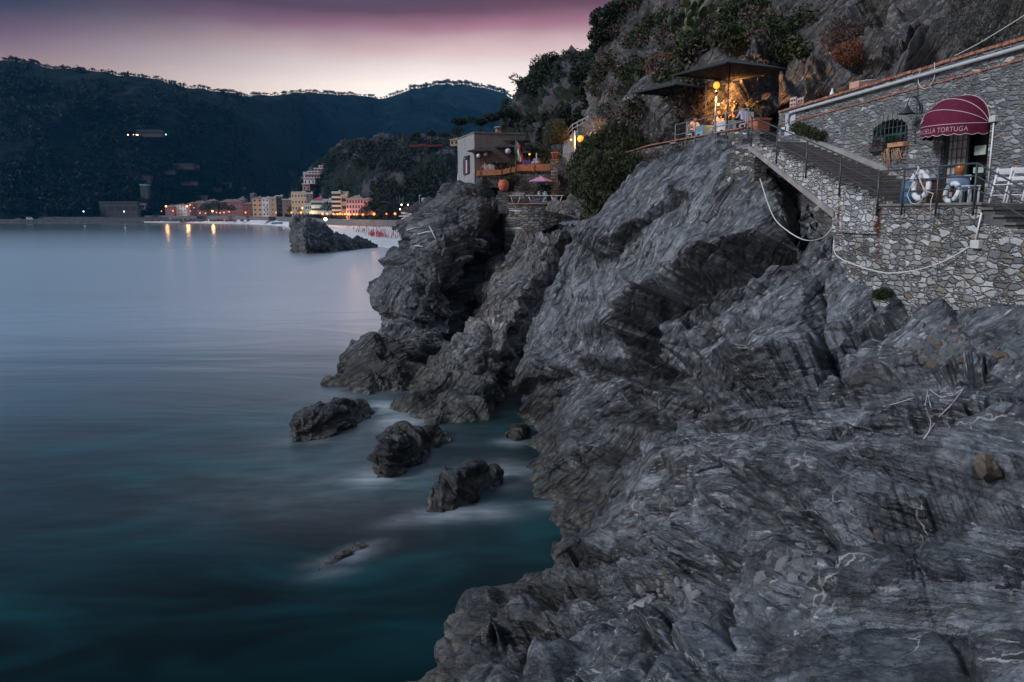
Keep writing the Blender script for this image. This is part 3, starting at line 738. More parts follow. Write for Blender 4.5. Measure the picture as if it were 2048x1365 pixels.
# ------------------------------------------------------------------ shape helpers
class MB:
    "collects boxes, tubes, lathed shapes and prisms that together make ONE mesh"
    def __init__(s): s.v = []; s.f = []; s.sm = []
    def add(s, v, f, sm=False):
        o = len(s.v); s.v += [Vector(q) for q in v]; s.f += [tuple(o + i for i in q) for q in f]; s.sm += [sm] * len(f); return s
    def box(s, c, d, rz=0., tilt=0.):
        hx, hy, hz = d[0] / 2, d[1] / 2, d[2] / 2
        M = Matrix.Translation(c) @ Matrix.Rotation(rz, 4, 'Z') @ Matrix.Rotation(tilt, 4, 'X')
        b = min(.012, hx * .3, hy * .3, hz * .3)      # a small chamfer catches the light
        bm = bmesh.new(); bmesh.ops.create_cube(bm, size=1.)
        for q in bm.verts: q.co = Vector((q.co.x * d[0], q.co.y * d[1], q.co.z * d[2]))
        bmesh.ops.bevel(bm, geom=list(bm.edges), offset=b, segments=1, affect='EDGES')
        bm.verts.index_update(); s.add([M @ q.co for q in bm.verts], [[l.vert.index for l in f.loops] for f in bm.faces]); bm.free(); return s
    def bx(s, x0, x1, y0, y1, z0, z1): return s.box(((x0 + x1) / 2, (y0 + y1) / 2, (z0 + z1) / 2), (x1 - x0, y1 - y0, z1 - z0))
    def tube(s, pts, r, n=8, closed=False, caps=True):
        pts = [Vector(p) for p in pts]; N = len(pts); rr = r if hasattr(r, '__len__') else [r] * N
        V, F = [], []; up = Vector((0, 0, 1))
        for i, p in enumerate(pts):
            a = pts[(i - 1) % N] if closed or i else pts[0]; b = pts[(i + 1) % N] if closed or i < N - 1 else pts[-1]
            t = (b - a).normalized() if (b - a).length > 1e-9 else Vector((0, 0, 1))
            if i == 0: x = t.cross(up) if abs(t.dot(up)) < .95 else t.cross(Vector((1, 0, 0)))
            else: x = x - t * x.dot(t)
            x.normalize(); y = t.cross(x)
            for k in range(n):
                w = 2 * math.pi * k / n; V.append(p + (x * math.cos(w) + y * math.sin(w)) * rr[i])
        for i in range(N if closed else N - 1):
            j = (i + 1) % N
            for k in range(n): F.append((i * n + k, i * n + (k + 1) % n, j * n + (k + 1) % n, j * n + k))
        if not closed and caps: F += [tuple(range(n - 1, -1, -1)), tuple((N - 1) * n + k for k in range(n))]
        return s.add(V, F, True)
    def lathe(s, prof, n=20, c=(0, 0, 0)):
        V, F = [], []; m = len(prof)
        for k in range(n):
            w = 2 * math.pi * k / n
            for r, z in prof: V.append((c[0] + r * math.cos(w), c[1] + r * math.sin(w), c[2] + z))
        for k in range(n):
            j = (k + 1) % n
            for i in range(m - 1): F.append((k * m + i, j * m + i, j * m + i + 1, k * m + i + 1))
        return s.add(V, F, True)
    def ball(s, c, r, n=14, m=9, sq=(1, 1, 1)):
        prof = [(max(r * math.sin(math.pi * i / m), 1e-4), -r * math.cos(math.pi * i / m)) for i in range(m + 1)]
        o = len(s.v); s.lathe(prof, n); 
        for q in s.v[o:]: q.x = q.x * sq[0] + c[0]; q.y = q.y * sq[1] + c[1]; q.z = q.z * sq[2] + c[2]
        return s
    def prism(s, poly, vec):
        "flat outline (3D points) pushed along vec"
        poly = [Vector(p) for p in poly]; n = len(poly); vec = Vector(vec)
        return s.add(poly + [p + vec for p in poly], [tuple(range(n - 1, -1, -1)), tuple(range(n, 2 * n))] + [(i, (i + 1) % n, n + (i + 1) % n, n + i) for i in range(n)])
    def ring(s, c, R, r, ax_u, ax_v, n=28, m=10, w0=0., w1=2 * math.pi, sq=1.):
        "a torus, or part of one, in the plane of ax_u and ax_v"
        u, v = Vector(ax_u).normalized(), Vector(ax_v).normalized(); w = u.cross(v); c = Vector(c); V, F = [], []
        full = abs(w1 - w0 - 2 * math.pi) < 1e-6; N = n if full else n + 1
        for i in range(N):
            a = w0 + (w1 - w0) * i / n; d = u * math.cos(a) + v * math.sin(a)
            for k in range(m):
                b = 2 * math.pi * k / m; V.append(c + d * (R + r * math.cos(b)) + w * r * sq * math.sin(b))
        for i in range(n):
            j = (i + 1) % N
            for k in range(m): F.append((i * m + k, i * m + (k + 1) % m, j * m + (k + 1) % m, j * m + k))
        return s.add(V, F, True)
    def build(s, name, mat, parent=None, fix=True):
        me = bpy.data.meshes.new(name); me.from_pydata([tuple(q) for q in s.v], [], s.f)
        me.polygons.foreach_set('use_smooth', s.sm)
        if fix:
            bm = bmesh.new(); bm.from_mesh(me); bmesh.ops.recalc_face_normals(bm, faces=bm.faces); bm.to_mesh(me); bm.free()
        if mat: me.materials.append(mat)
        o = bpy.data.objects.new(name, me); C.objects.link(o)
        if parent: o.parent = parent
        return o
def thing(name, label, cat, loc=(0, 0, 0), rz=0., group=None):
    return tag(empty(name, loc, rz), label, cat, group)
def copy_tree(o, parent=None):
    c = o.copy(); C.objects.link(c)
    if parent: c.parent = parent
    for ch in list(o.children): copy_tree(ch, c)
    return c
def place(o, loc, rz=None, label=None, group=None, scale=None):
    o.location = loc
    if rz is not None: o.rotation_euler = (0, 0, rz)
    if label: o['label'] = label
    if group: o['group'] = group
    if scale: o.scale = (scale,) * 3 if not hasattr(scale, '__len__') else scale
    return o
class Frame:
    "a straight line on plan: local x along it, y to the side, z up; at() gives world points"
    def __init__(s, o, d):
        s.o = Vector((o[0], o[1], 0)); s.d = Vector((d[0], d[1], 0)).normalized(); s.n = Vector((-s.d.y, s.d.x, 0)); s.rz = math.atan2(s.d.y, s.d.x)
    def at(s, x, y=0., z=0.): return s.o + s.d * x + s.n * y + Vector((0, 0, z))
    def emp(s, name, label=None, cat=None, x=0., y=0., z=0., group=None):
        return tag(empty(name, s.at(x, y, z), s.rz), label, cat, group)
def wall_mesh(outer, holes, depth, reveal):
    "upright wall in local x (along) and z: outline with openings, thickness behind, reveals in the openings; returns an MB"
    from mathutils.geometry import tessellate_polygon
    polys = [[Vector((x, z, 0)) for x, z in outer]] + [[Vector((x, z, 0)) for x, z in h] for h in holes]
    flat = [p for q in polys for p in q]
    tri = tessellate_polygon(polys)
    m = MB(); m.add([(p.x, 0, p.y) for p in flat], [tuple(t) for t in tri])
    n = len(outer)
    m.add([(x, 0, z) for x, z in outer] + [(x, -depth, z) for x, z in outer], [(i, (i + 1) % n, n + (i + 1) % n, n + i) for i in range(n)] + [tuple(range(n, 2 * n))])
    for h in holes:
        k = len(h); m.add([(x, 0, z) for x, z in h] + [(x, -reveal, z) for x, z in h], [(i, (i + 1) % k, k + (i + 1) % k, k + i) for i in range(k)])
    return m
def stone_mat(name, sc=(3.2, 6.), cols=None, mortar=(.16, .16, .165), joint=.07, bump=.05, white=.12, warm=.08, stains=(), rough=.85, dirt=.5, joint_dark=0.):
    """rubble masonry: cells stretched along the courses, each stone its own grey; local x runs along the wall, z up.
    stains: (x, width, z0, z1) rust runs below iron posts"""
    t = NT(name); c = t.coord()
    sx = t.n('ShaderNodeSeparateXYZ'); t.l(c, sx.inputs[0])
    cb = t.n('ShaderNodeCombineXYZ'); t.l(t.math('ADD', sx.outputs[0], t.math('MULTIPLY', sx.outputs[1], .83)), cb.inputs[0]); t.l(sx.outputs[2], cb.inputs[1])
    nz = t.n('ShaderNodeTexNoise'); nz.inputs['Scale'].default_value = 2.6; nz.inputs['Detail'].default_value = 4; t.l(cb.outputs[0], nz.inputs['Vector'])
    wv = t.n('ShaderNodeVectorMath', operation='MULTIPLY_ADD'); t.l(nz.outputs['Color'], wv.inputs[0]); wv.inputs[1].default_value = (.34, .16, 0); t.l(cb.outputs[0], wv.inputs[2])
    n2 = t.n('ShaderNodeTexNoise'); n2.inputs['Scale'].default_value = 11.; n2.inputs['Detail'].default_value = 3; t.l(cb.outputs[0], n2.inputs['Vector'])
    w2 = t.n('ShaderNodeVectorMath', operation='MULTIPLY_ADD'); t.l(n2.outputs['Color'], w2.inputs[0]); w2.inputs[1].default_value = (.07, .05, 0); t.l(wv.outputs[0], w2.inputs[2]); wv = w2
    def layer(k):
        m = t.map(wv.outputs[0], (sc[0] * k, sc[1] * k, 1))
        f1 = t.n('ShaderNodeTexVoronoi', voronoi_dimensions='2D'); t.l(m, f1.inputs['Vector']); f1.inputs['Scale'].default_value = 1.; f1.inputs['Randomness'].default_value = .78
        ed = t.n('ShaderNodeTexVoronoi', voronoi_dimensions='2D', feature='DISTANCE_TO_EDGE'); t.l(m, ed.inputs['Vector']); ed.inputs['Scale'].default_value = 1.; ed.inputs['Randomness'].default_value = .78
        sp = t.n('ShaderNodeSeparateColor'); t.l(f1.outputs['Color'], sp.inputs[0])
        return sp.outputs[0], sp.outputs[1], sp.outputs[2], ed.outputs['Distance']
    r1, g1, b1, e1 = layer(1.); r2, g2, b2, e2 = layer(2.1)
    pick = t.math('GREATER_THAN', b1, .52)                # some big cells are packed with small stones
    mixv = lambda a, b: t.math('ADD', t.math('MULTIPLY', a, t.math('SUBTRACT', 1., pick)), t.math('MULTIPLY', b, pick))
    r, g, e = mixv(r1, r2), mixv(g1, g2), mixv(e1, t.math('MINIMUM', e1, t.math('MULTIPLY', e2, .6)))
    cols = cols or [(0., (.075, .08, .085)), (.5, (.13, .138, .145)), (1., (.20, .205, .21))]
    grain = t.noise(c, 14., 6., .7); blot = t.noise(c, .8, 5., .65)
    col = t.ramp(r, cols)
    col = t.mix(t.math('MULTIPLY', t.mrange(g, 1 - white - .02, 1 - white + .02), .85), col, (.48, .48, .47))
    col = t.mix(t.math('MULTIPLY', t.mrange(g, warm + .02, warm - .02), .7), col, (.26, .19, .13))
    col = t.mix(.55, col, t.mix(t.noise(c, 6., 7., .75), (.1, .1, .1), (1.9, 1.9, 1.9)), 'MULTIPLY')
    jw = t.noise(c, 1.7, 3.)
    jm = t.mrange(t.math('ADD', t.math('ADD', e, t.math('MULTIPLY', t.math('SUBTRACT', .5, jw), .16)), t.math('MULTIPLY', t.math('SUBTRACT', grain, .5), .06)), joint, joint * .45)
    col = t.mix(t.math('MULTIPLY', jm, .92), col, t.mix(grain, tuple(.6 * x for x in mortar), tuple(1.35 * x for x in mortar)))
    col = t.mix(t.math('MULTIPLY', t.mrange(blot, .48, .68), dirt), col, (.055, .056, .055))
    for (x, w, z0, z1) in stains:
        mx_ = t.math('SUBTRACT', 1., t.math('DIVIDE', t.math('ABSOLUTE', t.math('SUBTRACT', t.math('ADD', sx.outputs[0], t.math('MULTIPLY', t.math('SUBTRACT', t.noise(t.map(c, (1, 1, .6)), 5., 4.), .5), w * 2.2)), x)), w), clamp=True)
        mz = t.math('MULTIPLY', t.mrange(sx.outputs[2], z0, z0 + (z1 - z0) * .55), t.mrange(sx.outputs[2], z1 + .05, z1))
        col = t.mix(t.math('MULTIPLY', t.math('MULTIPLY', t.math('MULTIPLY', mx_, 1.6, clamp=True), mz), t.mrange(t.noise(c, 7., 5., .7), .36, .56)), col, (.15, .055, .022))
    h = t.math('ADD', t.math('POWER', t.mrange(e, 0., joint * 3.2), .6), t.math('ADD', t.math('MULTIPLY', grain, .8), t.math('MULTIPLY', r, 1.1)))
    return t.base(col, rough, t.bump(h, bump, .9), .3)

M_IRON = plain('dark_painted_iron', (.035, .045, .052), .45, .4, 9.)
M_WHITE = plain('white_paint', (.62, .62, .63), .5, .12, 4.)
M_BRICK = None
def brick_mat():
    t = NT('red_brick'); c = t.coord(); f = t.noise(c, 3., 5.); g = t.vor(t.map(c, (7, 7, 12)), 1.).outputs['Color']
    sp = t.n('ShaderNodeSeparateColor'); t.l(g, sp.inputs[0])
    col = t.ramp(sp.outputs[0], [(0., (.16, .055, .035)), (.5, (.26, .09, .055)), (1., (.34, .15, .10))])
    col = t.mix(t.mrange(f, .52, .66), col, (.16, .14, .13))
    return t.base(col, .85, t.bump(f, .02, .6))
M_BRICK = brick_mat()
M_CONC = plain('grey_concrete', (.24, .235, .235), .85, .3, 2.5, 0., .03)
M_TERRA = plain('terracotta', (.36, .11, .06), .75, .22, 5.)
M_WOODB = plain('brown_wood', (.11, .055, .035), .6, .3, 7.)
# ------------------------------------------------------------------ the inn by the stairs: wall, awning, door, landing
FD = Frame((13.2, 21.5), (-2.27, 12.0))           # long wall with the door, x grows away from the camera, y towards the sea
FS = Frame((10.47, 23.0), (-.165, 1.0))           # seaward edge of landing and stairs
LZ = 12.23                                        # landing floor
cope = lambda s: 16.48 - .031 * s
M_RUB = stone_mat('rubble_wall', (2.9, 8.), [(0., (.11, .118, .124)), (.5, (.20, .21, .22)), (1., (.31, .318, .326))], (.235, .243, .25), .075, .10, .07, .04, dirt=.2)
def inn_wall():
    root = FD.emp('stone_building', 'long grey rubble wall of the inn with a doorway and a barred arched window', 'building')
    arch = [(4.34, 14.06)] + [(6.08, 14.06)] + [(6.08, 14.62)] + [(5.21 + .87 * math.cos(a), 14.62 + .36 * math.sin(a)) for a in np.linspace(.15, math.pi - .15, 9)] + [(4.34, 14.62)]
    door = [(.95, LZ), (2.79, LZ), (2.79, 14.42), (.95, 14.42)]
    outer = [(-9., 9.), (12.4, 9.), (12.4, cope(12.4) - .08), (-9., cope(-9.) - .08)]
    w = wall_mesh(outer, [arch, door], .62, .5).build('wall', M_RUB, root)
    # arch stones
    m = MB()
    for a in np.linspace(.1, math.pi - .1, 13):
        x, z = 5.21 + 1.0 * math.cos(a), 14.60 + .47 * math.sin(a)
        m.box((x, .012, z), (.17, .03, .23), 0.)
        for q in m.v[-24:]:
            d = Vector((q.x - x, 0, q.z - z)); r = Matrix.Rotation(-(a - math.pi / 2) * -1, 3, 'Y') @ d; q.x = x + r.x; q.z = z + r.z
    m.build('window_arch', plain('arch_slate', (.15, .155, .16), .85, .35, 5., 0., .03), root)
    for (lo, hi, y, nm) in ((-.085, .0, .06, 'coping'), (-.60, -.55, .035, 'brick_course')):
        m = MB(); n = 90
        for i in range(n):
            s0 = -9 + 21.4 * i / n; s1 = -9 + 21.4 * (i + 1) / n - .018
            jit = random.uniform(-.008, .008)
            m.prism([(s0, -.66 if nm == 'coping' else -.05, cope(s0) + lo + jit), (s1, -.66 if nm == 'coping' else -.05, cope(s1) + lo + jit), (s1, -.66 if nm == 'coping' else -.05, cope(s1) + hi + jit), (s0, -.66 if nm == 'coping' else -.05, cope(s0) + hi + jit)], (0, (.66 if nm == 'coping' else .05) + y + jit, 0))
        m.build(nm, M_BRICK, root)
    m = MB(); m.tube([(-9, .11, cope(-9) - .28), (0, .11, cope(0) - .28), (11.35, .11, cope(11.35) - .22), (11.5, .09, cope(11.5) - .36), (11.5, .09, cope(11.5) - .62)], .055, 10)
    m.build('drain_pipe', plain('pale_pipe', (.40, .42, .43), .45, .15, 3.), root)
    MB().tube([(3.98, .05, 15.85), (3.96, .05, 14.5), (3.9, .05, 14.1)], .014, 6).build('cable', M_IRON, root)
    # window: frame, panes, bars, sill
    fr = MB()
    for x in (4.40, 5.21, 6.02): fr.bx(x - .04, x + .04, -.44, -.38, 14.06, 14.98)
    for z in (14.10, 14.55, 14.93): fr.bx(4.36, 6.06, -.44, -.385, z - .03, z + .03)
    win = fr.build('window', plain('green_frame', (.02, .055, .05), .5, .3), root)
    MB().bx(4.35, 6.07, -.49, -.445, 14.06, 15.0).build('pane', plain('dark_glass', (.010, .014, .016), .08, .2), win)
    b = MB()
    for i in range(9): b.tube([(4.40 + .203 * i, .05, 14.08), (4.40 + .203 * i, .05, 14.74 + .22 * math.sin(math.pi * (i + .5) / 9))], .013, 6)
    for z in (14.2, 14.45, 14.7): b.tube([(4.36, .055, z), (6.06, .055, z)], .012, 6)
    b.build('window_bars', plain('green_iron', (.018, .05, .048), .5, .3), win)
    MB().bx(4.28, 6.18, -.45, .07, 13.99, 14.06).build('sill', plain('slate_slab', (.14, .145, .15), .8, .3, 4.), win)
    MB().bx(4.351, 4.38, -.37, -.03, 14.07, 14.60).build('reveal_plaster', M_WHITE, win)
    # door: frame, barred leaf with a pale blind, open side dark
    f = MB(); 
    for x in (.99, 1.86, 2.75): f.bx(x - .045, x + .045, -.20, -.10, LZ, 14.40)
    f.bx(.95, 2.79, -.20, -.10, 14.32, 14.41); f.bx(.95, 2.79, -.22, .02, LZ, LZ + .07)
    door_o = f.build('door', plain('dark_green_door', (.014, .03, .03), .4, .3), root)
    g = MB()
    for i in range(5): g.bx(1.92 + .195 * i - .012, 1.92 + .195 * i + .012, -.15, -.125, LZ + .1, 14.3)
    for i in range(9): g.bx(1.89, 2.72, -.155, -.13, LZ + .15 + .24 * i - .012, LZ + .15 + .24 * i + .012)
    g.build('door_grille', M_IRON, door_o)
    MB().bx(1.91, 2.71, -.21, -.19, LZ + .1, 14.3).build('blind', plain('pale_blind', (.34, .32, .31), .8, .15, 2.), door_o)
    MB().bx(.96, 2.78, -.50, -.46, LZ, 14.4).build('interior_shade_panel', plain('dark_interior', (.012, .011, .011), .6, .3), door_o)  # near-black panel painted in for the shade of the room behind
    return root
inn = inn_wall()
def wall_card(name, label, cat, x, z, w, h, col, y=.02):
    o = MB().box((0, 0, 0), (w, .025, h)).build(name, plain(name + '_%d' % int(x * 100), col, .6, .25, 8.)); o.location = FD.at(x, y, z); o.rotation_euler = (0, 0, FD.rz)
    tag(o, label, cat); return o
wall_card('menu_board', 'green and cream menu sheet pinned beside the doorway', 'menu', 1.34, 13.72, .42, .26, (.30, .36, .30), -.09)
wall_card('menu_board', 'pale green notice under the menu sheet in the doorway', 'notice', 1.34, 13.18, .38, .16, (.28, .38, .37), -.09)
wall_card('menu_board', 'blue white card standing low in the open doorway', 'notice', 1.62, 12.98, .40, .15, (.42, .50, .55), .05)
wall_card('shutter', 'pale blue grey panel at the far end of the rubble wall, under the pipe', 'panel', 11.45, 15.45, .75, .80, (.42, .45, .50), .02)
wall_card('wall_plaque', 'square white plate on the wall above the stair plants', 'plaque', 10.15, 14.72, .52, .32, (.55, .55, .52), .03)
wall_card('wall_plaque', 'small green disc shaped plate on the rubble wall left of the window', 'plaque', 7.75, 14.85, .14, .14, (.05, .16, .13), .02)
def stair_light(x, z, label):
    r = FD.emp('stair_light', label, 'wall light', x, .0, z, 'bulkhead lights along the stair wall')
    MB().bx(-.17, .17, .0, .06, -.09, .09).build('housing', M_IRON, r); MB().bx(-.13, .13, .055, .075, -.055, .055).build('lens', plain('frosted_lens', (.55, .62, .64), .3, .1), r)
for x, z, l in ((11.9, 15.35, 'rectangular bulkhead light at the top of the stairs'), (8.65, 14.25, 'rectangular bulkhead light at the middle of the stairs, below the plants'), (6.45, 13.55, 'rectangular bulkhead light under the window, low on the stair wall'), (5.1, 12.95, 'rectangular bulkhead light lowest on the stair wall, by the landing')):
    stair_light(x, z, l)
def gooseneck():
    r = FD.emp('wall_lamp', 'black gooseneck lamp with a bell shade, unlit, left of the red awning', 'wall lamp', 3.78, 0, 15.12)
    MB().bx(-.06, .06, 0, .05, -.12, .12).build('bracket', M_IRON, r)
    MB().tube([(0, .05, -.02), (0, .12, .22), (0, .25, .36), (0, .42, .34), (0, .50, .20), (0, .50, .10)], .02, 8).build('arm', M_IRON, r)
    MB().lathe([(.03, .12), (.05, .06), (.09, -.02), (.16, -.09), (.25, -.14), (.245, -.155), (.15, -.10), (.02, -.03)], 20, (0, .5, .0)).build('shade', plain('black_enamel', (.02, .026, .03), .3, .2), r)
gooseneck()
def conduit(label, x, z0, z1, y=.03, name='conduit', fr=FD):
    r = fr.emp(name, label, 'conduit', x, y, 0)
    MB().tube([(0, 0, z0), (0, 0, z1)], .022, 8).build('pipe', M_WHITE, r); MB().bx(-.11, .11, -.05, .08, z1, z1 + .17).build('junction_box', plain('pale_box', (.45, .46, .45), .5, .1), r)
conduit('white conduit with a junction box at its top, beside the red awning', .80, 12.7, 14.42)

# --- the awning
def awning():
    cx, half, pro, zb = 2.05, 1.06, 1.0, 14.42
    r = FD.emp('awning', 'dark red domed awning with white piping and an anchor, over the doorway', 'awning', cx, 0.015, zb)
    t = NT('burgundy_canvas'); c = t.coord()
    t.base(t.ramp(t.noise(c, 4., 5.), [(.3, (.075, .005, .022)), (.7, (.115, .010, .036))]), .8, t.bump(t.noise(c, 60., 2.), .004, .5), .2)
    cloth = t.m
    H = .86
    def pt(a, b, k=1.):      # a: along the rib 0..pi (from the far hinge to the near one), b: 0 level .. pi/2 flat on the wall
        e = Vector((half * math.cos(a), pro * math.sin(a) * math.cos(b), H * math.sin(a) ** .85 * math.sin(b)))
        return e * k
    na, nb = 40, 18
    V = [pt(math.pi * i / na, math.pi / 2 * j / nb, 1 - .012 * abs(math.sin(3 * math.pi * j / nb))) for j in range(nb + 1) for i in range(na + 1)]
    F = [(j * (na + 1) + i, j * (na + 1) + i + 1, (j + 1) * (na + 1) + i + 1, (j + 1) * (na + 1) + i) for j in range(nb) for i in range(na)]
    MB().add(V, F, True).build('canopy', cloth, r)
    VH = .26
    nv = 80; V = []
    for i in range(nv + 1):
        p = pt(math.pi * i / nv, 0); V += [p, p * 1.004 + Vector((0, 0, -VH - .045 * abs(math.sin(11 * math.pi * i / nv))))]
    F = [(2 * i, 2 * i + 1, 2 * i + 3, 2 * i + 2) for i in range(nv)]
    val = MB().add(V, F, True).build('valance', cloth, r)
    pip = plain('white_piping', (.50, .42, .44), .6, .1)
    for b in (0., .33, .66, .985): MB().tube([pt(math.pi * i / 40, math.pi / 2 * b, 1.008) for i in range(41)], .0095, 6).build('rib_piping', pip, r)
    MB().tube([V[2 * i + 1] for i in range(nv + 1)], .009, 6).build('hem_piping', pip, val)
    ink = plain('faded_lettering', (.40, .27, .31), .8, .25, 12.)
    # the name along the valance
    cu = bpy.data.curves.new('lettering', 'FONT'); cu.body = "L'ANCORA DELLA TORTUGA"; cu.size = 1.; cu.extrude = 0.; cu.space_character = 1.08
    to = bpy.data.objects.new('lettering', cu); C.objects.link(to)
    bpy.context.view_layer.update()
    me = bpy.data.meshes.new_from_object(to.evaluated_get(bpy.context.evaluated_depsgraph_get())); bpy.data.objects.remove(to); bpy.data.curves.remove(cu)
    bm = bmesh.new(); bm.from_mesh(me); bmesh.ops.subdivide_edges(bm, edges=[e for e in bm.edges if e.calc_length() > .25], cuts=2); bmesh.ops.triangulate(bm, faces=bm.faces)
    xs = [v.co.x for v in bm.verts]; x0, x1 = min(xs), max(xs)
    arc = [pt(math.pi * i / 200, 0) for i in range(201)]; L = [0.]
    for i in range(200): L.append(L[-1] + (arc[i + 1] - arc[i]).length)
    span = 2.2; st = (L[-1] - span) / 2 - .02
    for v in bm.verts:
        d = st + (v.co.x - x0) / (x1 - x0) * span; a = np.interp(d, L, np.linspace(0, math.pi, 201)); q = pt(a, 0)
        o = Vector((math.cos(a) / half, math.sin(a) / pro, 0)).normalized()
        v.co = q + o * .012 + Vector((0, 0, -VH * .78 + v.co.y * .185))
    bm.to_mesh(me); bm.free(); me.materials.append(ink)
    lo = bpy.data.objects.new('lettering', me); C.objects.link(lo); lo.parent = val
    # the anchor on the lowest gore
    m = MB(); ac, bc = 1.05, .30
    def on(u, w): return pt(ac - u / pro, bc + w / .95, 1.014)
    def stroke(p, r_=.013): m.tube([on(*q) for q in p], r_, 6)
    stroke([(0, -.13), (0, -.05), (0, .05), (0, .13)]); stroke([(-.075, .085), (0, .085), (.075, .085)])
    stroke([(-.14, -.04), (-.12, -.10), (-.06, -.135), (0, -.145), (.06, -.135), (.12, -.10), (.14, -.04)])
    stroke([(-.15, -.085), (-.14, -.04), (-.10, -.07)]); stroke([(.15, -.085), (.14, -.04), (.10, -.07)])
    stroke([(.03 * math.cos(a), .16 + .03 * math.sin(a)) for a in np.linspace(0, 2 * math.pi, 9)], .009)
    m.build('anchor_emblem', ink, r)
awning()

# --- landing, its wall with the big pale stones, stairs
stains = ((1.97, .10, 10.9, 12.5), (0.02, .13, 10.4, 12.1), (4.2, .07, 12.9, 13.5))
M_PALE = stone_mat('pale_rubble', (3.1, 6.4), [(0., (.22, .223, .23)), (.3, (.42, .425, .43)), (.6, (.58, .585, .59)), (1., (.70, .70, .70))], (.15, .15, .152), .055, .13, .40, .08, stains, dirt=.15)
M_LOWR = stone_mat('mixed_rubble', (3.0, 7.2), [(0., (.11, .114, .12)), (.4, (.24, .243, .247)), (.75, (.40, .395, .385)), (1., (.58, .58, .58))], (.115, .112, .11), .06, .13, .26, .13, stains, dirt=.35)
def stair_z(s): return LZ + (14.62 - LZ) * s / 8.07
NST = 20
def stairs():
    root = FS.emp('staircase', 'straight stone staircase climbing beside the rubble wall, pale stones on its flank', 'staircase')
    m = MB(); run = 8.07 / NST; rise = (14.62 - LZ) / NST
    for i in range(NST):
        s0 = run * i; back = -2.95 + .078 * s0
        m.bx(s0 + .004, s0 + run * 1.6, back, .06 if i else .03, LZ + rise * i - .25, LZ + rise * (i + 1))
    m.build('steps', plain('worn_steps', (.115, .10, .095), .85, .35, 3., 0., .03), root)
    out = [(0., LZ - .35)]
    out = [(0., 11.4), (2.30, 11.4), (2.30, 11.98), (8.2, 14.44), (8.2, 14.59)]
    for i in range(NST - 1, -1, -1): out += [(run * (i + 1), LZ + rise * (i + 1) - .03), (run * i, LZ + rise * (i + 1) - .03)]
    out[-1] = (0.001, LZ + rise - .03)
    f = wall_mesh(out, [], .45, 0); f.build('flank_wall', M_PALE, root).location = (0, .10, 0)
    b = MB(); b.prism([(2.15, -.35, 11.84), (8.3, -.35, 14.39), (8.3, -.35, 14.55), (2.15, -.35, 12.04)], (0, .52, 0)); b.build('stringer', plain('stained_concrete', (.22, .20, .195), .85, .4, 2., 0., .02), root)
    k = MB(); k.prism([(.3, -2.72, LZ), (8.2, -2.06, stair_z(8.2)), (8.2, -2.06, stair_z(8.2) + .30), (.3, -2.72, LZ + .34)], (0, .16, 0)); k.build('skirting', plain('pale_render', (.25, .24, .235), .85, .3, 3.), root)
stairs()
def landing():
    root = FS.emp('landing', 'stone landing in front of the doorway on a high wall of pale rough blocks', 'landing')
    MB().bx(-3.9, .1, -2.75, .03, LZ - .10, LZ).build('floor', plain('landing_slab', (.15, .14, .135), .85, .3, 3.), root)
    o1 = [(-9.5, 8.2), (2.32, 9.6), (2.32, 12.0), (0.05, 12.0), (0.05, LZ - .04), (-3.9, LZ - .04), (-3.9, 11.75), (-9.5, 11.2)]
    wall_mesh(o1, [], 1.2, 0).build('retaining_wall', M_LOWR, root).location = (0, .02, 0)
    MB().bx(-3.95, .1, -.06, .09, LZ - .05, LZ + .015).build('edge_stones', plain('slate_edge', (.13, .13, .13), .85, .4, 4.), root)
landing()
def down_steps():
    root = FS.emp('lower_steps', 'short flight of dark brick steps leading down from the landing at the picture edge', 'steps')
    m = MB()
    for i in range(9): m.bx(-4.28 - .36 * i, -3.91 - .36 * i, -2.5, -.02, 10.2, LZ - .17 * (i + 1))
    m.build('treads', plain('dark_brick_steps', (.085, .085, .085), .85, .4, 5., 0., .03), root)
    c = MB()
    for i in range(9): c.bx(-4.30 - .36 * i, -3.90 - .36 * i, -2.5, .05, LZ - .17 * (i + 1) + .004, LZ - .17 * (i + 1) + .06)
    c.build('nosing', plain('slate_nosing', (.10, .10, .10), .8, .3, 5.), root)
down_steps()
def under_wall():
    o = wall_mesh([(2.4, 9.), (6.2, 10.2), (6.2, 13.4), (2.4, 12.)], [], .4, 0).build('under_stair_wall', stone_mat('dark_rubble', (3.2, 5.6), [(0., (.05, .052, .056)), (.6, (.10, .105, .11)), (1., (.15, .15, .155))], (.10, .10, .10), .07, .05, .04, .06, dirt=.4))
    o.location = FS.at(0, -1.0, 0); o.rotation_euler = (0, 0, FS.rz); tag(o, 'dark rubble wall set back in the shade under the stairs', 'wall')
under_wall()
def lamp_box():
    r = FS.emp('lamp_box', 'pale blue glass box lamp fixed low on the dark wall under the stairs', 'lamp box', 3.1, -.96, 11.78)
    MB().bx(-.24, .24, 0, .16, -.29, .29).build('housing', plain('pale_blue_metal', (.25, .38, .40), .4, .15), r); MB().bx(-.19, .19, .155, .175, -.24, .24).build('glass', plain('milky_glass', (.42, .60, .62), .2, .15, 2.), r)
lamp_box()
def up_path():
    o = MB().bx(8.0, 9.8, -2.3, -.05, 14.47, 14.62).build('upper_path', plain('path_stone', (.14, .135, .13), .9, .3, 2.)); o.location = FS.at(0, 0, 0); o.rotation_euler = (0, 0, FS.rz); tag(o, kind='structure')
up_path()
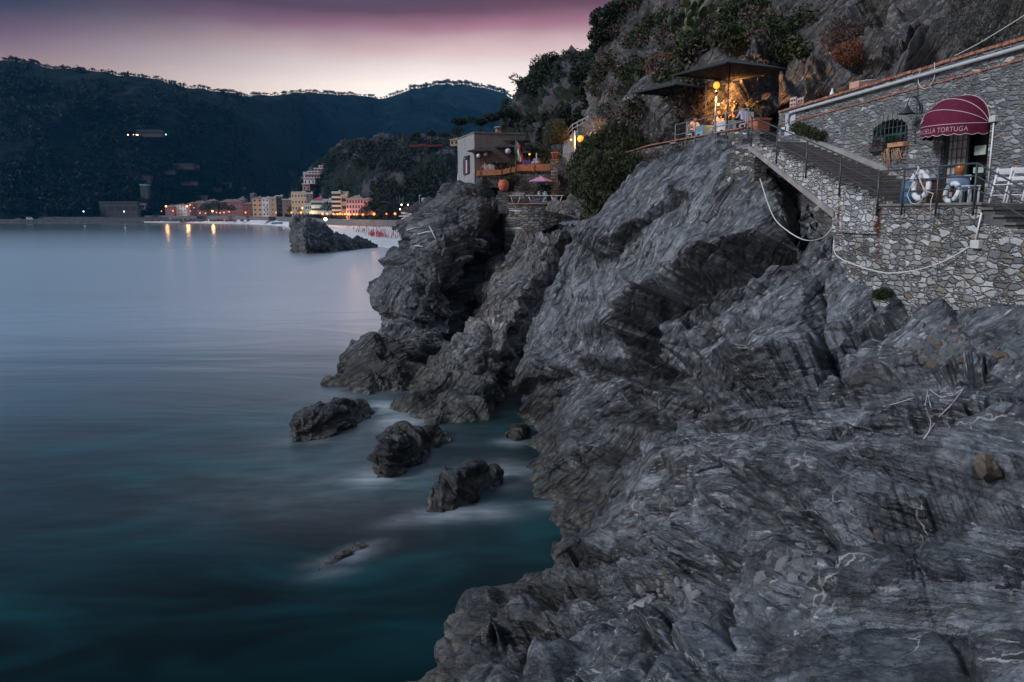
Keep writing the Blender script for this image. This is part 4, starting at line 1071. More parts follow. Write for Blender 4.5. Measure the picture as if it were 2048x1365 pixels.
o = wall_mesh([(8.05, 12.6), (10.6, 12.8), (10.6, 14.5), (8.05, 14.5)], [], .5, 0).build('stair_head_wall', stone_mat('stair_head_stone', (2.6, 8.), [(0., (.07, .072, .075)), (.6, (.14, .14, .142)), (1., (.24, .24, .238))], (.09, .09, .09), .06, .12, .08, .08, dirt=.4)); o.location = FS.at(0, -.02, 0); o.rotation_euler = (0, 0, FS.rz); tag(o, 'short slate wall at the stair head joining stairs and terrace', 'wall')
# --- railing on landing and stairs
def railing():
    root = FS.emp('iron_railing', 'dark iron handrail of three bars along the stairs and the landing', 'railing')
    posts = [(8.12, 14.62), (6.07, stair_z(6.07)), (4.0, stair_z(4.0)), (1.97, stair_z(1.97)), (0., LZ), (-1.1, LZ), (-2.46, LZ), (-3.77, LZ), (-5.9, LZ - .9), (-7.9, LZ - 1.8)]
    for s, z in posts: MB().tube([(s, .13, z - .30), (s, .13, z + .92)], .028, 8).build('post', M_IRON, root)
    for h in (.92, .63, .34):
        pts = [(s, .13, z + h) for s, z in posts]
        MB().tube(pts, .024 if h > .9 else .017, 8).build('rail', M_IRON, root)
railing()
# --- things on the landing
M_RING = plain('ring_white', (.55, .55, .57), .5, .1, 5.); M_BAND = plain('ring_teal', (.03, .14, .19), .5, .2, 5.)
def life_ring(x, y, z, R, lean, label, turn=.0):
    r = FS.emp('life_ring', label, 'life ring', x, y, z, None); r.rotation_euler = (0, 0, FS.rz + turn)
    u, v = Vector((1, 0, 0)), Vector((0, -math.sin(lean), math.cos(lean)))
    MB().ring((0, 0, 0), R, R * .28, u, v, 36, 12, sq=.8).build('ring', M_RING, r)
    for k in range(4):
        a = math.pi / 4 + k * math.pi / 2 + .25
        MB().ring((0, 0, 0), R, R * .29, u, v, 5, 12, a - .13, a + .13, sq=.8).build('band', M_BAND, r)
    return r
life_ring(-1.72, .05, 12.66, .285, .12, 'largest white life ring with teal bands, roped to the landing rail')
life_ring(-2.54, -.22, 12.51, .225, .25, 'small white life ring leaning on the landing floor by the doorstep')
life_ring(-.45, -.75, 12.86, .26, .2, 'white life ring half hidden on top of the blue barrel')
def rope():
    m = MB(); p = lambda *q: [FS.at(*a) for a in q]
    m.tube(p((-1.72, .17, 13.16), (-1.62, .17, 12.95), (-1.4, .16, 12.6), (-1.35, .17, 12.45), (-1.55, .18, 12.25), (-1.75, .18, 12.22), (-1.95, .18, 12.3), (-2.05, .17, 12.5), (-1.8, .17, 12.9), (-1.72, .17, 13.16)), .013, 6)
    m.tube(p((-1.74, .17, 13.16), (-1.85, .19, 12.8), (-2.1, .19, 12.56), (-2.4, .19, 12.48), (-2.35, .2, 12.3), (-2.33, .16, 11.85)), .012, 6)
    m.tube(p((-1.70, .17, 13.2), (-1.76, .2, 13.1), (-1.70, .17, 13.05)), .02, 6)
    tag(m.build('rope', plain('pale_rope', (.45, .43, .40), .9, .15, 20.)), 'pale rope knotted to the landing rail and looped around the biggest life ring', 'rope')
rope()
def barrel():
    r = FS.emp('barrel', 'blue plastic barrel behind the rail at the foot of the stairs', 'barrel', -.31, -.65, LZ)
    MB().lathe([(.02, 0), (.22, 0), (.245, .05), (.25, .2), (.262, .22), (.25, .24), (.25, .42), (.262, .44), (.25, .46), (.24, .60), (.2, .63), (.02, .63)], 22).build('drum', plain('blue_plastic', (.03, .09, .16), .5, .2), r)
    MB().ring((0, 0, .62), .215, .02, (1, 0, 0), (0, 1, 0)).build('lid_ring', plain('blue_rim', (.04, .12, .19), .5, .2), r)
barrel()
def planter(x, y):
    r = FS.emp('wooden_planter', 'brown wooden box behind the biggest life ring', 'planter', x, y, LZ)
    m = MB()
    for i in range(4): m.bx(-.24, .24, -.24, .24, .03 + .15 * i, .165 + .15 * i)
    m.build('boards', M_WOODB, r); MB().bx(-.26, .26, -.26, .26, .63, .66).build('rim', M_WOODB, r)
planter(-.95, -.75)
def side_table():
    r = FS.emp('side_table', 'small round table under a blue cloth in front of the doorway', 'table', -1.78, -1.0, LZ)
    MB().lathe([(.001, .72), (.26, .72), (.27, .70), (.26, .685), (.001, .685)], 20).build('top', M_WOODB, r)
    for a in range(3): MB().tube([(.17 * math.cos(a * 2.09), .17 * math.sin(a * 2.09), .69), (.24 * math.cos(a * 2.09), .24 * math.sin(a * 2.09), 0)], .018, 6).build('leg', M_WOODB, r)
    V, F = [], []; n = 40
    for i in range(n):
        a = 2 * math.pi * i / n; w = .03 * math.sin(a * 5) ; lo = .42 + .1 * math.cos(2 * a)
        for rr, z in ((.0, .728), (.225, .728), (.24, .70), (.26 + w, lo)): V.append((rr * math.cos(a), rr * math.sin(a), z))
    for i in range(n):
        j = (i + 1) % n
        for k in range(3): F.append((4 * i + k, 4 * j + k, 4 * j + k + 1, 4 * i + k + 1))
    c = MB().add(V, F, True).build('tablecloth', plain('blue_cloth', (.13, .19, .30), .85, .2, 6.)); c.location = FS.at(-1.78, -1.0, LZ); tag(c, 'pale blue cloth draped over the small table at the doorway', 'tablecloth')
    l = FS.emp('table_lamp', 'amber lantern glowing on the blue draped table', 'lantern', -1.78, -1.0, LZ + .73)
    MB().lathe([(.001, 0), (.09, 0), (.09, .03), (.03, .04), (.001, .04)], 16).build('foot', M_WOODB, l)
    MB().lathe([(.07, .04), (.12, .10), (.13, .20), (.10, .29), (.06, .33)], 18).build('shade', plain('amber_glass', (.30, .10, .02), .3, .2), l)
    MB().ball((0, 0, .17), .028).build('flame', glow('amber_flame', (1., .42, .10), 14.), l)
    MB().ball((0, -.0, .17), .045, sq=(1, 1, 1.5)).build('bulb', glow('amber_bulb', (1., .38, .10), 2.2), l)
side_table()
def folding_chair(x, y, rz, label):
    r = FS.emp('folding_chair', label, 'chair', x, y, LZ, 'white folding chairs on the landing'); r.rotation_euler = (0, 0, FS.rz + rz)
    for s in (-.2, .2):
        MB().tube([(s, -.22, 0), (s, -.06, .44), (s, .16, .88)][::-1] if False else [(s, .20, 0), (s, .02, .44), (s, -.16, .88)], .027, 6).build('leg', M_WHITE, r)
        MB().tube([(s * .88, -.22, 0), (s * .88, .0, .40), (s * .88, .12, .45)], .018, 6).build('leg', M_WHITE, r)
    m = MB()
    for i in range(5): m.bx(-.2, .2, -.12 + .075 * i, -.055 + .075 * i, .445, .465)
    m.build('seat', M_WHITE, r)
    m = MB()
    for z, h in ((.60, .09), (.79, .14)): m.box((0, -.06 - (z - .55) * .36, z), (.46, .024, h), 0, -.40)
    m.build('backrest', M_WHITE, r)
    MB().tube([(-.2, .1, .2), (.2, .1, .2)], .014, 6).build('crossbar', M_WHITE, r)
folding_chair(-2.95, -1.3, .5, 'white slatted folding chair nearer the doorway')
folding_chair(-3.42, -1.3, .5, 'white slatted folding chair nearer the lower steps')
def stool():
    r = FS.emp('stool', 'low white stool leg and seat standing beside the draped table', 'stool', -2.39, -.85, LZ)
    MB().bx(-.17, .17, -.17, .17, .43, .46).build('seat', M_WHITE, r)
    for a, b in ((-.14, -.14), (.14, -.14), (-.14, .14), (.14, .14)): MB().bx(a - .02, a + .02, b - .02, b + .02, 0, .43).build('leg', M_WHITE, r)
stool()
# --- window dressing
def flowers():
    r = FD.emp('flower_box', 'box of pink and red geraniums on the barred window sill', 'flower box', 5.64, .10, 14.08)
    MB().bx(-.36, .36, -.1, .1, -.1, .06).build('box', plain('dark_box', (.03, .03, .028), .7, .3), r)
    rnd = random.Random(4); lf, fl, fr = MB(), MB(), MB()
    for i in range(240):
        c = Vector((rnd.uniform(-.36, .36), rnd.uniform(-.14, .16), rnd.uniform(.02, .22))); a = rnd.uniform(0, 6.28); e = rnd.uniform(.015, .03)
        d1 = Vector((math.cos(a), math.sin(a), rnd.uniform(-.5, .5))) * e; d2 = Vector((-math.sin(a), math.cos(a), rnd.uniform(-.5, .5))) * e
        (lf if i % 3 else (fl if i % 2 else fr)).add([c + d1, c + d2, c - d1, c - d2], [(0, 1, 2, 3)])
    lf.build('leaves', plain('flower_leaf', (.02, .05, .02), .7, .3), r, False); fl.build('blossoms', plain('pink_petal', (.55, .07, .20), .6, .3, 30.), r, False); fr.build('red_blossoms', plain('red_petal', (.42, .02, .06), .6, .3, 30.), r, False)
    p = FD.emp('flower_pot', 'terracotta trough with trailing white flowers at the near end of the window', 'flower pot', 4.68, .10, 14.06)
    MB().bx(-.42, .36, -.1, .1, 0, .14).build('trough', plain('orange_clay', (.40, .20, .11), .75, .2), p)
    m = MB(); w = MB()
    for i in range(150):
        c = Vector((rnd.uniform(-.4, .35), rnd.uniform(-.14, .14), rnd.uniform(.1, .36))); a = rnd.uniform(0, 6.28); e = rnd.uniform(.015, .032)
        d1 = Vector((math.cos(a), math.sin(a), rnd.uniform(-.5, .5))) * e; d2 = Vector((-math.sin(a), math.cos(a), rnd.uniform(-.5, .5))) * e
        (w if i % 5 == 0 and c.x < -.1 else m).add([c + d1, c + d2, c - d1, c - d2], [(0, 1, 2, 3)])
    m.build('leaves', MATS['flower_leaf'], p, False); w.build('blossoms', plain('white_petal', (.5, .42, .44), .6, .2), p, False)
    n = MB()
    for i in range(46):
        x = rnd.choice([5.33, 5.13, 5.08, 4.78, 4.63, 4.53]) + rnd.uniform(-.06, .06); L = rnd.uniform(.25, .8) if x > 4.98 and x < 5.23 else rnd.uniform(.15, .45)
        n.tube([(x, .09, 14.06), (x + rnd.uniform(-.04, .04), .13, 14.0), (x + rnd.uniform(-.07, .07), .06, 14.0 - L * .6), (x + rnd.uniform(-.1, .1), .05, 14.0 - L)], .009, 4)
    for k in range(5):
        x0, x1 = 5.38 - .2 * k, 5.03 - .2 * k; n.tube([(x0 + (x1 - x0) * q, .08, 14.03 - .35 * math.sin(math.pi * q)) for q in np.linspace(0, 1, 8)], .012, 4)
    o = n.build('fishing_net', plain('tan_net', (.30, .19, .13), .95, .3, 20.)); o.location = FD.at(0, 0, 0); o.rotation_euler = (0, 0, FD.rz); tag(o, 'tan fishing net hanging from the barred window sill', 'net')
flowers()
# --- lines slung across the rock
def slung(name, pts, r, label, mat):
    p = [Vector(q) for q in pts]; out_ = []
    for i in range(len(p) - 1):
        a, b, c, d = p[max(i - 1, 0)], p[i], p[i + 1], p[min(i + 2, len(p) - 1)]
        for t in np.linspace(0, 1, 8, endpoint=False): out_.append(.5 * ((2 * b) + (c - a) * t + (2 * a - 5 * b + 4 * c - d) * t * t + (3 * b - a - 3 * c + d) * t ** 3))
    tag(MB().tube(out_ + [p[-1]], r, 6).build(name, mat), label, 'cable')
M_CABLE = plain('white_cable', (.50, .50, .50), .5, .1)
slung('cable', [P(1520,358,28.5), P(1545,430,26.5), P(1575,462,25.2), P(1612,481,24.6), P(1645,476,24.8), P(1664,457,25.2)], .018, 'white cable slung from the stair head rock to the lamp box wall', M_CABLE)
slung('cable', [P(1668,480,24.9), P(1672,510,24.4), P(1710,530,23.2), P(1770,546,22.0), P(1830,541,21.0), P(1890,522,20.0), P(1938,495,19.45), P(1958,490,19.3)], .018, 'white cable sagging across the pale block wall of the landing', M_CABLE)
def low_conduit():
    r = FS.emp('conduit', 'short white conduit with a junction box on the landing wall by the lower steps', 'conduit', -3.85, .06, 0)
    MB().tube([(0, 0, 11.35), (-.12, 0, 12.0)], .022, 8).build('pipe', M_WHITE, r); MB().bx(-.2, .08, -.05, .08, 11.16, 11.36).build('junction_box', MATS['pale_box'], r)
low_conduit()
# --- along the top of the wall
M_CARD = plain('pale_carton', (.42, .26, .18), .8, .2); 
def on_coping(name, label, cat, s, shape, mat, y=-.30):
    o = shape.build(name, mat); o.location = FD.at(s, y, cope(s) + .004); o.rotation_euler = (0, 0, FD.rz); tag(o, label, cat)
on_coping('carton', 'open beige carton standing on the brick coping', 'box', 7.55, MB().bx(-.28, .28, -.18, .18, 0, .26).bx(-.30, .30, -.30, -.18, .24, .26), M_CARD)
on_coping('basin', 'white plastic basin on the coping beside the carton', 'basin', 6.95, MB().lathe([(.001, 0), (.16, 0), (.24, .17), (.26, .17), (.255, .185), (.22, .17), (.14, .03), (.001, .03)], 18), M_WHITE)
on_coping('basket', 'low brown wicker basket on the coping beside the carton', 'basket', 8.35, MB().lathe([(.001, 0), (.2, 0), (.27, .15), (.29, .17), (.26, .17), (.18, .03), (.001, .03)], 18), plain('wicker', (.16, .10, .06), .9, .4, 30.))
on_coping('bottle', 'small white bottle on the coping, alone between the basket and the far end', 'bottle', 9.15, MB().lathe([(.001, 0), (.08, 0), (.08, .16), (.03, .26), (.03, .32), (.001, .32)], 12), M_WHITE)
cr = MB()
for x in (-.2, 0, .2): cr.bx(x - .03, x + .03, -.16, -.14, 0, .42); cr.bx(x - .03, x + .03, .14, .16, 0, .42)
for z in (.05, .2, .36): cr.bx(-.24, .24, -.175, -.16, z - .04, z + .04); cr.bx(-.24, .24, .16, .175, z - .04, z + .04)
on_coping('crate', 'pale pink slatted crate at the far end of the brick coping', 'crate', 11.6, cr, plain('pink_crate', (.45, .32, .30), .8, .15))
slung('cable', [FD.at(-2.5, -.5, 18.6), FD.at(-.6, -.2, 17.4), FD.at(1.2, .05, 16.7), FD.at(2.4, .12, 16.42)], .012, 'thin white cable falling from the pole to the pipe along the wall', M_CABLE)
slung('cable', [FD.at(3.3, .06, 16.4), FD.at(3.25, .06, 16.0), FD.at(3.4, .07, 15.75), FD.at(3.7, .07, 15.72), FD.at(3.95, .06, 15.95), FD.at(3.9, .06, 16.3)], .012, 'loop of pale cable hanging from the pipe above the gooseneck lamp', M_CABLE)
def pole():
    r = FD.emp('utility_pole', 'dark steel pole standing behind the coping at the top corner of the wall', 'pole', .75, -1.0, 15.6)
    MB().lathe([(.09, 0), (.08, 3.), (.075, 5.5), (.001, 5.5)], 12).build('shaft', M_IRON, r); MB().bx(-.5, .5, -.03, .03, 2.5, 2.56).build('crossarm', M_IRON, r)
pole()
# ------------------------------------------------------------------ people
SKIN = plain('skin', (.36, .20, .14), .6, .15, 9.)
def person(label, loc, rz, shirt, legs, hair, pose, hairlen=0., bare_arms=True, group=None):
    """one continuous figure grown over a skeleton; pose maps joint -> (x right, y forward, z up) in metres"""
    J = pose; names = [n for n in J if n != 'face']; idx = {n: i for i, n in enumerate(names)}
    E = [('pelvis', 'belly'), ('belly', 'chest'), ('chest', 'neck'), ('neck', 'chin'), ('chin', 'skull')]
    for s in 'lr':
        E += [('chest', 'sh' + s), ('sh' + s, 'el' + s), ('el' + s, 'wr' + s), ('wr' + s, 'pm' + s)]
        if 'hip' + s in J: E += [('pelvis', 'hip' + s), ('hip' + s, 'kn' + s), ('kn' + s, 'an' + s), ('an' + s, 'to' + s)]
    R = dict(pelvis=.145, belly=.135, chest=.15, neck=.055, chin=.075, skull=.095)
    for s in 'lr': R.update({'sh' + s: .07, 'el' + s: .043, 'wr' + s: .028, 'pm' + s: .034, 'hip' + s: .095, 'kn' + s: .06, 'an' + s: .042, 'to' + s: .04})
    me = bpy.data.meshes.new('person'); me.from_pydata([J[n] for n in names], [(idx[a], idx[b]) for a, b in E], [])
    o = bpy.data.objects.new('person', me); C.objects.link(o)
    sk = o.modifiers.new('skin', 'SKIN'); sub = o.modifiers.new('sub', 'SUBSURF'); sub.levels = sub.render_levels = 2
    for n in names:
        d = me.skin_vertices[0].data[idx[n]]; r = R[n]; d.radius = (r * (1.25 if n in ('chest', 'belly', 'pelvis') else 1), r * (.85 if n in ('chest', 'belly') else 1)); d.use_root = n == 'pelvis'
    bpy.context.view_layer.update()
    m2 = bpy.data.meshes.new_from_object(o.evaluated_get(bpy.context.evaluated_depsgraph_get()))
    bpy.data.objects.remove(o); bpy.data.meshes.remove(me)
    m2.name = 'person'
    bm = bmesh.new(); bm.from_mesh(m2)
    fg = MB()                                              # fingers and thumb, rooted in the palms; nose and ears
    for s, sg in (('l', -1), ('r', 1)):
        w, p = Vector(J['wr' + s]), Vector(J['pm' + s]); d = (p - w).normalized(); side = d.cross(Vector((0, 0, 1))); side = side.normalized() if side.length > .1 else Vector((1, 0, 0)); dn = d.cross(side) * (-1 if d.cross(side).z > 0 else 1)
        for k, L in enumerate((.068, .078, .073, .058)):
            a = p + side * (k - 1.5) * .019; fg.tube([a, a + d * L * .5 + dn * .004, a + d * L * .8 + dn * .02, a + d * L + dn * .04], [.010, .009, .008, .006], 6)
        b = w + d * .03 + side * sg * .025; fg.tube([b, b + side * sg * .03 + d * .03, b + side * sg * .035 + d * .06 + dn * .02], [.012, .010, .008], 6)
    hd = Vector(J['skull']); fw = (hd - Vector(J['chin'])); face = Vector(J.get('face', (0, 1, 0))); face.normalize(); sd = face.cross(Vector((0, 0, 1))).normalized()
    fg.tube([hd + face * .085 + Vector((0, 0, -.01)), hd + face * .112 + Vector((0, 0, -.045))], [.010, .016], 6)
    for q in (-1, 1): fg.ball(tuple(hd + sd * q * .088 + Vector((0, 0, -.04))), .028, 8, 5, (.5, 1, 1.3))
    vs = [bm.verts.new(v) for v in fg.v]
    for f in fg.f:
        try: bm.faces.new([vs[i] for i in f])
        except ValueError: pass
    bones = [(Vector(J[a]), Vector(J[b]), a, b) for a, b in E]
    for f in bm.faces:
        c = f.calc_center_median(); best = None
        for a, b, na, nb in bones:
            ab = b - a; t = max(0, min(1, (c - a).dot(ab) / ab.length_squared)); dd = (c - a - ab * t).length
            if best is None or dd < best[0]: best = (dd, na, nb, t)
        _, na, nb, t = best; k = 0
        if na in ('pelvis',) and nb.startswith('hip') or na[:3] == 'hip' or na[:2] == 'kn': k = 2
        elif na in ('pelvis', 'belly') or (na == 'chest' and nb.startswith('sh')) or (na == 'chest' and t < .55): k = 1
        elif na[:2] == 'sh': k = 1 if (t < .55 or not bare_arms) else 0
        elif na[:2] == 'el' and not bare_arms: k = 1
        elif na[:2] == 'an': k = 3
        f.material_index = k; f.smooth = True
    bm.to_mesh(m2); bm.free()
    for m in (SKIN, shirt, legs, plain('dark_shoe', (.02, .018, .018), .5, .2)): m2.materials.append(m)
    o = bpy.data.objects.new('person', m2); C.objects.link(o); o.location = loc; o.rotation_euler = (0, 0, rz); tag(o, label, 'person', group)
    h = MB(); c = hd + Vector((0, 0, .018)) - face * .02
    h.ball(tuple(c), .108, 14, 9, (.98, 1.05, .98))
    h.v = [v if (v - hd).dot(face) < .045 or v.z > hd.z + .05 else v - face * .05 for v in h.v]
    if hairlen: h.tube([c - face * .04, c - face * .085 - Vector((0, 0, .10)), c - face * .075 - Vector((0, 0, hairlen))], [.085, .085, .04], 10)
    h.build('hair', hair, o)
    return o
def seated(lean=.0, armL=(-.25, .38, .68), armR=(.25, .38, .68), turn=0., look=(0, 1, 0)):
    return dict(pelvis=(0, 0, .52), belly=(0, .02 + lean * .3, .70), chest=(0, .03 + lean * .7, .92), neck=(0, .05 + lean, 1.06), chin=(look[0] * .03, .09 + lean, 1.14), skull=(look[0] * .03, .08 + lean, 1.23), face=look,
                shl=(-.19, .03 + lean * .75, .97), shr=(.19, .03 + lean * .75, .97), ell=(-.25, .17 + lean, .74), elr=(.25, .17 + lean, .74), wrl=armL, wrr=armR,
                pml=tuple(Vector(armL) + Vector((.03, .07, .0))), pmr=tuple(Vector(armR) + Vector((-.03, .07, .0))),
                hipl=(-.10, .03, .50), hipr=(.10, .03, .50), knl=(-.13, .43, .50), knr=(.13, .43, .50), anl=(-.13, .40, .09), anr=(.13, .40, .09), tol=(-.13, .54, .04), tor=(.13, .54, .04))
def standing(lean=0., armL=(-.24, .10, .82), armR=(.24, .10, .82), look=(0, 1, 0)):
    return dict(pelvis=(0, 0, .95), belly=(0, lean * .3, 1.12), chest=(0, lean * .7, 1.33), neck=(0, lean, 1.48), chin=(0, lean + .03, 1.56), skull=(0, lean + .02, 1.65), face=look,
                shl=(-.19, lean * .75, 1.39), shr=(.19, lean * .75, 1.39), ell=(-.25, lean * .6, 1.10), elr=(.25, lean * .6, 1.10), wrl=armL, wrr=armR, pml=tuple(Vector(armL) + Vector((0, .04, -.06))), pmr=tuple(Vector(armR) + Vector((0, .04, -.06))),
                hipl=(-.10, 0, .90), hipr=(.10, 0, .90), knl=(-.11, .02, .50), knr=(.11, .02, .50), anl=(-.11, 0, .09), anr=(.11, 0, .09), tol=(-.11, .13, .04), tor=(.11, .13, .04))
H_BR = plain('brown_hair', (.05, .025, .015), .6, .3, 20.); H_DK = plain('dark_hair', (.012, .010, .009), .5, .3, 20.); H_RD = plain('auburn_hair', (.12, .035, .02), .6, .3, 20.)
S_WH = plain('white_shirt', (.58, .57, .60), .8, .1, 5.); S_LI = plain('lilac_shirt', (.42, .38, .52), .8, .1, 5.); S_PK = plain('pink_top', (.45, .30, .32), .8, .12, 5.); S_BL = plain('blue_shirt', (.36, .40, .60), .8, .1, 5.)
L_DK = plain('dark_trousers', (.02, .022, .03), .8, .2, 5.); L_BL = plain('blue_jeans', (.05, .09, .18), .8, .2, 6.)

# ------------------------------------------------------------------ the upper terrace
FT = Frame((10.03, 36.2), (-2.62, 9.5))
TZ = 15.5
M_SLATE = stone_mat('slate_wall', (2.6, 8.5), [(0., (.055, .056, .058)), (.5, (.11, .108, .108)), (.8, (.17, .165, .16)), (1., (.28, .275, .27))], (.05, .05, .048), .07, .06, .10, .10, dirt=.3)
def rubble_rot(o, fr): o.rotation_euler = (0, 0, fr.rz)
def upper_terrace():
    root = FT.emp('terrace', 'upper terrace on a slate wall with a brick edge, on top of the near cliff', 'terrace')
    MB().bx(-.5, 11.5, -5.5, -.05, TZ - .4, TZ).build('floor', plain('terrace_floor', (.16, .14, .13), .85, .3, 2.), root)
    wall_mesh([(-1.6, 12.4), (12.5, 11.4), (12.5, TZ - .15), (9.9, TZ + .02), (-.3, TZ + .12), (-1.6, TZ - .2)], [], .5, 0).build('wall', M_SLATE, root)
    m = MB()
    for i in range(48):
        s0 = -.3 + 13. * i / 48; z = TZ + .12 - max(0, s0 - 9.) * .05; m.box((s0 + .12, -.2, z + .035 + random.uniform(-.008, .008)), (.25, .56, .07))
    m.build('brick_edge', M_BRICK, root)
upper_terrace()
def terrace_rail():
    root = FT.emp('terrace_railing', 'grey pipe railing along the brick edge of the upper terrace', 'railing')
    ps = [-.4, 1.6, 3.0, 4.35, 5.15, 6.0]
    ps = [-.7, 1.15, 2.1, 4.0, 4.9, 6.1]
    for s in ps: MB().tube([(s, .06, TZ - .35), (s, .06, TZ + .95)], .028, 8).build('post', plain('galvanised_pipe', (.17, .18, .19), .4, .25, 6.), root)
    for h in (.93, .42): MB().tube([(s, .06, TZ + h) for s in ps], .022, 8).build('rail', MATS['galvanised_pipe'], root)
terrace_rail()
M_CANV = plain('charcoal_canvas', (.011, .0115, .013), .85, .2, 3.)
def parasol(label, loc, half, drop, h, rot, seg=2, group='charcoal parasols', mat=None, n=4):
    r = thing('parasol', label, 'parasol', loc, rot, group)
    MB().tube([(0, 0, 0), (0, 0, h)], .03, 10).build('pole', M_IRON, r)
    V, F = [(0, 0, h)], []; k = n * 6; rows = 6
    for j in range(1, rows + 1):
        t = j / rows
        for i in range(k):
            a = 2 * math.pi * i / k; q = (a % (2 * math.pi / n)) - math.pi / n; rad = half * math.cos(math.pi / n) / math.cos(q)
            sag = .05 * math.sin(math.pi * t) * (1 - abs(q) / (math.pi / n))
            V.append((rad * t * math.cos(a), rad * t * math.sin(a), h - drop * t ** .92 - sag))
    for i in range(k): F.append((0, 1 + i, 1 + (i + 1) % k))
    for j in range(rows - 1):
        for i in range(k): F.append((1 + j * k + i, 1 + (j + 1) * k + i, 1 + (j + 1) * k + (i + 1) % k, 1 + j * k + (i + 1) % k))
    o = len(V)
    for i in range(k): v = V[1 + (rows - 1) * k + i]; V.append((v[0], v[1], v[2] - .07))
    for i in range(k): F.append((1 + (rows - 1) * k + i, o + i, o + (i + 1) % k, 1 + (rows - 1) * k + (i + 1) % k))
    MB().add(V, F).build('canopy', mat or M_CANV, r)
    m = MB()
    for i in range(2 * n):
        a = math.pi * i / n; rad = half if i % 2 == 0 else half * math.cos(math.pi / n)
        m.tube([(0, 0, h - .06), (rad * .97 * math.cos(a), rad * .97 * math.sin(a), h - drop - .05)], .012, 5)
        m.tube([(0, 0, h - drop - .55), (rad * .5 * math.cos(a), rad * .5 * math.sin(a), h - drop * .5 - .09)], .010, 5)
    m.build('ribs', M_IRON, r)
    MB().lathe([(.001, 0), (.05, .0), (.03, .12), (.001, .16)], 10, (0, 0, h)).build('finial', M_IRON, r)
    if seg > 1: MB().lathe([(.001, 0), (.3, 0), (.3, .06), (.05, .09), (.05, .3), (.001, .3)], 16).build('base', M_CONC, r)
    return r
u1 = P(1352, 260, 42.3); parasol('charcoal square parasol at the far end of the upper terrace', (u1.x, u1.y, TZ), 2.2, .62, 3.28, math.radians(75))
u2 = P(1453, 250, 37.5); parasol('larger charcoal square parasol next to the lit lamp, nearer the stairs', (u2.x + .05, u2.y + .1, TZ), 2.5, .62, 3.42, math.radians(72))
tp = P(1410, 250, 40.8)
tag(MB().tube([(tp.x, tp.y, TZ), (tp.x, tp.y, TZ + 2.7)], .05, 10).build('terrace_post', plain('dark_timber_post', (.02, .018, .017), .7, .3)), 'dark bare post between the two charcoal parasols', 'post')
def terrace_lamp():
    q = P(1430, 250, 39.6); r = thing('terrace_lamp', 'slim silver lamp post with a glowing orange lantern under the larger parasol', 'lamp', (q.x, q.y, TZ))
    MB().tube([(0, 0, 0), (0, 0, 2.15)], .045, 10).build('pole', plain('brushed_steel', (.42, .42, .42), .3, .15, 5., .6), r)
    MB().lathe([(.001, 2.12), (.09, 2.12), (.10, 2.18), (.03, 2.26), (.03, 2.36), (.001, 2.36)], 14).build('head', M_IRON, r)
    MB().ball((0, 0, 2.50), .15, 14, 9, (1, 1, 1.1)).build('lantern', glow('lantern_orange', (1., .27, .03), 2.6), r)
    MB().lathe([(.23, 2.66), (.18, 2.70), (.08, 2.75), (.001, 2.78)], 16).build('cap', M_IRON, r)
    ld = bpy.data.lights.new('lamp_light', 'SPOT'); ld.energy = 3200; ld.spot_size = math.radians(150); ld.spot_blend = .7; ld.color = (1., .42, .10); ld.shadow_soft_size = .22
    lo = bpy.data.objects.new('lamp_light', ld); C.objects.link(lo); lo.parent = r; lo.location = (0, .0, 2.46); lo.rotation_euler = Vector((.80, .42, -.42)).to_track_quat('-Z', 'Y').to_euler()
terrace_lamp()
def candle():
    q = P(1437, 211, 41.5); r = thing('candle_lamp', 'tiny warm candle lamp on the rock behind the lamp post', 'lamp', (q.x, q.y, q.z))
    MB().lathe([(.001, -.08), (.07, -.08), (.07, .0), (.001, .0)], 10).build('holder', M_IRON, r); MB().ball((0, 0, .04), .05, 8, 5).build('flame', glow('candle', (1., .6, .2), 10.), r)
    MB().tube([(0, 0, -.08), (0, .3, -.3)], .015, 5).build('bracket', M_IRON, r)
candle()
# tables and chairs on the terrace
M_PLAST = plain('white_plastic', (.55, .55, .57), .45, .1, 4.)
def cafe_table(name_group, label, clabel, loc, rz, col, drop=.45):
    r = thing('cafe_table', label, 'table', loc, rz, name_group)
    MB().bx(-.4, .4, -.4, .4, .70, .73).build('tabletop', M_PLAST, r)
    for a in (-.35, .35):
        for b in (-.35, .35): MB().bx(a - .02, a + .02, b - .02, b + .02, 0, .70).build('leg', M_PLAST, r)
    V, F = [], []; n = 32
    for i in range(n):
        a = 2 * math.pi * i / n; q = max(abs(math.cos(a)), abs(math.sin(a))); x, y = .42 * math.cos(a) / q, .42 * math.sin(a) / q; w = 1 + .04 * math.sin(a * 8)
        V += [(0, 0, .737), (x, y, .737), (x * w * 1.03, y * w * 1.03, .735 - drop + .08 * math.cos(4 * a))]
    for i in range(n):
        j = (i + 1) % n; F += [(3 * i, 3 * i + 1, 3 * j + 1), (3 * i + 1, 3 * i + 2, 3 * j + 2, 3 * j + 1)]
    c = MB().add(V, F).build('tablecloth', col); c.location = loc; c.rotation_euler = (0, 0, rz); tag(c, clabel, 'tablecloth')
    return r
def plastic_chair(label, loc, rz, group='white chairs on the upper terrace', mat=None):
    r = thing('terrace_chair', label, 'chair', loc, rz, group); mat = mat or M_PLAST
    MB().bx(-.22, .22, -.22, .22, .42, .46).build('seat', mat, r)
    MB().box((0, -.24, .70), (.44, .03, .52), 0, -.14).build('backrest', mat, r)
    for a in (-.19, .19):
        for b in (-.19, .19): MB().tube([(a, b, .43), (a * 1.1, b * 1.15, 0)], .018, 6).build('leg', mat, r)
    return r
C_WH = plain('white_cloth', (.52, .52, .55), .85, .1, 6.); C_BL = plain('light_blue_cloth', (.14, .27, .38), .85, .15, 6.)
tpos = lambda s, y: tuple(FT.at(s, y, TZ))
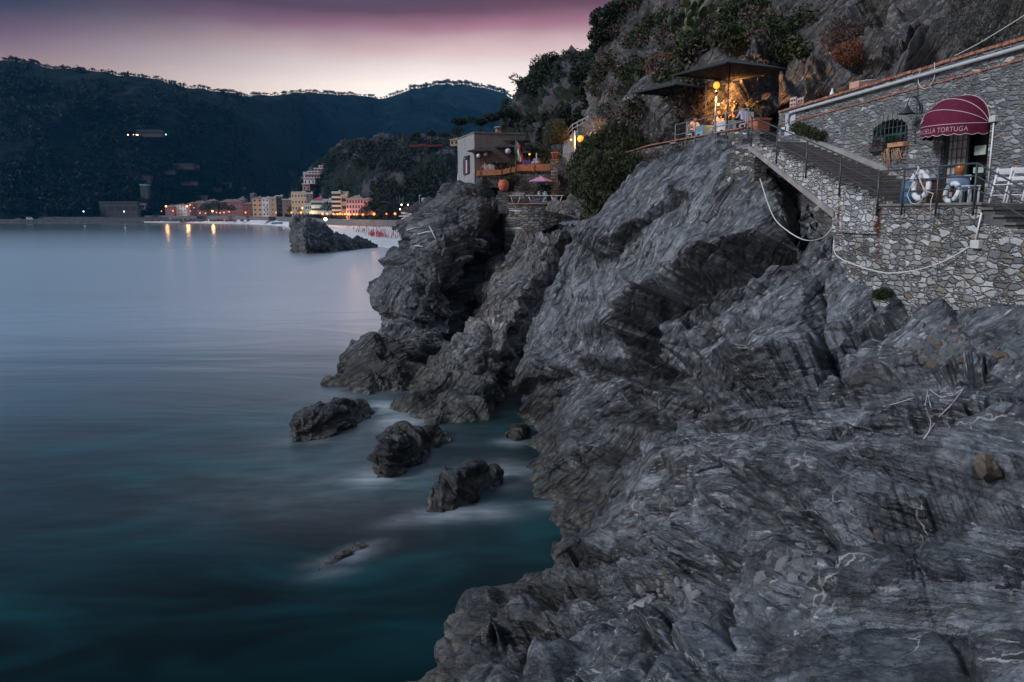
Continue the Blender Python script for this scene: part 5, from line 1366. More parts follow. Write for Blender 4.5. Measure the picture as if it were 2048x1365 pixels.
away = FT.rz
cafe_table('tables on the upper terrace', 'cafe table at the far end of the upper terrace', 'pale blue cloth on the far table of the upper terrace', tpos(4.55, -.85), away, C_BL)
cafe_table('tables on the upper terrace', 'cafe table beside the lamp post on the upper terrace', 'white cloth on the table beside the lamp post', tpos(2.35, -.85), away, C_WH)
plastic_chair('white chair with its back to the terrace rail under the man in the lilac shirt', tpos(.75, -.75), away - math.pi / 2)
plastic_chair('white chair under the man in the white shirt by the far end of the rail', tpos(5.7, -.75), away + math.pi / 2)
plastic_chair('white chair across the far terrace table, under the woman in pink', tpos(3.45, -.95), away - math.pi / 2 + math.pi)
plastic_chair('white chair behind the far terrace table, close to the rock', tpos(4.5, -1.75), away + math.pi)
def seat_at(s, y, face, *a, **k): return person(a[0], tpos(s, y), face, *a[1:], **k)
Fwd = lambda d: math.atan2(d.y, d.x) - math.pi / 2
near, far, inl = Fwd(-FT.d), Fwd(FT.d), Fwd(-FT.n)
seat_at(.80, -.70, far, 'man in a lilac shirt seated in the white chair nearest the stairs', S_LI, L_DK, H_BR, seated(.10, (-.2, .42, .78), (.2, .42, .78)), bare_arms=False)
seat_at(5.65, -.72, near, 'man in a white shirt at the far end of the rail, arm on it', S_WH, L_DK, H_BR, seated(.06, (-.2, .4, .78), (.42, .10, .98), look=(.3, 1, 0)))
seat_at(3.45, -.95, far, 'woman in a pale pink top with bare arms at the far terrace table', S_PK, L_BL, H_RD, seated(.10, (-.18, .42, .78), (.2, .42, .78)), hairlen=.2)
person('woman with long dark hair standing behind the terrace rail, left of the lamp post', tpos(2.95, -1.5), far + .6, plain('rose_top', (.40, .20, .17), .8, .12), L_DK, H_DK, standing(.05, (-.28, .2, 1.05), (.34, .25, 1.1)), hairlen=.26)
seat_at(4.5, -1.75, Fwd(FT.n), 'person in a peach top behind the far terrace table, close to the rock', plain('peach_top', (.44, .28, .20), .8, .12), L_DK, H_BR, seated(.12), hairlen=.0)
def trough():
    r = FT.emp('terracotta_trough', 'large terracotta planter with bare stems at the stair end of the terrace', 'planter', -.25, -.75, TZ)
    MB().prism([(-.40, -.28, 0), (.40, -.28, 0), (.40, .28, 0), (-.40, .28, 0)], (0, 0, .001)).bx(-.42, .42, -.3, .3, 0, .50).bx(-.47, .47, -.35, .35, .46, .56).build('trough', M_TERRA, r)
    m = MB(); rnd = random.Random(3)
    for i in range(14):
        a = Vector((rnd.uniform(-.3, .3), rnd.uniform(-.2, .2), .5)); m.tube([a, a + Vector((rnd.uniform(-.2, .2), rnd.uniform(-.2, .2), .3)), a + Vector((rnd.uniform(-.45, .45), rnd.uniform(-.3, .3), rnd.uniform(.4, .75)))], [.012, .009, .005], 4)
    m.build('stems', plain('dry_stem', (.10, .09, .06), .9, .3), r)
trough()
# heads above the coping of the inn's wall
def behind_wall(s, label, shirt, hair, lean, up, look):
    q = FD.at(s, -1.15, cope(s) - 1.42 + up); person(label, q, Fwd(FD.n) + .4, shirt, L_DK, hair, standing(lean, (-.3, .5, 1.22), (.3, .5, 1.22), look))
behind_wall(3.3, 'man in a lilac blue shirt leaning on the brick coping above the gooseneck lamp', S_BL, H_BR, .30, -.05, (-.4, 1, 0))
behind_wall(5.7, 'red haired person bent low behind the brick coping', plain('rust_top', (.30, .10, .07), .8, .15), H_RD, .45, -.22, (.3, 1, 0))
o = MB().bx(-10, 12.6, -5.5, -.5, 14.6, 15.35).build('wall_walk', MATS['path_stone']); o.location = FD.at(0, 0, 0); o.rotation_euler = (0, 0, FD.rz); tag(o, kind='structure')

# ------------------------------------------------------------------ the restaurant on the headland
h0, h1, h2 = P(948, 264, 70.), P(925, 276, 76.), P(1051, 266, 71.3)
HT = P(948, 264, 70.).z
FH = Frame((h0.x, h0.y), (h2.x - h0.x, h2.y - h0.y))           # front of the house: x to the right, y away
HW, HL = (Vector((h2.x, h2.y)) - Vector((h0.x, h0.y))).length, 6.4
def block_mat(name, c1, c2, mort, sc):
    t = NT(name); c = t.coord(); sx = t.n('ShaderNodeSeparateXYZ'); t.l(c, sx.inputs[0])
    cb = t.n('ShaderNodeCombineXYZ'); t.l(t.math('ADD', sx.outputs[0], sx.outputs[1]), cb.inputs[0]); t.l(sx.outputs[2], cb.inputs[1])
    br = t.n('ShaderNodeTexBrick'); t.l(cb.outputs[0], br.inputs[0]); br.inputs['Scale'].default_value = sc; br.inputs['Mortar Size'].default_value = .018
    br.inputs['Color1'].default_value = (*c1, 1); br.inputs['Color2'].default_value = (*c2, 1); br.inputs['Mortar'].default_value = (*mort, 1)
    n = t.noise(c, 1.2, 6., .65); col = t.mix(.6, br.outputs[0], t.mix(n, (.45, .45, .45), (1.5, 1.5, 1.5)), 'MULTIPLY')
    return t.base(col, .9, t.bump(t.math('ADD', br.outputs['Fac'], t.math('MULTIPLY', t.noise(c, 9., 4.), -.5)), .03, -.7))
M_BLOCK = block_mat('squared_stone', (.20, .20, .205), (.28, .28, .285), (.10, .10, .10), 1.9)
M_BLOCKB = block_mat('brown_stone', (.15, .115, .10), (.20, .16, .14), (.08, .065, .06), 1.9)
def house():
    r = FH.emp('restaurant_house', 'flat roofed grey stone restaurant house on the headland', 'house')
    zb = 12.6
    MB().bx(0, HW, 0, HL, zb, HT - .12).build('wall', M_BLOCK, r)
    MB().bx(.02, HW - .02, -.02, .04, 15.0, HT - .12).build('front_wall', M_BLOCKB, r)
    MB().bx(-.06, HW + .06, -.08, HL + .06, HT - .12, HT).build('parapet', plain('parapet_slab', (.13, .125, .12), .85, .3), r)
    ch = MB().bx(2.55, 2.95, 2.0, 2.4, HT, HT + .55).build('chimney', plain('chimney_clay', (.28, .15, .11), .85, .25), r); MB().lathe([(.001, .60), (.36, .60), (.40, .66), (.25, .72), (.001, .74)], 14, (2.75, 2.2, HT)).build('cap', M_CONC, ch)
    w = MB().bx(-.04, .02, 1.55, 3.05, 15.35, 16.75).build('window', plain('dark_window', (.02, .022, .028), .2, .3), r)
    MB().bx(-.10, .0, 2.35, 2.8, 15.45, 16.6).build('curtain', plain('pink_curtain', (.45, .32, .38), .8, .15), w)
    MB().bx(-.12, -.04, 3.0, 3.75, 15.35, 16.75).build('shutter', plain('dark_shutter', (.025, .028, .033), .6, .3), w)
    MB().bx(-.20, .0, 1.45, 3.15, 16.8, 16.95).build('lintel', plain('dark_shutter', (.025, .028, .033)), w)
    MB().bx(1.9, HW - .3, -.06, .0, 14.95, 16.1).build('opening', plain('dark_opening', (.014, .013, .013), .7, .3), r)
    MB().bx(1.7, HW, -1.2, .0, 16.15, 16.3).build('canopy_slab', plain('dark_slab', (.04, .038, .036), .8, .3), r)
house()
def hp(px, py, Y): return P(px, py, Y)
def terr(name, label, x0, x1, y, depth, ztop, zbot, mat, edge=None):
    """a terrace block facing the camera between two picture columns at distance y"""
    a, b = P(x0, 400, y).x, P(x1, 400, y).x
    r = thing(name, label, 'terrace', ((a + b) / 2, y, 0)); w = (b - a) / 2
    wall_o = MB().bx(-w, w, 0, depth, zbot, ztop).build('wall', mat, r)
    MB().bx(-w - .05, w + .05, -.06, depth, ztop, ztop + .08).build('edge', edge or M_BRICK, r)
    return r, w
zU = P(1066, 343, 68.5).z; zL = P(980, 352, 69.).z; zB = P(1066, 409, 66.).z
terr('upper_deck', 'right hand restaurant terrace on a wall of dark slate', 1029, 1104, 68.5, 4.5, zU - .08, zU - 2.6, M_SLATE)
terr('lower_deck', 'left hand restaurant terrace under the front of the stone house', 958, 1012, 69.0, 3.0, zL - .08, zL - 1.0, M_SLATE)
pw = MB().bx(-.5, .5, 0, 1.2, zL - 4.6, zL - 1.0).build('stone_pier', M_SLATE); pw.location = (P(964, 400, 69.3).x, 69.3, 0); tag(pw, 'slate pier holding up the left hand restaurant terrace', 'pier')
bw = MB().bx(-3.6, 3.2, 0, 3.0, zB - 1.2, zU - 2.4).build('terrace_back_wall', M_SLATE); bw.location = (P(1060, 400, 70.2).x, 70.2, 0); tag(bw, 'dark slate wall behind the lowest terrace, under the right hand deck', 'wall')
# the round wall that carries the lowest terrace
def round_wall():
    r = thing('round_wall', 'rounded rubble wall that carries the lowest terrace, narrowing into the rock', 'wall', (0, 0, 0))
    tp_ = [(1003, 71.), (1004, 68.5), (1008, 66.6), (1030, 65.7), (1060, 65.3), (1090, 65.3), (1120, 65.6), (1145, 66.3), (1152, 68.)]
    bt = [(1005, 520, 71.), (1006, 516, 68.5), (1012, 512, 66.9), (1030, 490, 65.9), (1052, 466, 65.5), (1080, 455, 65.5), (1112, 440, 65.8), (1140, 425, 66.5), (1150, 425, 68.)]
    n = len(tp_); V, F = [], []; k = 10; ks = np.linspace(0, n - 1, 50)
    for i in ks:
        T = P(np.interp(i, range(n), [q[0] for q in tp_]), 411, np.interp(i, range(n), [q[1] for q in tp_])); T.z = zB
        B = P(np.interp(i, range(n), [q[0] for q in bt]), np.interp(i, range(n), [q[1] for q in bt]) + 10, np.interp(i, range(n), [q[2] for q in bt]))
        for j in range(k + 1): V.append(T.lerp(B, j / k))
    for i in range(49):
        for j in range(k): F.append((i * (k + 1) + j, (i + 1) * (k + 1) + j, (i + 1) * (k + 1) + j + 1, i * (k + 1) + j + 1))
    MB().add(V, F).build('wall', stone_mat('round_rubble', (2.2, 5.6), [(0., (.07, .07, .072)), (.5, (.15, .148, .142)), (1., (.27, .265, .25))], (.045, .044, .042), .07, .09, .10, .16, dirt=.3), r)
    top = [V[i * (k + 1)] for i in range(50)]
    MB().add(top + [Vector((top[-1].x, 72.5, zB)), Vector((top[0].x, 72.5, zB))], [tuple(range(52))]).build('floor', plain('terrace_tiles', (.16, .12, .105), .85, .3), r)
    m = MB().tube([q + Vector((0, -.02, .02)) for q in top], .07, 6); m.build('brick_rim', M_BRICK, r)
    rr = thing('terrace_railing', 'thin dark rail round the lowest restaurant terrace', 'railing', (0, 0, 0))
    for i in range(2, 50, 8): MB().tube([top[i] + Vector((0, .05, -.3)), top[i] + Vector((0, .05, .98))], .03, 6).build('post', plain('rusty_iron', (.09, .045, .03), .7, .4), rr)
    for h in (.97, .60): MB().tube([top[i] + Vector((0, .05, h)) for i in range(2, 48)], .018, 5).build('rail', MATS['rusty_iron'], rr)
    m = MB()
    for i in range(10, 40, 3):
        a, b, c = top[i] + Vector((0, .05, .97)), top[i + 1] + Vector((0, .05, .62)), top[i + 3] + Vector((0, .05, .97)); m.tube([a, b, c], .012, 4)
    m.build('rope_lattice', plain('yellow_rope', (.30, .24, .12), .9, .3), rr)
    w = MB()
    for i in range(0, 9):
        a = top[i]; w.tube([a + Vector((-.02, -.05, 0)), a + Vector((-.05, -.05, .95))], .03, 5)
    for h in (.3, .6, .9): w.tube([top[i] + Vector((-.03, -.06, h)) for i in range(0, 9)], .035, 5)
    tag(w.build('wooden_fence', plain('pale_wood', (.42, .34, .28), .8, .2)), 'pale wooden fence at the left corner of the lowest terrace', 'fence')
round_wall()
lp = lambda px, y: (P(px, 409, y).x, y, zB)
def bench_table(name, label, px, y, w, cat='table', mat=M_PLAST):
    r = thing(name, label, cat, lp(px, y)); MB().bx(-w, w, -.35, .35, .68, .74).build('tabletop', mat, r)
    for s in (-1, 1): MB().tube([(s * w * .8, -.3, .68), (s * w * .35, -.3, 0)], .03, 5).tube([(s * w * .8, .3, .68), (s * w * .35, .3, 0)], .03, 5).build('trestle', mat, r)
    return r
bench_table('terrace_table', 'long white table with blue and white ware in the middle of the lowest terrace', 1074, 66.9, .95)
bench_table('terrace_table', 'white trestle table with V shaped legs on the right of the lowest terrace', 1113, 66.9, .55)
bench_table('terrace_table', 'low white table at the left of the lowest terrace', 1031, 66.5, .5)
for i, (px, l) in enumerate(((1030, 'white chair nearest the wooden fence on the lowest terrace'), (1041, 'white chair between the low table and the long table'), (1086, 'white chair at the right end of the long white table'), (1145, 'white chair by the dark bush at the right end of the lowest terrace'))):
    plastic_chair(l, lp(px, 67.2 if i < 3 else 67.6), .3 * i, 'white chairs on the lowest terrace')
for px, nm, l in ((1078, 'blue_jug', 'blue and white jug on the long terrace table'), (1090, 'blue_jug', 'small blue jug at the right end of the long terrace table')):
    o = MB().lathe([(.001, 0), (.09, 0), (.13, .12), (.07, .24), (.09, .32), (.001, .32)], 12).build(nm, plain('blue_ware', (.20, .34, .50), .4, .4, 12.)); q = lp(px, 66.8); o.location = (q[0], q[1], q[2] + .745); tag(o, l, 'jug')
for px, nm, l, w in ((1085, 'blue_boat_board', 'bright blue plank lying along the edge of the lowest terrace', 1.0), (1150, 'blue_boat_board', 'blue plank at the bush end of the lowest terrace', .45)):
    o = MB().bx(-w, w, -.12, .12, .0, .14).build(nm, plain('bright_blue_paint', (.02, .13, .30), .5, .2)); q = lp(px, 66.05); o.location = (q[0], q[1], q[2] + .05); tag(o, l, 'plank')
# big pot, purple parasol
def pot():
    q = P(1007, 383, 66.4); r = thing('terracotta_pot', 'big round terracotta pot at the left corner of the lowest terrace', 'pot', (q.x, q.y, q.z))
    MB().lathe([(.001, 0), (.24, 0), (.34, .15), (.44, .45), (.42, .68), (.30, .84), (.33, .90), (.27, .90), (.001, .86)], 20).build('body', plain('orange_terracotta', (.42, .11, .06), .75, .15), r)
    for z in (.3, .52, .7): MB().ring((0, 0, z), .43 if z > .4 else .395, .012, (1, 0, 0), (0, 1, 0)).build('band', M_TERRA, r)
    MB().box((0, .3, -.9), (.9, .9, 1.8)).build('plinth', M_SLATE, r)
pot()
q = P(1082, 372, 67.4); pz = q.z
parasol('faded mauve parasol tilted below the right hand deck', (q.x, q.y, zB), 1.05, .42, P(1082, 352, 67.4).z - zB, .3, 1, None, plain('mauve_canvas', (.33, .17, .30), .85, .15))
# parapet panels of the decks, with a rope lattice above
M_ORANGE = plain('orange_board', (.34, .12, .045), .7, .25, 4.)
def panels(label, pts, h, y, group, rope_h):
    r = thing('deck_parapet', label, 'parapet', (0, 0, 0), 0, group); Vt = [P(px, py, y) for px, py in pts]
    for a, b in zip(Vt[:-1], Vt[1:]): MB().prism([a, b, b + Vector((0, 0, h)), a + Vector((0, 0, h))], (0, .05, 0)).build('panel', M_ORANGE, r)
    for a in Vt: MB().tube([a + Vector((0, -.03, -.5)), a + Vector((0, -.03, h + rope_h))], .028, 6).build('post', M_IRON, r)
    m = MB()
    for a, b in zip(Vt[:-1], Vt[1:]):
        n = max(2, int((b - a).length / .28))
        for i in range(n):
            p0, p1 = a.lerp(b, i / n) + Vector((0, .02, h)), a.lerp(b, (i + .5) / n) + Vector((0, .02, h + rope_h * .9)); p2 = a.lerp(b, (i + 1) / n) + Vector((0, .02, h)); m.tube([p0, p1, p2], .014, 4)
    m.build('rope_lattice', plain('orange_rope', (.36, .17, .09), .9, .3), r)
panels('orange board parapet with rope zigzag round the right hand deck', [(1031, 342), (1069, 342), (1101, 341)], .52, 68.3, None, .55)
panels('darker orange board parapet round the left hand deck', [(950, 352), (961, 351), (1003, 350)], .42, 68.8, None, .45)
panels('sloping pale orange boards beside the steps between the two decks', [(1003, 350), (1020, 346), (1031, 344)], .42, 68.8, None, .35)
for px, py, Y, hf, h, l in ((961, 349, 70.0, 1.25, 2.35, 'small charcoal parasol at the house corner on the left hand deck'), (1018, 346, 70.5, 1.45, 2.55, 'charcoal parasol in front of the dark opening of the house'), (1034, 342, 71.4, 1.4, 2.95, 'highest charcoal parasol of the restaurant, behind the flag'), (1046, 342, 70.2, 1.35, 1.9, 'lowest charcoal parasol, over the right hand deck')):
    q = P(px, py, Y); parasol(l, (q.x, q.y, q.z - .1), hf, .32, h, .5, 1, 'charcoal parasols of the restaurant')
M_PAPER = plain('paper_lantern', (.40, .38, .50), .7, .1)
for px, py, l, rr in ((957, 312, 'white paper globe lantern beside the house corner', .17), (971, 309, 'dim lilac paper globe lantern against the house front', .16), (1016, 303, 'pinkish paper globe lantern under the middle parasol', .24)):
    q = P(px, py, 69.4); r = thing('paper_lantern', l, 'lantern', tuple(q), 0, 'paper globe lanterns of the restaurant'); MB().ball((0, 0, 0), rr, 14, 9).build('globe', M_PAPER if px != 957 else plain('white_paper', (.62, .60, .72), .7, .1), r); MB().tube([(0, 0, rr), (0, 0, rr + .35)], .008, 4).build('cord', M_IRON, r)
def flag():
    q = P(1032, 344, 68.2); r = thing('flagpole', 'slim pole on the right hand deck carrying a limp tricolour flag', 'flagpole', tuple(q)); top = P(1033, 268, 68.2).z - q.z
    MB().tube([(0, 0, 0), (0, 0, top)], .025, 8).build('pole', M_IRON, r)
    fl = thing('flag', 'limp green white and red flag hanging from the slim pole', 'flag', (q.x, q.y - .03, q.z + top - .5))
    for k, (nm, col) in enumerate((('green_band', (.02, .12, .07)), ('white_band', (.50, .48, .47)), ('red_band', (.35, .02, .03)))):
        V, F = [], []
        for i in range(9):
            for j in range(3):
                z = -i * .19; x = .03 + (k + j / 2) * .13 * (1 + .12 * i) ; V.append((x - .12 + .05 * math.sin(i * 1.1 + k), .06 * math.sin(x * 22 + i * .7), z - .13 * (k + j / 2)))
        for i in range(8):
            for j in range(2): F.append((i * 3 + j, i * 3 + j + 1, (i + 1) * 3 + j + 1, (i + 1) * 3 + j))
        MB().add(V, F, True).build(nm, plain(nm, col, .8, .15), fl, False)
flag()
def table_fountain():
    q = P(1073, 330, 69.0); r = thing('stone_fountain', 'pale carved fountain piece with a small spike on the right hand deck', 'fountain', (q.x, q.y, zU))
    MB().lathe([(.001, 0), (.3, 0), (.26, .2), (.2, .5), (.46, .62), (.40, .82), (.2, .95), (.30, 1.02), (.06, 1.1), (.05, 1.5), (.001, 1.55)], 18).build('body', plain('pale_marble', (.42, .38, .40), .6, .15), r)
table_fountain()
for px, l in ((1047, 'blue cushioned chair behind the rope zigzag of the right hand deck'), (1054, 'second blue cushioned chair beside the fountain on the right hand deck')):
    plastic_chair(l, (P(px, 340, 69.2).x, 69.2, zU), .2, 'blue chairs on the right hand deck', plain('blue_chair', (.04, .06, .25), .6, .2))
for px, l, sh in ((971, 'seated guest in orange on the left hand deck', plain('orange_top', (.40, .13, .05), .8, .15)), (982, 'seated guest in white on the left hand deck', S_WH)):
    person(l, (P(px, 350, 69.8).x, 69.8, zL - .05), .5, sh, L_DK, H_BR, seated())
    plastic_chair(l.replace('seated guest', 'chair under the guest'), (P(px, 350, 69.8).x, 69.8, zL - .05), .5, 'chairs on the left hand deck')
# closed white parasol at the back corner of the house
def closed_parasol():
    q = P(919, 388, 77.); r = thing('closed_parasol', 'closed white parasol behind the left corner of the stone house', 'parasol', tuple(q)); h = P(919, 325, 77.).z - q.z
    MB().tube([(0, 0, 0), (0, 0, h)], .04, 8).build('pole', M_WHITE, r); MB().lathe([(.001, h + .05), (.07, h - .1), (.12, h - .7), (.2, h - 1.6), (.16, h - 1.8), (.05, h - 1.75)], 10).build('cloth', plain('offwhite_canvas', (.52, .48, .47), .85, .1), r)
closed_parasol()
# potted olive, stone pillar, gate at the right of the upper deck
def pillar():
    q = P(1109, 345, 68.); r = thing('gate_pillar', 'slate pillar carrying the terracotta pot of the round olive tree', 'pillar', (q.x, q.y, 0)); zt = P(1109, 322, 68.).z
    MB().bx(-.28, .28, -.28, .28, zU - 3., zt).build('pillar', M_SLATE, r); MB().bx(-.34, .34, -.34, .34, zt, zt + .09).build('cap', M_BRICK, r)
    p = thing('flower_pot', 'terracotta pot under the round olive tree', 'pot', (q.x, q.y, zt + .09)); MB().lathe([(.001, 0), (.2, 0), (.28, .5), (.32, .52), (.32, .60), (.26, .60), (.001, .52)], 16).build('pot', plain('old_terracotta', (.30, .11, .07), .8, .2), p)
    return (q.x, q.y, zt + .6)
OLIVE_BASE = pillar()
def gate():
    q = P(1122, 345, 68.2); r = thing('iron_gate', 'dark iron gate between the slate pillar and the big bush', 'gate', (q.x, q.y, zU - 1.5))
    for i in range(5): MB().tube([(-.4 + .2 * i, 0, 0), (-.4 + .2 * i, 0, 2.6)], .022, 5).build('bar', M_IRON, r)
    for z in (.05, 2.55): MB().tube([(-.45, 0, z), (.45, 0, z)], .03, 5).build('rail', M_IRON, r)
gate()
# walkway with a parapet and lamps above the bush
def high_path():
    r = thing('path_wall', 'curved grey path wall with a pale railing, climbing behind the big bush', 'wall', (0, 0, 0))
    pts = [(1128, 285, 72.), (1145, 266, 71.), (1165, 256, 70.), (1185, 247, 69.), (1205, 240, 68.5)]
    Vt = [P(*p) for p in pts]
    m = MB()
    for a, b in zip(Vt[:-1], Vt[1:]): m.prism([a + Vector((0, 0, -3.2)), b + Vector((0, 0, -3.2)), b, a], (0, 1.6, 0))
    m.build('wall', stone_mat('grey_plaster_wall', (1.2, 2.4), [(0., (.15, .145, .15)), (1., (.22, .21, .215))], (.17, .165, .17), .04, .02, .02, .03, dirt=.4), r)
    for h in (.35, .7): MB().tube([v + Vector((0, .1, h)) for v in Vt], .04, 6).build('rail', plain('pale_rail', (.30, .29, .29), .6, .2), r)
    for v in Vt[:-1]:
        for t in (0, .5):
            p = v.lerp(Vt[Vt.index(v) + 1], t); MB().tube([p + Vector((0, .1, 0)), p + Vector((0, .1, .75))], .04, 6).build('post', MATS['pale_rail'], r)
high_path()
def path_lamp(label, px, py, Y, drop, R, strength, energy):
    q = P(px, py, Y); r = thing('path_lamp', label, 'lamp', tuple(q)); MB().tube([(0, 0, -drop), (0, 0, -R)], .035, 8).build('pole', M_IRON, r)
    MB().ball((0, 0, 0), R, 14, 9).build('lantern', glow('path_orange_%d' % int(strength), (1., .27, .03), strength * .58), r); MB().lathe([(R * 1.25, R * .9), (R * .6, R * 1.3), (.001, R * 1.6)], 12).build('cap', M_IRON, r)
    if energy:
        ld = bpy.data.lights.new('lamp_light', 'POINT'); ld.energy = energy; ld.color = (1., .45, .12); ld.shadow_soft_size = R * 1.5; lo = bpy.data.objects.new('lamp_light', ld); C.objects.link(lo); lo.parent = r
path_lamp('bright orange lamp above the big bush, on the path wall', 1161, 278, 66.5, 2.6, .26, 4.5, 700)
path_lamp('small orange lamp beside the olive tree, left of the bright path lamp', 1142, 280, 67.5, 2.2, .10, 4., 0)
path_lamp('tiny warm lamp glowing inside the upper edge of the big bush', 1164, 303, 56., 1.2, .06, 9., 0)
path_lamp('tiny warm lamp low in the big bush, nearest the deck', 1168, 309, 56., 1.2, .08, 9., 0)
path_lamp('tiny lamp under the lowest charcoal parasol', 1059, 309, 69.6, .8, .06, 12., 0)
o = MB().tube([(0, 0, 0), (0, 0, 2.0)], .06, 8).build('white_post', M_WHITE); q = P(1149, 312, 67.); o.location = q; tag(o, 'white post left of the bright path lamp', 'post')
# ------------------------------------------------------------------ plants
def leaf_mat(name, a, b, c=None, rough=.75):
    t = NT(name); g = t.n('ShaderNodeNewGeometry'); r = g.outputs['Random Per Island']; ob = t.coord()
    col = t.ramp(r, [(0., a), (.6, b), (1., c or b)])
    col = t.mix(.5, col, t.mix(t.noise(ob, .9, 3.), (.55, .55, .55), (1.5, 1.5, 1.5)), 'MULTIPLY')
    t.base(col, rough, None, .25); return t.m
def foliage(blobs, count, size, seed, aspect=1., shape='leaf', updir=None, spread=1., hollow=.35):
    """leaf-sized faces scattered through the volume of several ellipsoids ((x, y, z), (rx, ry, rz)); clumped and with gaps; returns an MB"""
    rs = np.random.RandomState(seed); m = MB()
    vol = np.array([b[1][0] * b[1][1] * b[1][2] for b in blobs]) ** .8; vol /= vol.sum()
    k = rs.choice(len(blobs), int(count * 1.9), p=vol); n = len(k)
    d = rs.normal(size=(n, 3)); d /= np.linalg.norm(d, axis=1)[:, None]; rr = (hollow + (1 - hollow) * rs.rand(n)) ** .6
    cen = np.array([b[0] for b in blobs])[k]; rad = np.array([b[1] for b in blobs])[k]
    p = cen + d * rad * rr[:, None]
    rm = rad.min(1)
    keep = (pn(p / (rm[:, None] * .38) + seed) + .55 * pn(p / (rm[:, None] * .15) + seed)) > -.12
    p, d = p[keep][:count], d[keep][:count]; n = len(p)
    sz = size * (.55 + .9 * rs.rand(n))
    a = rs.normal(size=(n, 3)) * spread + d * .6
    if updir is not None: a = a * .45 + np.array(updir)
    a /= np.linalg.norm(a, axis=1)[:, None]; b = np.cross(a, rs.normal(size=(n, 3))); b /= np.linalg.norm(b, axis=1)[:, None]
    A = a * sz[:, None]; B = b * (sz / aspect)[:, None]
    if shape == 'leaf': V = np.stack([p - A * .9, p + B * .5, p + A, p - B * .5], 1)
    else: V = np.stack([p - A - B * .3, p - A + B * .3, p + A + B * .15, p + A - B * .15], 1)
    V = V.reshape(-1, 3); f = np.arange(len(V)).reshape(-1, 4)
    return V, f
def leaves(name, blobs, count, size, seed, mat, parent=None, **k):
    V, f = foliage(blobs, count, size, seed, **k); return mesh_obj(name, V, f, mat, parent)
M_BARK = plain('bark', (.045, .035, .028), .9, .3, 8., 0., .03)
def branches(base, blobs, r0, seed, wob=.12):
    rnd = random.Random(seed); m = MB(); b = Vector(base)
    top = Vector((0, 0, 0))
    for c, r in blobs: top += Vector(c) / len(blobs)
    fork = b.lerp(top, .45)
    m.tube([b, b.lerp(fork, .5) + Vector((rnd.uniform(-wob, wob), rnd.uniform(-wob, wob), 0)), fork], [r0, r0 * .8, r0 * .65], 8)
    for c, r in blobs:
        c = Vector(c); mid = fork.lerp(c, .5) + Vector((rnd.uniform(-wob, wob), rnd.uniform(-wob, wob), -.1 * (c - fork).length)); m.tube([fork, mid, c], [r0 * .5, r0 * .32, r0 * .12], 6)
        for _ in range(3): m.tube([mid.lerp(c, .5), c + Vector((rnd.uniform(-1, 1) * r[0], rnd.uniform(-1, 1) * r[1], rnd.uniform(-.5, 1) * r[2])) * .7], [r0 * .16, r0 * .05], 5)
    return m
L_BUSH = leaf_mat('tamarisk_leaf', (.012, .019, .010), (.034, .046, .020), (.085, .080, .034))
L_DARK = leaf_mat('dark_leaf', (.006, .011, .007), (.016, .026, .014), (.028, .036, .018))
L_OLIVE = leaf_mat('olive_leaf', (.030, .036, .022), (.065, .068, .040), (.10, .095, .06))
L_GREEN = leaf_mat('green_leaf', (.011, .020, .009), (.026, .040, .014), (.055, .062, .022))
L_RED = leaf_mat('russet_leaf', (.07, .026, .016), (.16, .055, .030), (.20, .10, .05))
L_PINK = leaf_mat('pinkish_flower', (.10, .045, .045), (.20, .08, .085), (.26, .15, .14))
L_HEATH = leaf_mat('heather_leaf', (.045, .035, .032), (.09, .065, .055), (.13, .09, .07))
def plant(name, label, cat, base, blobs, count, size, seed, mat, trunk=None, group=None, **k):
    r = thing(name, label, cat, tuple(base), 0, group)
    loc = [(tuple(Vector(c) - Vector(base)), rr) for c, rr in blobs]
    leaves('crown' if trunk else 'foliage', loc, count, size, seed, mat, r, **k)
    branches((0, 0, 0), loc, trunk or .05, seed).build('trunk' if trunk else 'stems', M_BARK, r)
    return r
def pb(px, py, Y, r, ry=None, rz=None):
    return (tuple(P(px, py, Y)), (r, ry or r, rz or r))
# the big tamarisk beside the terraces
plant('tamarisk', 'big feathery dark green bush growing on the cliff beside the restaurant decks', 'bush', P(1215, 440, 52.), 
      [pb(1212, 300, 50.5, 1.77, 1.49, 1.12), pb(1258, 300, 49.5, 1.49, 1.40, 1.02), pb(1185, 325, 50.5, 1.49, 1.40, 1.12), pb(1225, 345, 46.0, 1.95, 1.49, 1.30), pb(1268, 345, 45.5, 1.21, 1.21, 1.21), pb(1175, 365, 47.5, 1.21, 1.21, 1.02), pb(1205, 395, 46.5, 1.40, 1.21, 1.12), pb(1235, 385, 45.5, 1.12, 1.12, 1.02), pb(1190, 430, 46.5, 0.84, 0.84, 1.02), pb(1175, 452, 47.0, 0.56, 0.56, 0.56), pb(1150, 340, 51.5, 0.65, 0.74, 0.65), pb(1222, 272, 50.5, 0.93, 0.84, 0.84), pb(1275, 278, 49.5, 0.74, 0.74, 0.74), pb(1190, 292, 50.5, 0.84, 0.84, 0.74), pb(1290, 320, 48.5, 0.74, 0.74, 0.74), pb(1158, 372, 48.0, 0.65, 0.65, 0.65), pb(1262, 372, 45.0, 0.74, 0.74, 0.65), pb(1238, 262, 50.5, 0.47, 0.47, 0.74)],
      34000, .17, 21, L_BUSH, group=None, aspect=3.6, updir=(.0, 0, .35), spread=1.)
ob = OLIVE_BASE
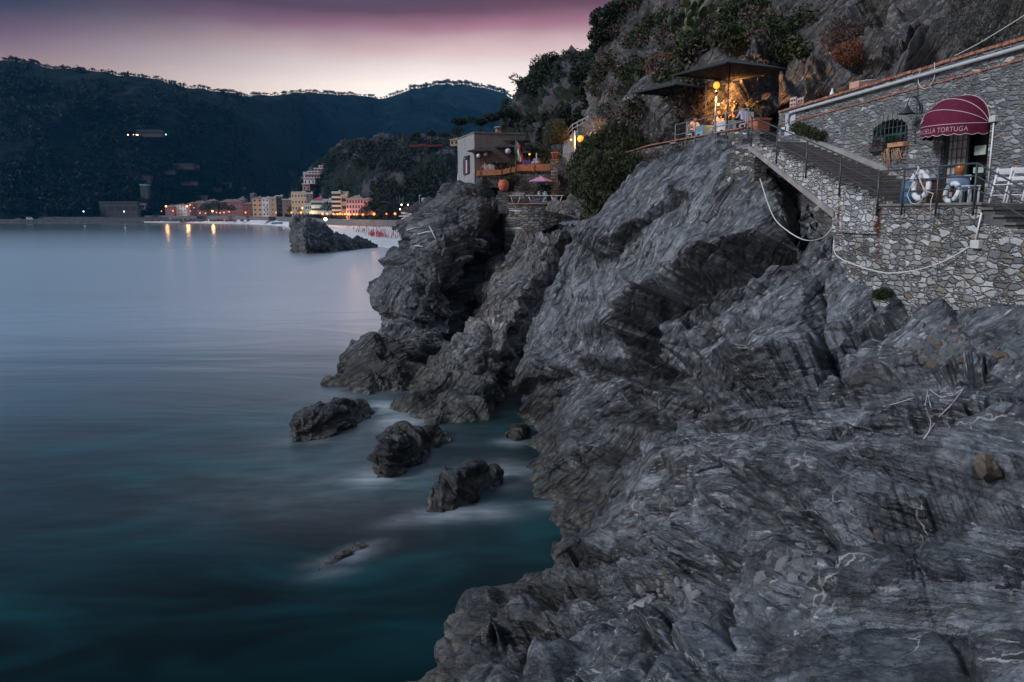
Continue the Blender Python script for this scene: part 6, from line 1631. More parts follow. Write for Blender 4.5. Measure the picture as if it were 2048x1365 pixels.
plant('olive_tree', 'round grey green olive tree in a terracotta pot on the slate pillar', 'tree', ob, [((ob[0] + .1, ob[1], ob[2] + 1.7), (1.15, 1.0, .95)), ((ob[0] - .5, ob[1], ob[2] + 1.2), (.7, .7, .6)), ((ob[0] + .65, ob[1], ob[2] + 1.2), (.65, .7, .6)), ((ob[0] + .1, ob[1], ob[2] + 2.3), (.8, .8, .55))], 5200, .11, 5, L_OLIVE, .09, aspect=3.5)
# trees on the skyline at the shoulder of the slope
plant('oak_tree', 'dark ragged tree leaning out against the sky at the top of the slope', 'tree', P(1250, 120, 88), [pb(1208, 40, 88, 1.6, 1.6, 1.3), pb(1232, 25, 88, 1.5, 1.5, 1.1), pb(1200, 72, 88, 1.3, 1.5, 1.0), pb(1225, 68, 88, 1.7, 1.6, 1.2), pb(1245, 50, 88, 1.6, 1.6, 1.5), pb(1190, 95, 88, .7, .8, .6), pb(1218, 98, 88, 1.3, 1.3, .9), pb(1240, 95, 88, 1.5, 1.5, 1.2)], 13000, .20, 9, L_DARK, .22, aspect=1.6)
plant('oak_tree', 'dense dark tree behind the leaning one, running out of the top of the picture', 'tree', P(1285, 110, 92), [pb(1275, 10, 92, 2.2, 2, 1.9), pb(1268, 45, 91, 2., 2, 1.6), pb(1290, -25, 93, 2.6, 2.2, 2.), pb(1262, 80, 90, 1.6, 1.6, 1.4), pb(1310, 20, 92, 1.9, 2, 1.8)], 14000, .22, 12, L_DARK, .26, aspect=1.6)
for i, (px, py, Y, r, l) in enumerate(((1165, 150, 118, 2.6, 'dark bushy tree on the spur just under the skyline'), (1185, 180, 100, 2.4, 'dark bushy tree at the corner of the slope, under the leaning oak'), (1172, 232, 92, 2., 'dark tree above the path wall'), (1100, 268, 96, 2.1, 'black crowned tree behind the olive tree'), (1122, 250, 98, 2.0, 'black crowned tree above the olive tree, beside the path wall'), (1205, 140, 92, 1.8, 'dark shrub hanging under the leaning oak'))):
    plant('holm_oak', l, 'tree', P(px, py + 30, Y), [pb(px, py, Y, r * .75, r * .75, r * .62), pb(px - 12, py + 8, Y, r * .5, r * .5, r * .45), pb(px + 11, py + 6, Y, r * .55, r * .5, r * .45)], 2400, .26, 60 + i, L_DARK, .16, aspect=1.6)
# umbrella pines behind the house
def pine(label, px, top, bot, Y, w, seed, group='umbrella pines'):
    b, t = P(px, bot, Y), P(px, top, Y); hgt = t.z - b.z; r = w / FPX * Y
    rnd = random.Random(seed); bl = []
    for i in range(5): bl.append(((t.x + rnd.uniform(-.6, .6) * r, t.y + rnd.uniform(-.5, .5) * r, t.z - hgt * (.16 + .12 * rnd.random())), (r * .5, r * .5, hgt * .13)))
    bl.append(((t.x, t.y, t.z - hgt * .14), (r * .85, r * .8, hgt * .12)))
    return plant('umbrella_pine', label, 'tree', b, bl, 1500, .055 * max(hgt, 3.), seed, L_DARK, max(.12, hgt * .025), group, aspect=2.2)
for i, a in enumerate((('broad umbrella pine left of the house roof', 932, 233, 285, 150, 26), ('umbrella pine with a bare trunk behind the house roof', 962, 236, 280, 145, 15), ('tall umbrella pine behind the chimney', 983, 226, 275, 150, 22), ('umbrella pine at the foot of the spur, right of the chimney', 1012, 216, 270, 150, 22), ('slender lone pine on the red fenced knoll', 862, 260, 293, 500, 9), ('small pine at the left end of the knoll top', 778, 278, 295, 520, 7), ('pair like pine on the knoll, left of the slender one', 833, 264, 293, 505, 10), ('low pine beside the pair on the knoll', 824, 274, 293, 505, 8), ('wide pine beside the little yellow house', 886, 265, 293, 480, 17), ('pine crown right of the little yellow house', 915, 255, 293, 460, 16))):
    pine(*a, seed=200 + i)
# plants on the upper slope
rnd = random.Random(77)
SL = [('russet_shrub', 'round russet shrub on the slope left above the parasols', 1326, 130, 60, 1.2, L_RED, 'shrub'), ('russet_shrub', 'smaller russet shrub just below the round one', 1322, 142, 58, .8, L_RED, 'shrub'), ('heather', 'pink heather strip on the bare rock edge, farthest down the slope', 1228, 190, 68, .9, L_PINK, 'heather'), ('heather', 'pink heather tuft at the top of the bare rock edge', 1278, 140, 72, .8, L_PINK, 'heather'), ('heather', 'rusty heather patch under the cactus', 1300, 65, 84, 1.3, L_HEATH, 'heather'),
      ('green_shrub', 'green shrub left of the smaller parasol canopy', 1262, 180, 60, .9, L_GREEN, 'shrub'), ('green_shrub', 'green shrub above the smaller parasol canopy', 1345, 165, 52, .9, L_GREEN, 'shrub'), ('green_shrub', 'green shrub between russet shrub and parasols', 1385, 140, 52, .8, L_GREEN, 'shrub'), ('green_shrub', 'bright green shrub above the larger parasol', 1425, 112, 51, .85, L_GREEN, 'shrub'), ('green_shrub', 'green shrub high above the larger parasol', 1450, 70, 57, 1.0, L_GREEN, 'shrub'), ('dark_shrub', 'dark shrub beside the russet shrub', 1290, 150, 62, 1.2, L_DARK, 'shrub'), ('dark_shrub', 'dark green shrub high on the slope in the middle', 1400, 30, 68, 1.5, L_DARK, 'shrub'), ('dark_shrub', 'dark green mass at the top edge, right of the trees', 1345, 40, 78, 1.7, L_DARK, 'shrub'), ('green_shrub', 'olive green shrub at the top edge of the slope', 1480, 20, 62, 1.2, L_GREEN, 'shrub'), ('russet_shrub', 'russet tuft beside the top green shrubs', 1505, 40, 56, 1.1, L_RED, 'shrub'), ('heather', 'dull heather hanging over the grey rock face', 1690, 70, 41, 1.1, L_HEATH, 'heather'), ('heather', 'reddish heather hanging in the rock cleft above the wall', 1705, 105, 38, .8, L_RED, 'heather'), ('dark_shrub', 'dark green bush filling the top corner above the wall', 1960, 45, 29.5, 1.5, L_DARK, 'bush'), ('dark_shrub', 'second dark bush in the top corner, beside the pole', 2030, 25, 27, 1.3, L_DARK, 'bush'), ('dark_shrub', 'dark shrub behind the brick coping, right of the leaning man', 1885, 100, 32, .7, L_DARK, 'shrub'), ('green_shrub', 'green tuft in the lit rock behind the lamp post', 1392, 205, 43.5, .45, L_GREEN, 'shrub'), ('green_shrub', 'yellow green sprig hanging over the stair end of the terrace', 1508, 225, 39, .45, L_GREEN, 'shrub'), ('green_shrub', 'green shrub on the rock under the smaller parasol', 1320, 200, 50, .7, L_GREEN, 'shrub'), ('heather', 'dry heather patch on the rock left of the smaller parasol', 1245, 228, 60, 1.1, L_HEATH, 'heather'), ('heather', 'brown heather near the path wall end', 1210, 215, 70, 1., L_HEATH, 'heather'), ('dark_shrub', 'dark shrub on the slope above the bare rock edge', 1268, 95, 82, 1.8, L_DARK, 'shrub'),
      ('green_shrub', 'green plant growing from the cliff under the stair head', 1508, 335, 33.2, .75, L_GREEN, 'plant'), ('dark_shrub', 'dark plant just below the stair head, beside the cable', 1482, 345, 34, .5, L_DARK, 'plant'), ('green_shrub', 'small green tuft where the wall meets the bare rock', 1765, 588, 21.6, .22, L_GREEN, 'plant'), ('green_shrub', 'grey green shrub under the far end of the terrace wall', 1370, 305, 41.5, .7, L_OLIVE, 'shrub'), ('green_shrub', 'grey green tuft on the rock below the terrace rail', 1420, 292, 39, .45, L_OLIVE, 'shrub'), ('heather', 'dry brown tuft below the terrace wall by the big bush', 1312, 320, 43.5, .6, L_HEATH, 'shrub'), ('green_shrub', 'dark green tuft behind the tamarisk foot', 1290, 348, 45, .8, L_BUSH, 'shrub'), ('green_shrub', 'green tuft beside the terracotta pot under the decks', 1026, 358, 68.2, .55, L_GREEN, 'plant'), ('dark_shrub', 'dark tuft at the right end below the mauve parasol', 1092, 380, 68.5, .8, L_DARK, 'plant'), ('green_shrub', 'yellow flowering plants behind the right hand deck', 1085, 316, 71.5, 1.2, L_GREEN, 'plant'), ('green_shrub', 'pale green leaves of a climber beside the fountain', 1070, 305, 72.5, 1.1, L_OLIVE, 'plant')]
for i, (nm, lab, px, py, Y, r, mat, cat) in enumerate(SL):
    k = dict(aspect=2.4)
    n = int(1500 + 900 * min(r, 2.))
    plant(nm, lab, cat, P(px, py + r * 900 / Y, Y), [pb(px, py, Y, r * 1.1, r, r * .8), pb(px - r * 900 / Y, py + r * 300 / Y, Y, r * .7, r * .7, r * .6), pb(px + r * 1000 / Y, py - r * 100 / Y, Y + .5, r * .75, r * .7, r * .6)], n, .055 + .045 * r if Y > 35 else .05, 300 + i, mat, **k)
# plants along the stairs
for i, (s, r, l) in enumerate(((10.4, .28, 'green fern at the top of the stairs against the wall'), (9.7, .34, 'bright green fern under the square plate by the stairs'), (9.0, .30, 'green fern lowest on the stairs against the wall'))):
    b = FD.at(s, .25, stair_z(FS.o.y and (FD.at(s).y - 23) * 1.0094) + .28)
    plant('stair_fern', l, 'plant', b, [((b.x, b.y, b.z + .12), (r, r * 1.3, .22)), ((b.x - .05, b.y + .35, b.z + .15), (r * .8, r, .2))], 1200, .055, 400 + i, L_GREEN, None, 'ferns along the stairs', aspect=2.8)
# prickly pears
def cactus(label, px, py, Y, n, size, seed):
    rnd = random.Random(seed); b = P(px, py, Y); r = thing('prickly_pear', label, 'cactus', tuple(b), 0, 'prickly pears on the slope'); m = MB(); heads = [(Vector((0, 0, 0)), Vector((0, 0, 1)))]
    for i in range(n):
        p, d = rnd.choice(heads[-8:]); d2 = (d + Vector((rnd.uniform(-1, 1), rnd.uniform(-1, .3), rnd.uniform(0, .7)))).normalized(); e = size * rnd.uniform(.75, 1.2)
        x = d2.cross(Vector((rnd.uniform(-.5, .5), -1, 0))).normalized(); y = d2.cross(x); V, F = [], []
        for j in range(7):
            t = j / 6; w = e * .36 * math.sin(math.pi * (t * .92 + .06)) ** .7
            for q in range(8): a = q * math.pi / 4; V.append(p + d2 * e * t + x * w * math.cos(a) + y * w * .22 * math.sin(a))
        for j in range(6):
            for q in range(8): F.append((j * 8 + q, j * 8 + (q + 1) % 8, j * 8 + 8 + (q + 1) % 8, j * 8 + 8 + q))
        m.add(V, F, True); heads.append((p + d2 * e * .95, d2))
    m.build('pads', CACT[seed % 2], r)
CACT = [plain('cactus_pad', (.05, .075, .035), .6, .4, 5.), plain('pale_cactus_pad', (.11, .13, .06), .6, .4, 5.)]
for i, (px, py, Y, n, s, l) in enumerate(((1350, 82, 66, 26, .75, 'dark prickly pear at the left of the cactus stand'), (1378, 72, 64, 30, .8, 'pale padded prickly pear in the middle of the cactus stand'), (1398, 92, 60, 26, .75, 'prickly pear with yellowing pads above the parasols'), (1425, 45, 64, 28, .85, 'tall prickly pear to the right of the cactus stand'), (1455, 12, 64, 26, .9, 'prickly pear at the top edge of the picture'), (1340, 20, 80, 22, .9, 'prickly pear high beside the dark trees'))):
    cactus(l, px, py, Y, n, s, 500 + i)
# ------------------------------------------------------------------ the town across the bay
def wcol(name, c): return plain(name, c, .85, .14, .25)
M_WIN = plain('window_dark', (.025, .028, .034), .25, .3, 1.); M_SHUT = plain('green_shutter', (.035, .06, .05), .7, .3, 1.); M_TILE = plain('roof_tile', (.16, .085, .075), .9, .3, 1.2); M_TILEP = plain('pink_roof_tile', (.24, .17, .165), .9, .25, 1.2); M_RTILE = plain('red_roof', (.28, .06, .05), .85, .25, 1.)
M_TRIM = plain('pale_trim', (.46, .43, .42), .8, .12, 1.)
def house_at(name, label, px0, px1, ptop, Y, zb, depth, wall, rows, cols, roof=None, roofpx=0, yaw=0., cat='house', group=None, side=0, win=(.9, 1.5), shut=None, base=0., trim=True, doors=False, lit=(), balc=()):
    """a town house between two picture columns at distance Y: walls with real window recesses, roof, eaves; rows x cols windows"""
    Y = YY((px0 + px1) / 2, Y) if zb == Z0 or zb < 20 and Y < 900 and name != 'yellow_cottage' else Y
    a, b = P(px0, ptop, Y), P(px1, ptop, Y); w = b.x - a.x; h = a.z - zb
    r = thing(name, label, cat, ((a.x + b.x) / 2, Y, zb), yaw, group)
    MB().bx(-w / 2, w / 2, 0, depth, 0, h).build('wall', wall, r)
    fh = h / rows
    if trim: MB().bx(-w / 2 - .25, w / 2 + .25, -.3, depth + .25, h - .02, h + .25).build('cornice', M_TRIM, r)
    def windows(n, ax):
        for i in range(rows):
            for j in range(n):
                u = (j + .5) / n; z = fh * (i + .52) + base
                L = (w if ax == 0 else depth)
                x = -w / 2 + w * u if ax == 0 else (-w / 2 if ax < 0 else w / 2)
                m = MB(); ww, wh = win[0], win[1]
                m2 = M_WIN if (i, j) not in lit else glow('lit_window', (1., .58, .25), 2.2)
                if ax == 0: m.bx(x - ww / 2, x + ww / 2, -.06, .02, z - wh / 2, z + wh / 2)
                else:
                    y = depth * u; m.bx(x - .06, x + .06, y - ww / 2, y + ww / 2, z - wh / 2, z + wh / 2)
                o = m.build('window', m2, r)
                s = MB()
                if ax == 0:
                    s.bx(x - ww / 2 - .12, x + ww / 2 + .12, -.16, .0, z - wh / 2 - .16, z - wh / 2); 
                    if shut: s.bx(x - ww / 2 - .5, x - ww / 2, -.10, -.01, z - wh / 2, z + wh / 2).bx(x + ww / 2, x + ww / 2 + .5, -.10, -.01, z - wh / 2, z + wh / 2)
                    s.build('shutters' if shut else 'sill', shut or M_TRIM, o)
    windows(cols, 0)
    if side: windows(side, 1 if px0 < 700 else -1)
    for (i, c) in balc:
        z = fh * (i + .1); x = -w / 2 + w * c; MB().bx(x - 1.4, x + 1.4, -1.2, 0, z - .15, z).bx(x - 1.4, x + 1.4, -1.2, -1.12, z, z + .9).build('balcony', M_TRIM, r)
    if roof == 'hip':
        rh = roofpx / FPX * Y; e = .5; k = min(w, depth) * .42
        V = [(-w / 2 - e, -e, h), (w / 2 + e, -e, h), (w / 2 + e, depth + e, h), (-w / 2 - e, depth + e, h), (-w / 2 + k, depth / 2, h + rh), (w / 2 - k, depth / 2, h + rh)]
        o = MB().add(V, [(0, 1, 5, 4), (1, 2, 5), (2, 3, 4, 5), (3, 0, 4), (3, 2, 1, 0)]).build('roof', wall if False else ROOF, r)
        MB().bx(w * .1, w * .1 + .8, depth * .45, depth * .45 + .7, h + rh * .5, h + rh * 1.15).build('chimney', M_TRIM, o)
    elif roof == 'flat':
        MB().bx(-w / 2 + .1, w / 2 - .1, .1, .25, h + .2, h + .9).build('roof_parapet', M_TRIM, r); MB().bx(w * .1, w * .3, depth * .3, depth * .6, h + .2, h + 1.8).build('stair_house', M_TRIM, r)
    return r
ROOF = M_TILE
Z0 = PROM_Z
W_PEACH = wcol('peach_wall', (.52, .31, .20)); W_TAN = wcol('tan_wall', (.40, .28, .20)); W_WHITE = wcol('chalk_wall', (.60, .58, .59)); W_YEL = wcol('yellow_wall', (.62, .44, .28)); W_MINT = wcol('mint_wall', (.50, .60, .60)); W_CREAM = wcol('cream_wall', (.68, .58, .48)); W_PINK = wcol('pink_wall', (.66, .31, .34)); W_BRN = wcol('brown_wall', (.20, .14, .11)); W_GREY = wcol('grey_wall', (.13, .125, .13)); W_DPK = wcol('dusky_pink_wall', (.24, .12, .115)); W_STONE = wcol('dark_stone_wall', (.045, .043, .045))
house_at('town_house', 'narrow peach house at the left end of the bright sea front', 504, 524, 397, 520, Z0, 14, W_PEACH, 4, 2, 'hip', 4, shut=M_SHUT)
house_at('town_house', 'narrow white house with bay balconies between peach and tan houses', 524, 537, 396.5, 516, Z0, 12, W_WHITE, 4, 2, 'flat', win=(1.2, 1.5), balc=((1, .5), (2, .5)))
house_at('town_house', 'plain tan house with few windows, right of the white bay house', 537, 552, 396, 518, Z0, 14, W_TAN, 4, 1, 'flat')
house_at('town_house', 'recessed grey house with green terraces between tan houses', 551, 565, 393, 528, Z0, 14, W_GREY, 5, 2, 'flat', balc=((1, .5), (2, .5), (3, .5)))
house_at('town_house', 'brown windowless fronted house with a pale left edge', 564, 583, 400, 512, Z0, 14, W_BRN, 4, 1, 'flat')
yb = house_at('yellow_hotel', 'big four storey yellow building with a cornice, behind the sea stack', 582, 613, 386, 505, Z0, 16, W_YEL, 4, 5, 'flat', win=(1., 1.6), cat='hotel', side=2, lit=((1, 3),))
house_at('town_house', 'pinkish grey block behind the right end of the yellow hotel', 612, 626, 388, 516, Z0 + 4, 10, W_GREY, 3, 2, 'flat')
ROOF = M_RTILE
house_at('mint_villa', 'mint green villa with a red hipped roof', 622, 647, 402, 488, Z0, 14, W_MINT, 3, 5, 'hip', 8, shut=M_SHUT, cat='villa')
house_at('mint_annex', 'low pale mint annex left of the red roofed villa', 611, 623, 409, 484, Z0, 10, W_MINT, 2, 3, 'flat', win=(.9, 1.6))
house_at('town_house', 'pale blue white house mostly hidden behind the red roofed villa', 645, 664, 401, 500, Z0, 10, W_MINT, 3, 3, 'flat')
house_at('cream_block', 'tall cream apartment block with scattered dark shutters', 663, 681, 386, 462, Z0, 15, W_CREAM, 6, 4, 'flat', shut=M_SHUT, cat='apartments', win=(.8, 1.4))
house_at('cream_wing', 'salmon side wing of the cream block with an open ground floor', 681, 695, 393, 466, Z0, 12, wcol('salmon_wall', (.44, .27, .19)), 3, 1, 'flat', cat='apartments', win=(3., 2.))
house_at('roof_house', 'small ochre roof top house with a turquoise window above the cream block', 684, 697, 384, 480, Z0 + 8, 8, W_YEL, 1, 1, None, win=(2., 2.))
ROOF = M_TILEP
pk = house_at('pink_hotel', 'large pink hotel with a white base line and a hipped pale roof', 692, 726, 399, 440, Z0, 16, W_PINK, 4, 6, 'hip', 8, cat='hotel', win=(.8, 1.7), trim=True, side=3)
pr = Vector(pk.location)
MB().bx(-4.9, 4.9, -.08, .0, 6.0, 6.25).build('string_course', plain('pale_pink_band', (.56, .40, .40), .8, .1), pk)
house_at('pink_hotel_wing', 'set back darker pink wing with a low roof, right of the pink hotel', 726, 756, 399, 452, Z0, 15, wcol('rose_wall', (.52, .20, .22)), 3, 4, 'hip', 6, cat='hotel')
ROOF = M_TILE
# older houses to the left, low roofs
for i, (x0, x1, pt, Y, w, l, rw, rf) in enumerate(((330, 348, 414, 820, W_DPK, 'dusky pink house by the first bright lamps', 3, 4), (348, 372, 411, 800, W_WHITE, 'pale house with two storeys between the bright lamps', 3, 3), (372, 386, 409, 790, W_DPK, 'narrow dusky pink house right of the pale one', 3, 4), (384, 412, 407, 810, W_DPK, 'long house with a sloping pink roof right of the bright lamps', 3, 5), (410, 434, 403, 830, W_GREY, 'grey house with a low tiled roof above the dark pines', 2, 4), (440, 484, 404, 700, W_DPK, 'long pink roofed house behind the dark pines', 3, 5), (484, 504, 408, 600, wcol('russet_wall', (.20, .075, .06)), 'russet house beside the first peach house', 3, 3), (474, 490, 400, 760, W_GREY, 'dim stone house on the slope above the pines', 2, 6), (500, 507, 388, 640, W_GREY, 'square dim tower above the old town', 3, 2))):
    house_at('old_house', l, x0, x1, pt, Y, Z0, 12, w, rw, max(2, int((x1 - x0) / 6)), 'hip', rf, group='old houses of the far shore')
# stepped pink apartments climbing the knoll
st_ = thing('stepped_apartments', 'pink and white stepped apartment block climbing the dark knoll', 'apartments', tuple(P(640, 380, YY(640, 560) + 10)), 0)
o0 = Vector(st_.location)
for i, (x0, x1, y0, y1, c) in enumerate(((605, 620, 368, 381, W_DPK), (607, 630, 356, 368, W_WHITE), (609, 640, 348, 357, W_DPK), (616, 648, 343, 349, W_WHITE), (628, 656, 337, 344, W_DPK), (638, 664, 332, 338, W_WHITE), (645, 670, 328, 333, W_DPK), (607, 622, 345, 356, W_WHITE))):
    Ya = YY(625, 560) + 5 + i * 5; a, b = P(x0, y0, Ya) - o0, P(x1, y1, Ya) - o0
    fl = MB().bx(a.x, b.x, a.y, a.y + 12, b.z, a.z).build('storey', c if i % 2 else wcol('rose_storey', (.36, .20, .21)), st_); MB().bx(a.x - .4, b.x + .3, a.y - 1.2, a.y, a.z - .5, a.z + .3).build('balcony', M_TRIM, st_)
    for k in range(max(2, int((b.x - a.x) / 2.4))): x = a.x + (k + .5) * (b.x - a.x) / max(2, int((b.x - a.x) / 2.4)); MB().bx(x - .55, x + .55, a.y - .05, a.y + .05, b.z + .5, min(a.z - .5, b.z + 2.6)).build('window', M_WIN, fl)
house_at('yellow_cottage', 'little yellow house alone among the pines on the knoll', 900, 917, 280, 420, P(900, 292, 420).z, 6, wcol('straw_wall', (.40, .30, .17)), 1, 2, 'hip', 4, cat='house', win=(1.2, 1.3))
rf = MB(); fp = [P(818 + i * 6, 293 + .6 * math.sin(i), 470 + i) for i in range(12)]
for a, b in zip(fp[:-1], fp[1:]): rf.prism([a, b, b + Vector((0, 0, .9)), a + Vector((0, 0, .9))], (0, .15, 0))
tag(rf.build('red_fence', plain('red_mesh', (.36, .05, .06), .8, .2)), 'red mesh fence along the top of the knoll', 'fence')
# far slope: tower, ruin, villas
from mathutils.bvhtree import BVHTree
def bvh(o): return BVHTree.FromPolygons([v.co for v in o.data.vertices], [p.vertices for p in o.data.polygons])
HB = bvh(bpy.data.objects['far_hills']); EYE = Vector((0, 0, CAM_Z))
def on_hill(px, py):
    h = HB.ray_cast(EYE, (P(px, py, 100.) - EYE).normalized())[0]
    return h if h is not None else P(px, py, 1300)
def box_house(name, label, x0, x1, y0, y1, Y, mat, cat='house', roof=None, group=None, wins=3):
    Y = min(on_hill(x, y1).y for x in (x0, (x0 + x1) / 2, x1)) - 1
    a, b = P(x0, y0, Y), P(x1, y1, Y); r = thing(name, label, cat, ((a.x + b.x) / 2, Y, b.z), 0, group); w = b.x - a.x; h = a.z - b.z
    MB().bx(-w / 2, w / 2, 0, 8, -2.5, h).build('wall', mat, r)
    for k in range(wins): x = -w / 2 + (k + .5) * w / wins; MB().bx(x - w * .08, x + w * .08, -.1, .05, h * .35, h * .72).build('window', M_WIN, r)
    MB().bx(-w / 2 - .5, w / 2 + .5, -.6, 8.5, h, h + h * .10 + .3).build('roof', roof or DIMB, r)
    return r
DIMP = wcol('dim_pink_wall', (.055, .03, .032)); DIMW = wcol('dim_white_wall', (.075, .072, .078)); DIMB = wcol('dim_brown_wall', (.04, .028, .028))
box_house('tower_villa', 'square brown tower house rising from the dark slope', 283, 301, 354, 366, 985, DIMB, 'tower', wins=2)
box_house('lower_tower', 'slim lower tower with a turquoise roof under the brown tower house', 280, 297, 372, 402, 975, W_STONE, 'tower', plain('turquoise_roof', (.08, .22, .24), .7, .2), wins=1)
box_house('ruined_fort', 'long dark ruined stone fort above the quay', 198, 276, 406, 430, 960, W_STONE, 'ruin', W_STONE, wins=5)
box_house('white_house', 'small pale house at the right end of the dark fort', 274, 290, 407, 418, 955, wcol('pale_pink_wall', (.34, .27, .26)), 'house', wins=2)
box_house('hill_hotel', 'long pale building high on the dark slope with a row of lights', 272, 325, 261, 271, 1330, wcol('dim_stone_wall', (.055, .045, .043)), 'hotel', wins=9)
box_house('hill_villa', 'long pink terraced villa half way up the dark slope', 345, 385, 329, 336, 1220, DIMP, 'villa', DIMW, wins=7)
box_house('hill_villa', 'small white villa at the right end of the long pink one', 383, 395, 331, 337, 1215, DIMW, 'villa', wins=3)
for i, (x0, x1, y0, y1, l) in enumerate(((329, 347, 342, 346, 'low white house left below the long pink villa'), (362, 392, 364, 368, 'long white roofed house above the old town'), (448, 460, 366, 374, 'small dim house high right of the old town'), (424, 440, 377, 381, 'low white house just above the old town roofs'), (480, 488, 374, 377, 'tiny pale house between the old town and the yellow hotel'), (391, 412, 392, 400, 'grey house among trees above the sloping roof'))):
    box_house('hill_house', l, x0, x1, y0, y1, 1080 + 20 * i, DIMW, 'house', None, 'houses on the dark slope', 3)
# --- lamps
def street_lamp(px, py, Y, R, st, h, label, col=(1., .50, .14), group='street lamps of the sea front', name='street_lamp'):
    if name in ('street_lamp', 'globe_lamp') and group: Y2 = YY(px, Y) - 4; R *= Y2 / Y; Y = Y2
    elif name in ('terrace_light', 'green_light'): h_ = on_hill(px, py); Y = h_.y - 3
    q = P(px, py, Y); r = thing(name, label, 'street lamp', tuple(q), 0, group)
    if h: MB().tube([(0, 0, -h), (0, 0, -R)], .07, 6).build('pole', M_IRON, r)
    MB().ball((0, 0, 0), R, 10, 7).build('globe', glow('town_lamp_%d_%d' % (int(st), int(col[2] * 100)), col, st), r)
    if name == 'street_lamp' and group and (R > 1.2 * Y / 1600):
        ld = bpy.data.lights.new('lamp_light', 'POINT'); ld.energy = 1500 * (Y / 450) ** 2; ld.color = (1., .50, .18); ld.shadow_soft_size = R * 1.5; lo = bpy.data.objects.new('lamp_light', ld); C.objects.link(lo); lo.parent = r
LL = [(332,413,790,.95,40,'very bright lamp, first of the old town'),(374,413,770,.95,40,'very bright lamp in the middle of the old town'),(380,410.5,780,.6,26,'lamp close above the bright one in the old town'),(323,423,800,.5,20,'low lamp at the left end of the old town'),(346,422,790,.6,24,'low lamp in front of the pale old house'),(381,422.5,780,.4,18,'low lamp in front of the narrow pink house'),(388,416,780,.35,14,'small lamp on the sloping roofed house'),
 (400,426.5,720,.45,18,'low lamp left of the yellow white one'),(411,427,700,.45,18,'second low lamp left of the yellow white one'),(425,423,690,.85,46,'yellow white lamp, brightest by the dark pines'),(433,425.5,680,.45,18,'lamp just right of the yellow white one'),(440,426,670,.5,20,'lamp of a pair by the pines'),(448,425.5,660,.5,20,'second lamp of a pair by the pines'),(458,424,650,.45,16,'last lamp under the dark pines'),(491,425.5,590,.5,18,'lone lamp between the pines and the russet house'),
 (511,425.5,540,.35,16,'lamp in front of the narrow peach house'),(520,426,535,.4,16,'lamp between peach and white houses'),(533,426,525,.6,20,'bigger lamp in front of the white bay house'),(552,425.5,510,.35,14,'small lamp in front of the grey house'),(567,425.5,500,.5,18,'lamp in front of the brown house'),(583,425.5,490,.5,18,'lamp at the foot of the yellow hotel'),(602,425.5,475,.62,22,'lamp just left above the sea stack'),(621,425.5,465,.7,22,'lamp in front of the mint annex'),
 (645,428,450,.65,22,'lamp right of the mint villa'),(654.5,428,446,.55,20,'second lamp right of the mint villa'),(667,428,442,.4,18,'first lamp under the cream block'),(675,428.5,438,.6,22,'second lamp under the cream block, in the bright cluster'),(680,428,436,.6,22,'third lamp of the bright cluster'),(685,429,434,.4,18,'small lamp of the bright cluster'),(690,428.5,432,.5,20,'lamp at the corner of the pink hotel'),(699,429,428,.5,20,'first lamp before the pink hotel'),(708,429,424,.5,20,'second lamp before the pink hotel'),(713.5,429,422,.5,20,'third lamp before the pink hotel'),(726,429,418,.72,24,'big lamp at the right corner of the pink hotel'),(748,428.5,412,.7,24,'big lamp under the dark trees'),(773,428,405,.35,15,'small lamp right of the dark trees'),(790,428,400,.6,20,'lamp by the beach club roof')]
for px, py, Y, R, st, l in LL: street_lamp(px, py, Y, R * .85, 7., 3.6, l, (1., .15, .02) if px not in (425, 332, 374) else (1., .30, .07))
street_lamp(604, 436.5, 330, .35, 14, 3., 'warm lamp right behind the top of the sea stack', (1., .70, .42), None)
street_lamp(651, 439, 400, .8, 7, 3., 'white globe lamp on the beach below the mint villa', (.9, .85, .70), None, 'globe_lamp')
for i, px in enumerate((256, 267, 273, 276, 286, 293, 308)): street_lamp(px, 270 + (i % 2) * .4, 1320, .75, 7, 0, 'warm light %s the long pale hill building' % ('left of', 'at the corner of', 'under the corner of', 'under the left part of', 'under the middle of', 'beneath', 'under the right part of')[i], (1., .62, .30), None, 'terrace_light')
street_lamp(332, 269.5, 1318, .8, 6, 0, 'green light right of the long pale hill building', (.25, 1., .45), None, 'green_light')
street_lamp(167, 423.5, 940, .7, 4, 4, 'white light on the quay between the vans and the fort', (.8, .95, 1.), None, 'quay_light'); street_lamp(248, 423.5, 930, .7, 5, 4, 'white light in front of the dark fort', (.85, .95, 1.), None, 'quay_light')
for i, (px, py) in enumerate(((1141 - 341, 427 - 8), (816, 410), (885, 409), (803, 410))): street_lamp(px, py, 372, .32, 7, 3., ('yellow lamp over the hedge left of the beach club', 'yellow lamp before the steel gantry', 'yellow lamp at the right end of the oleanders', 'pale lamp at the hedge, nearest the dark trees')[i], (1., .85, .4), None, 'yard_lamp')
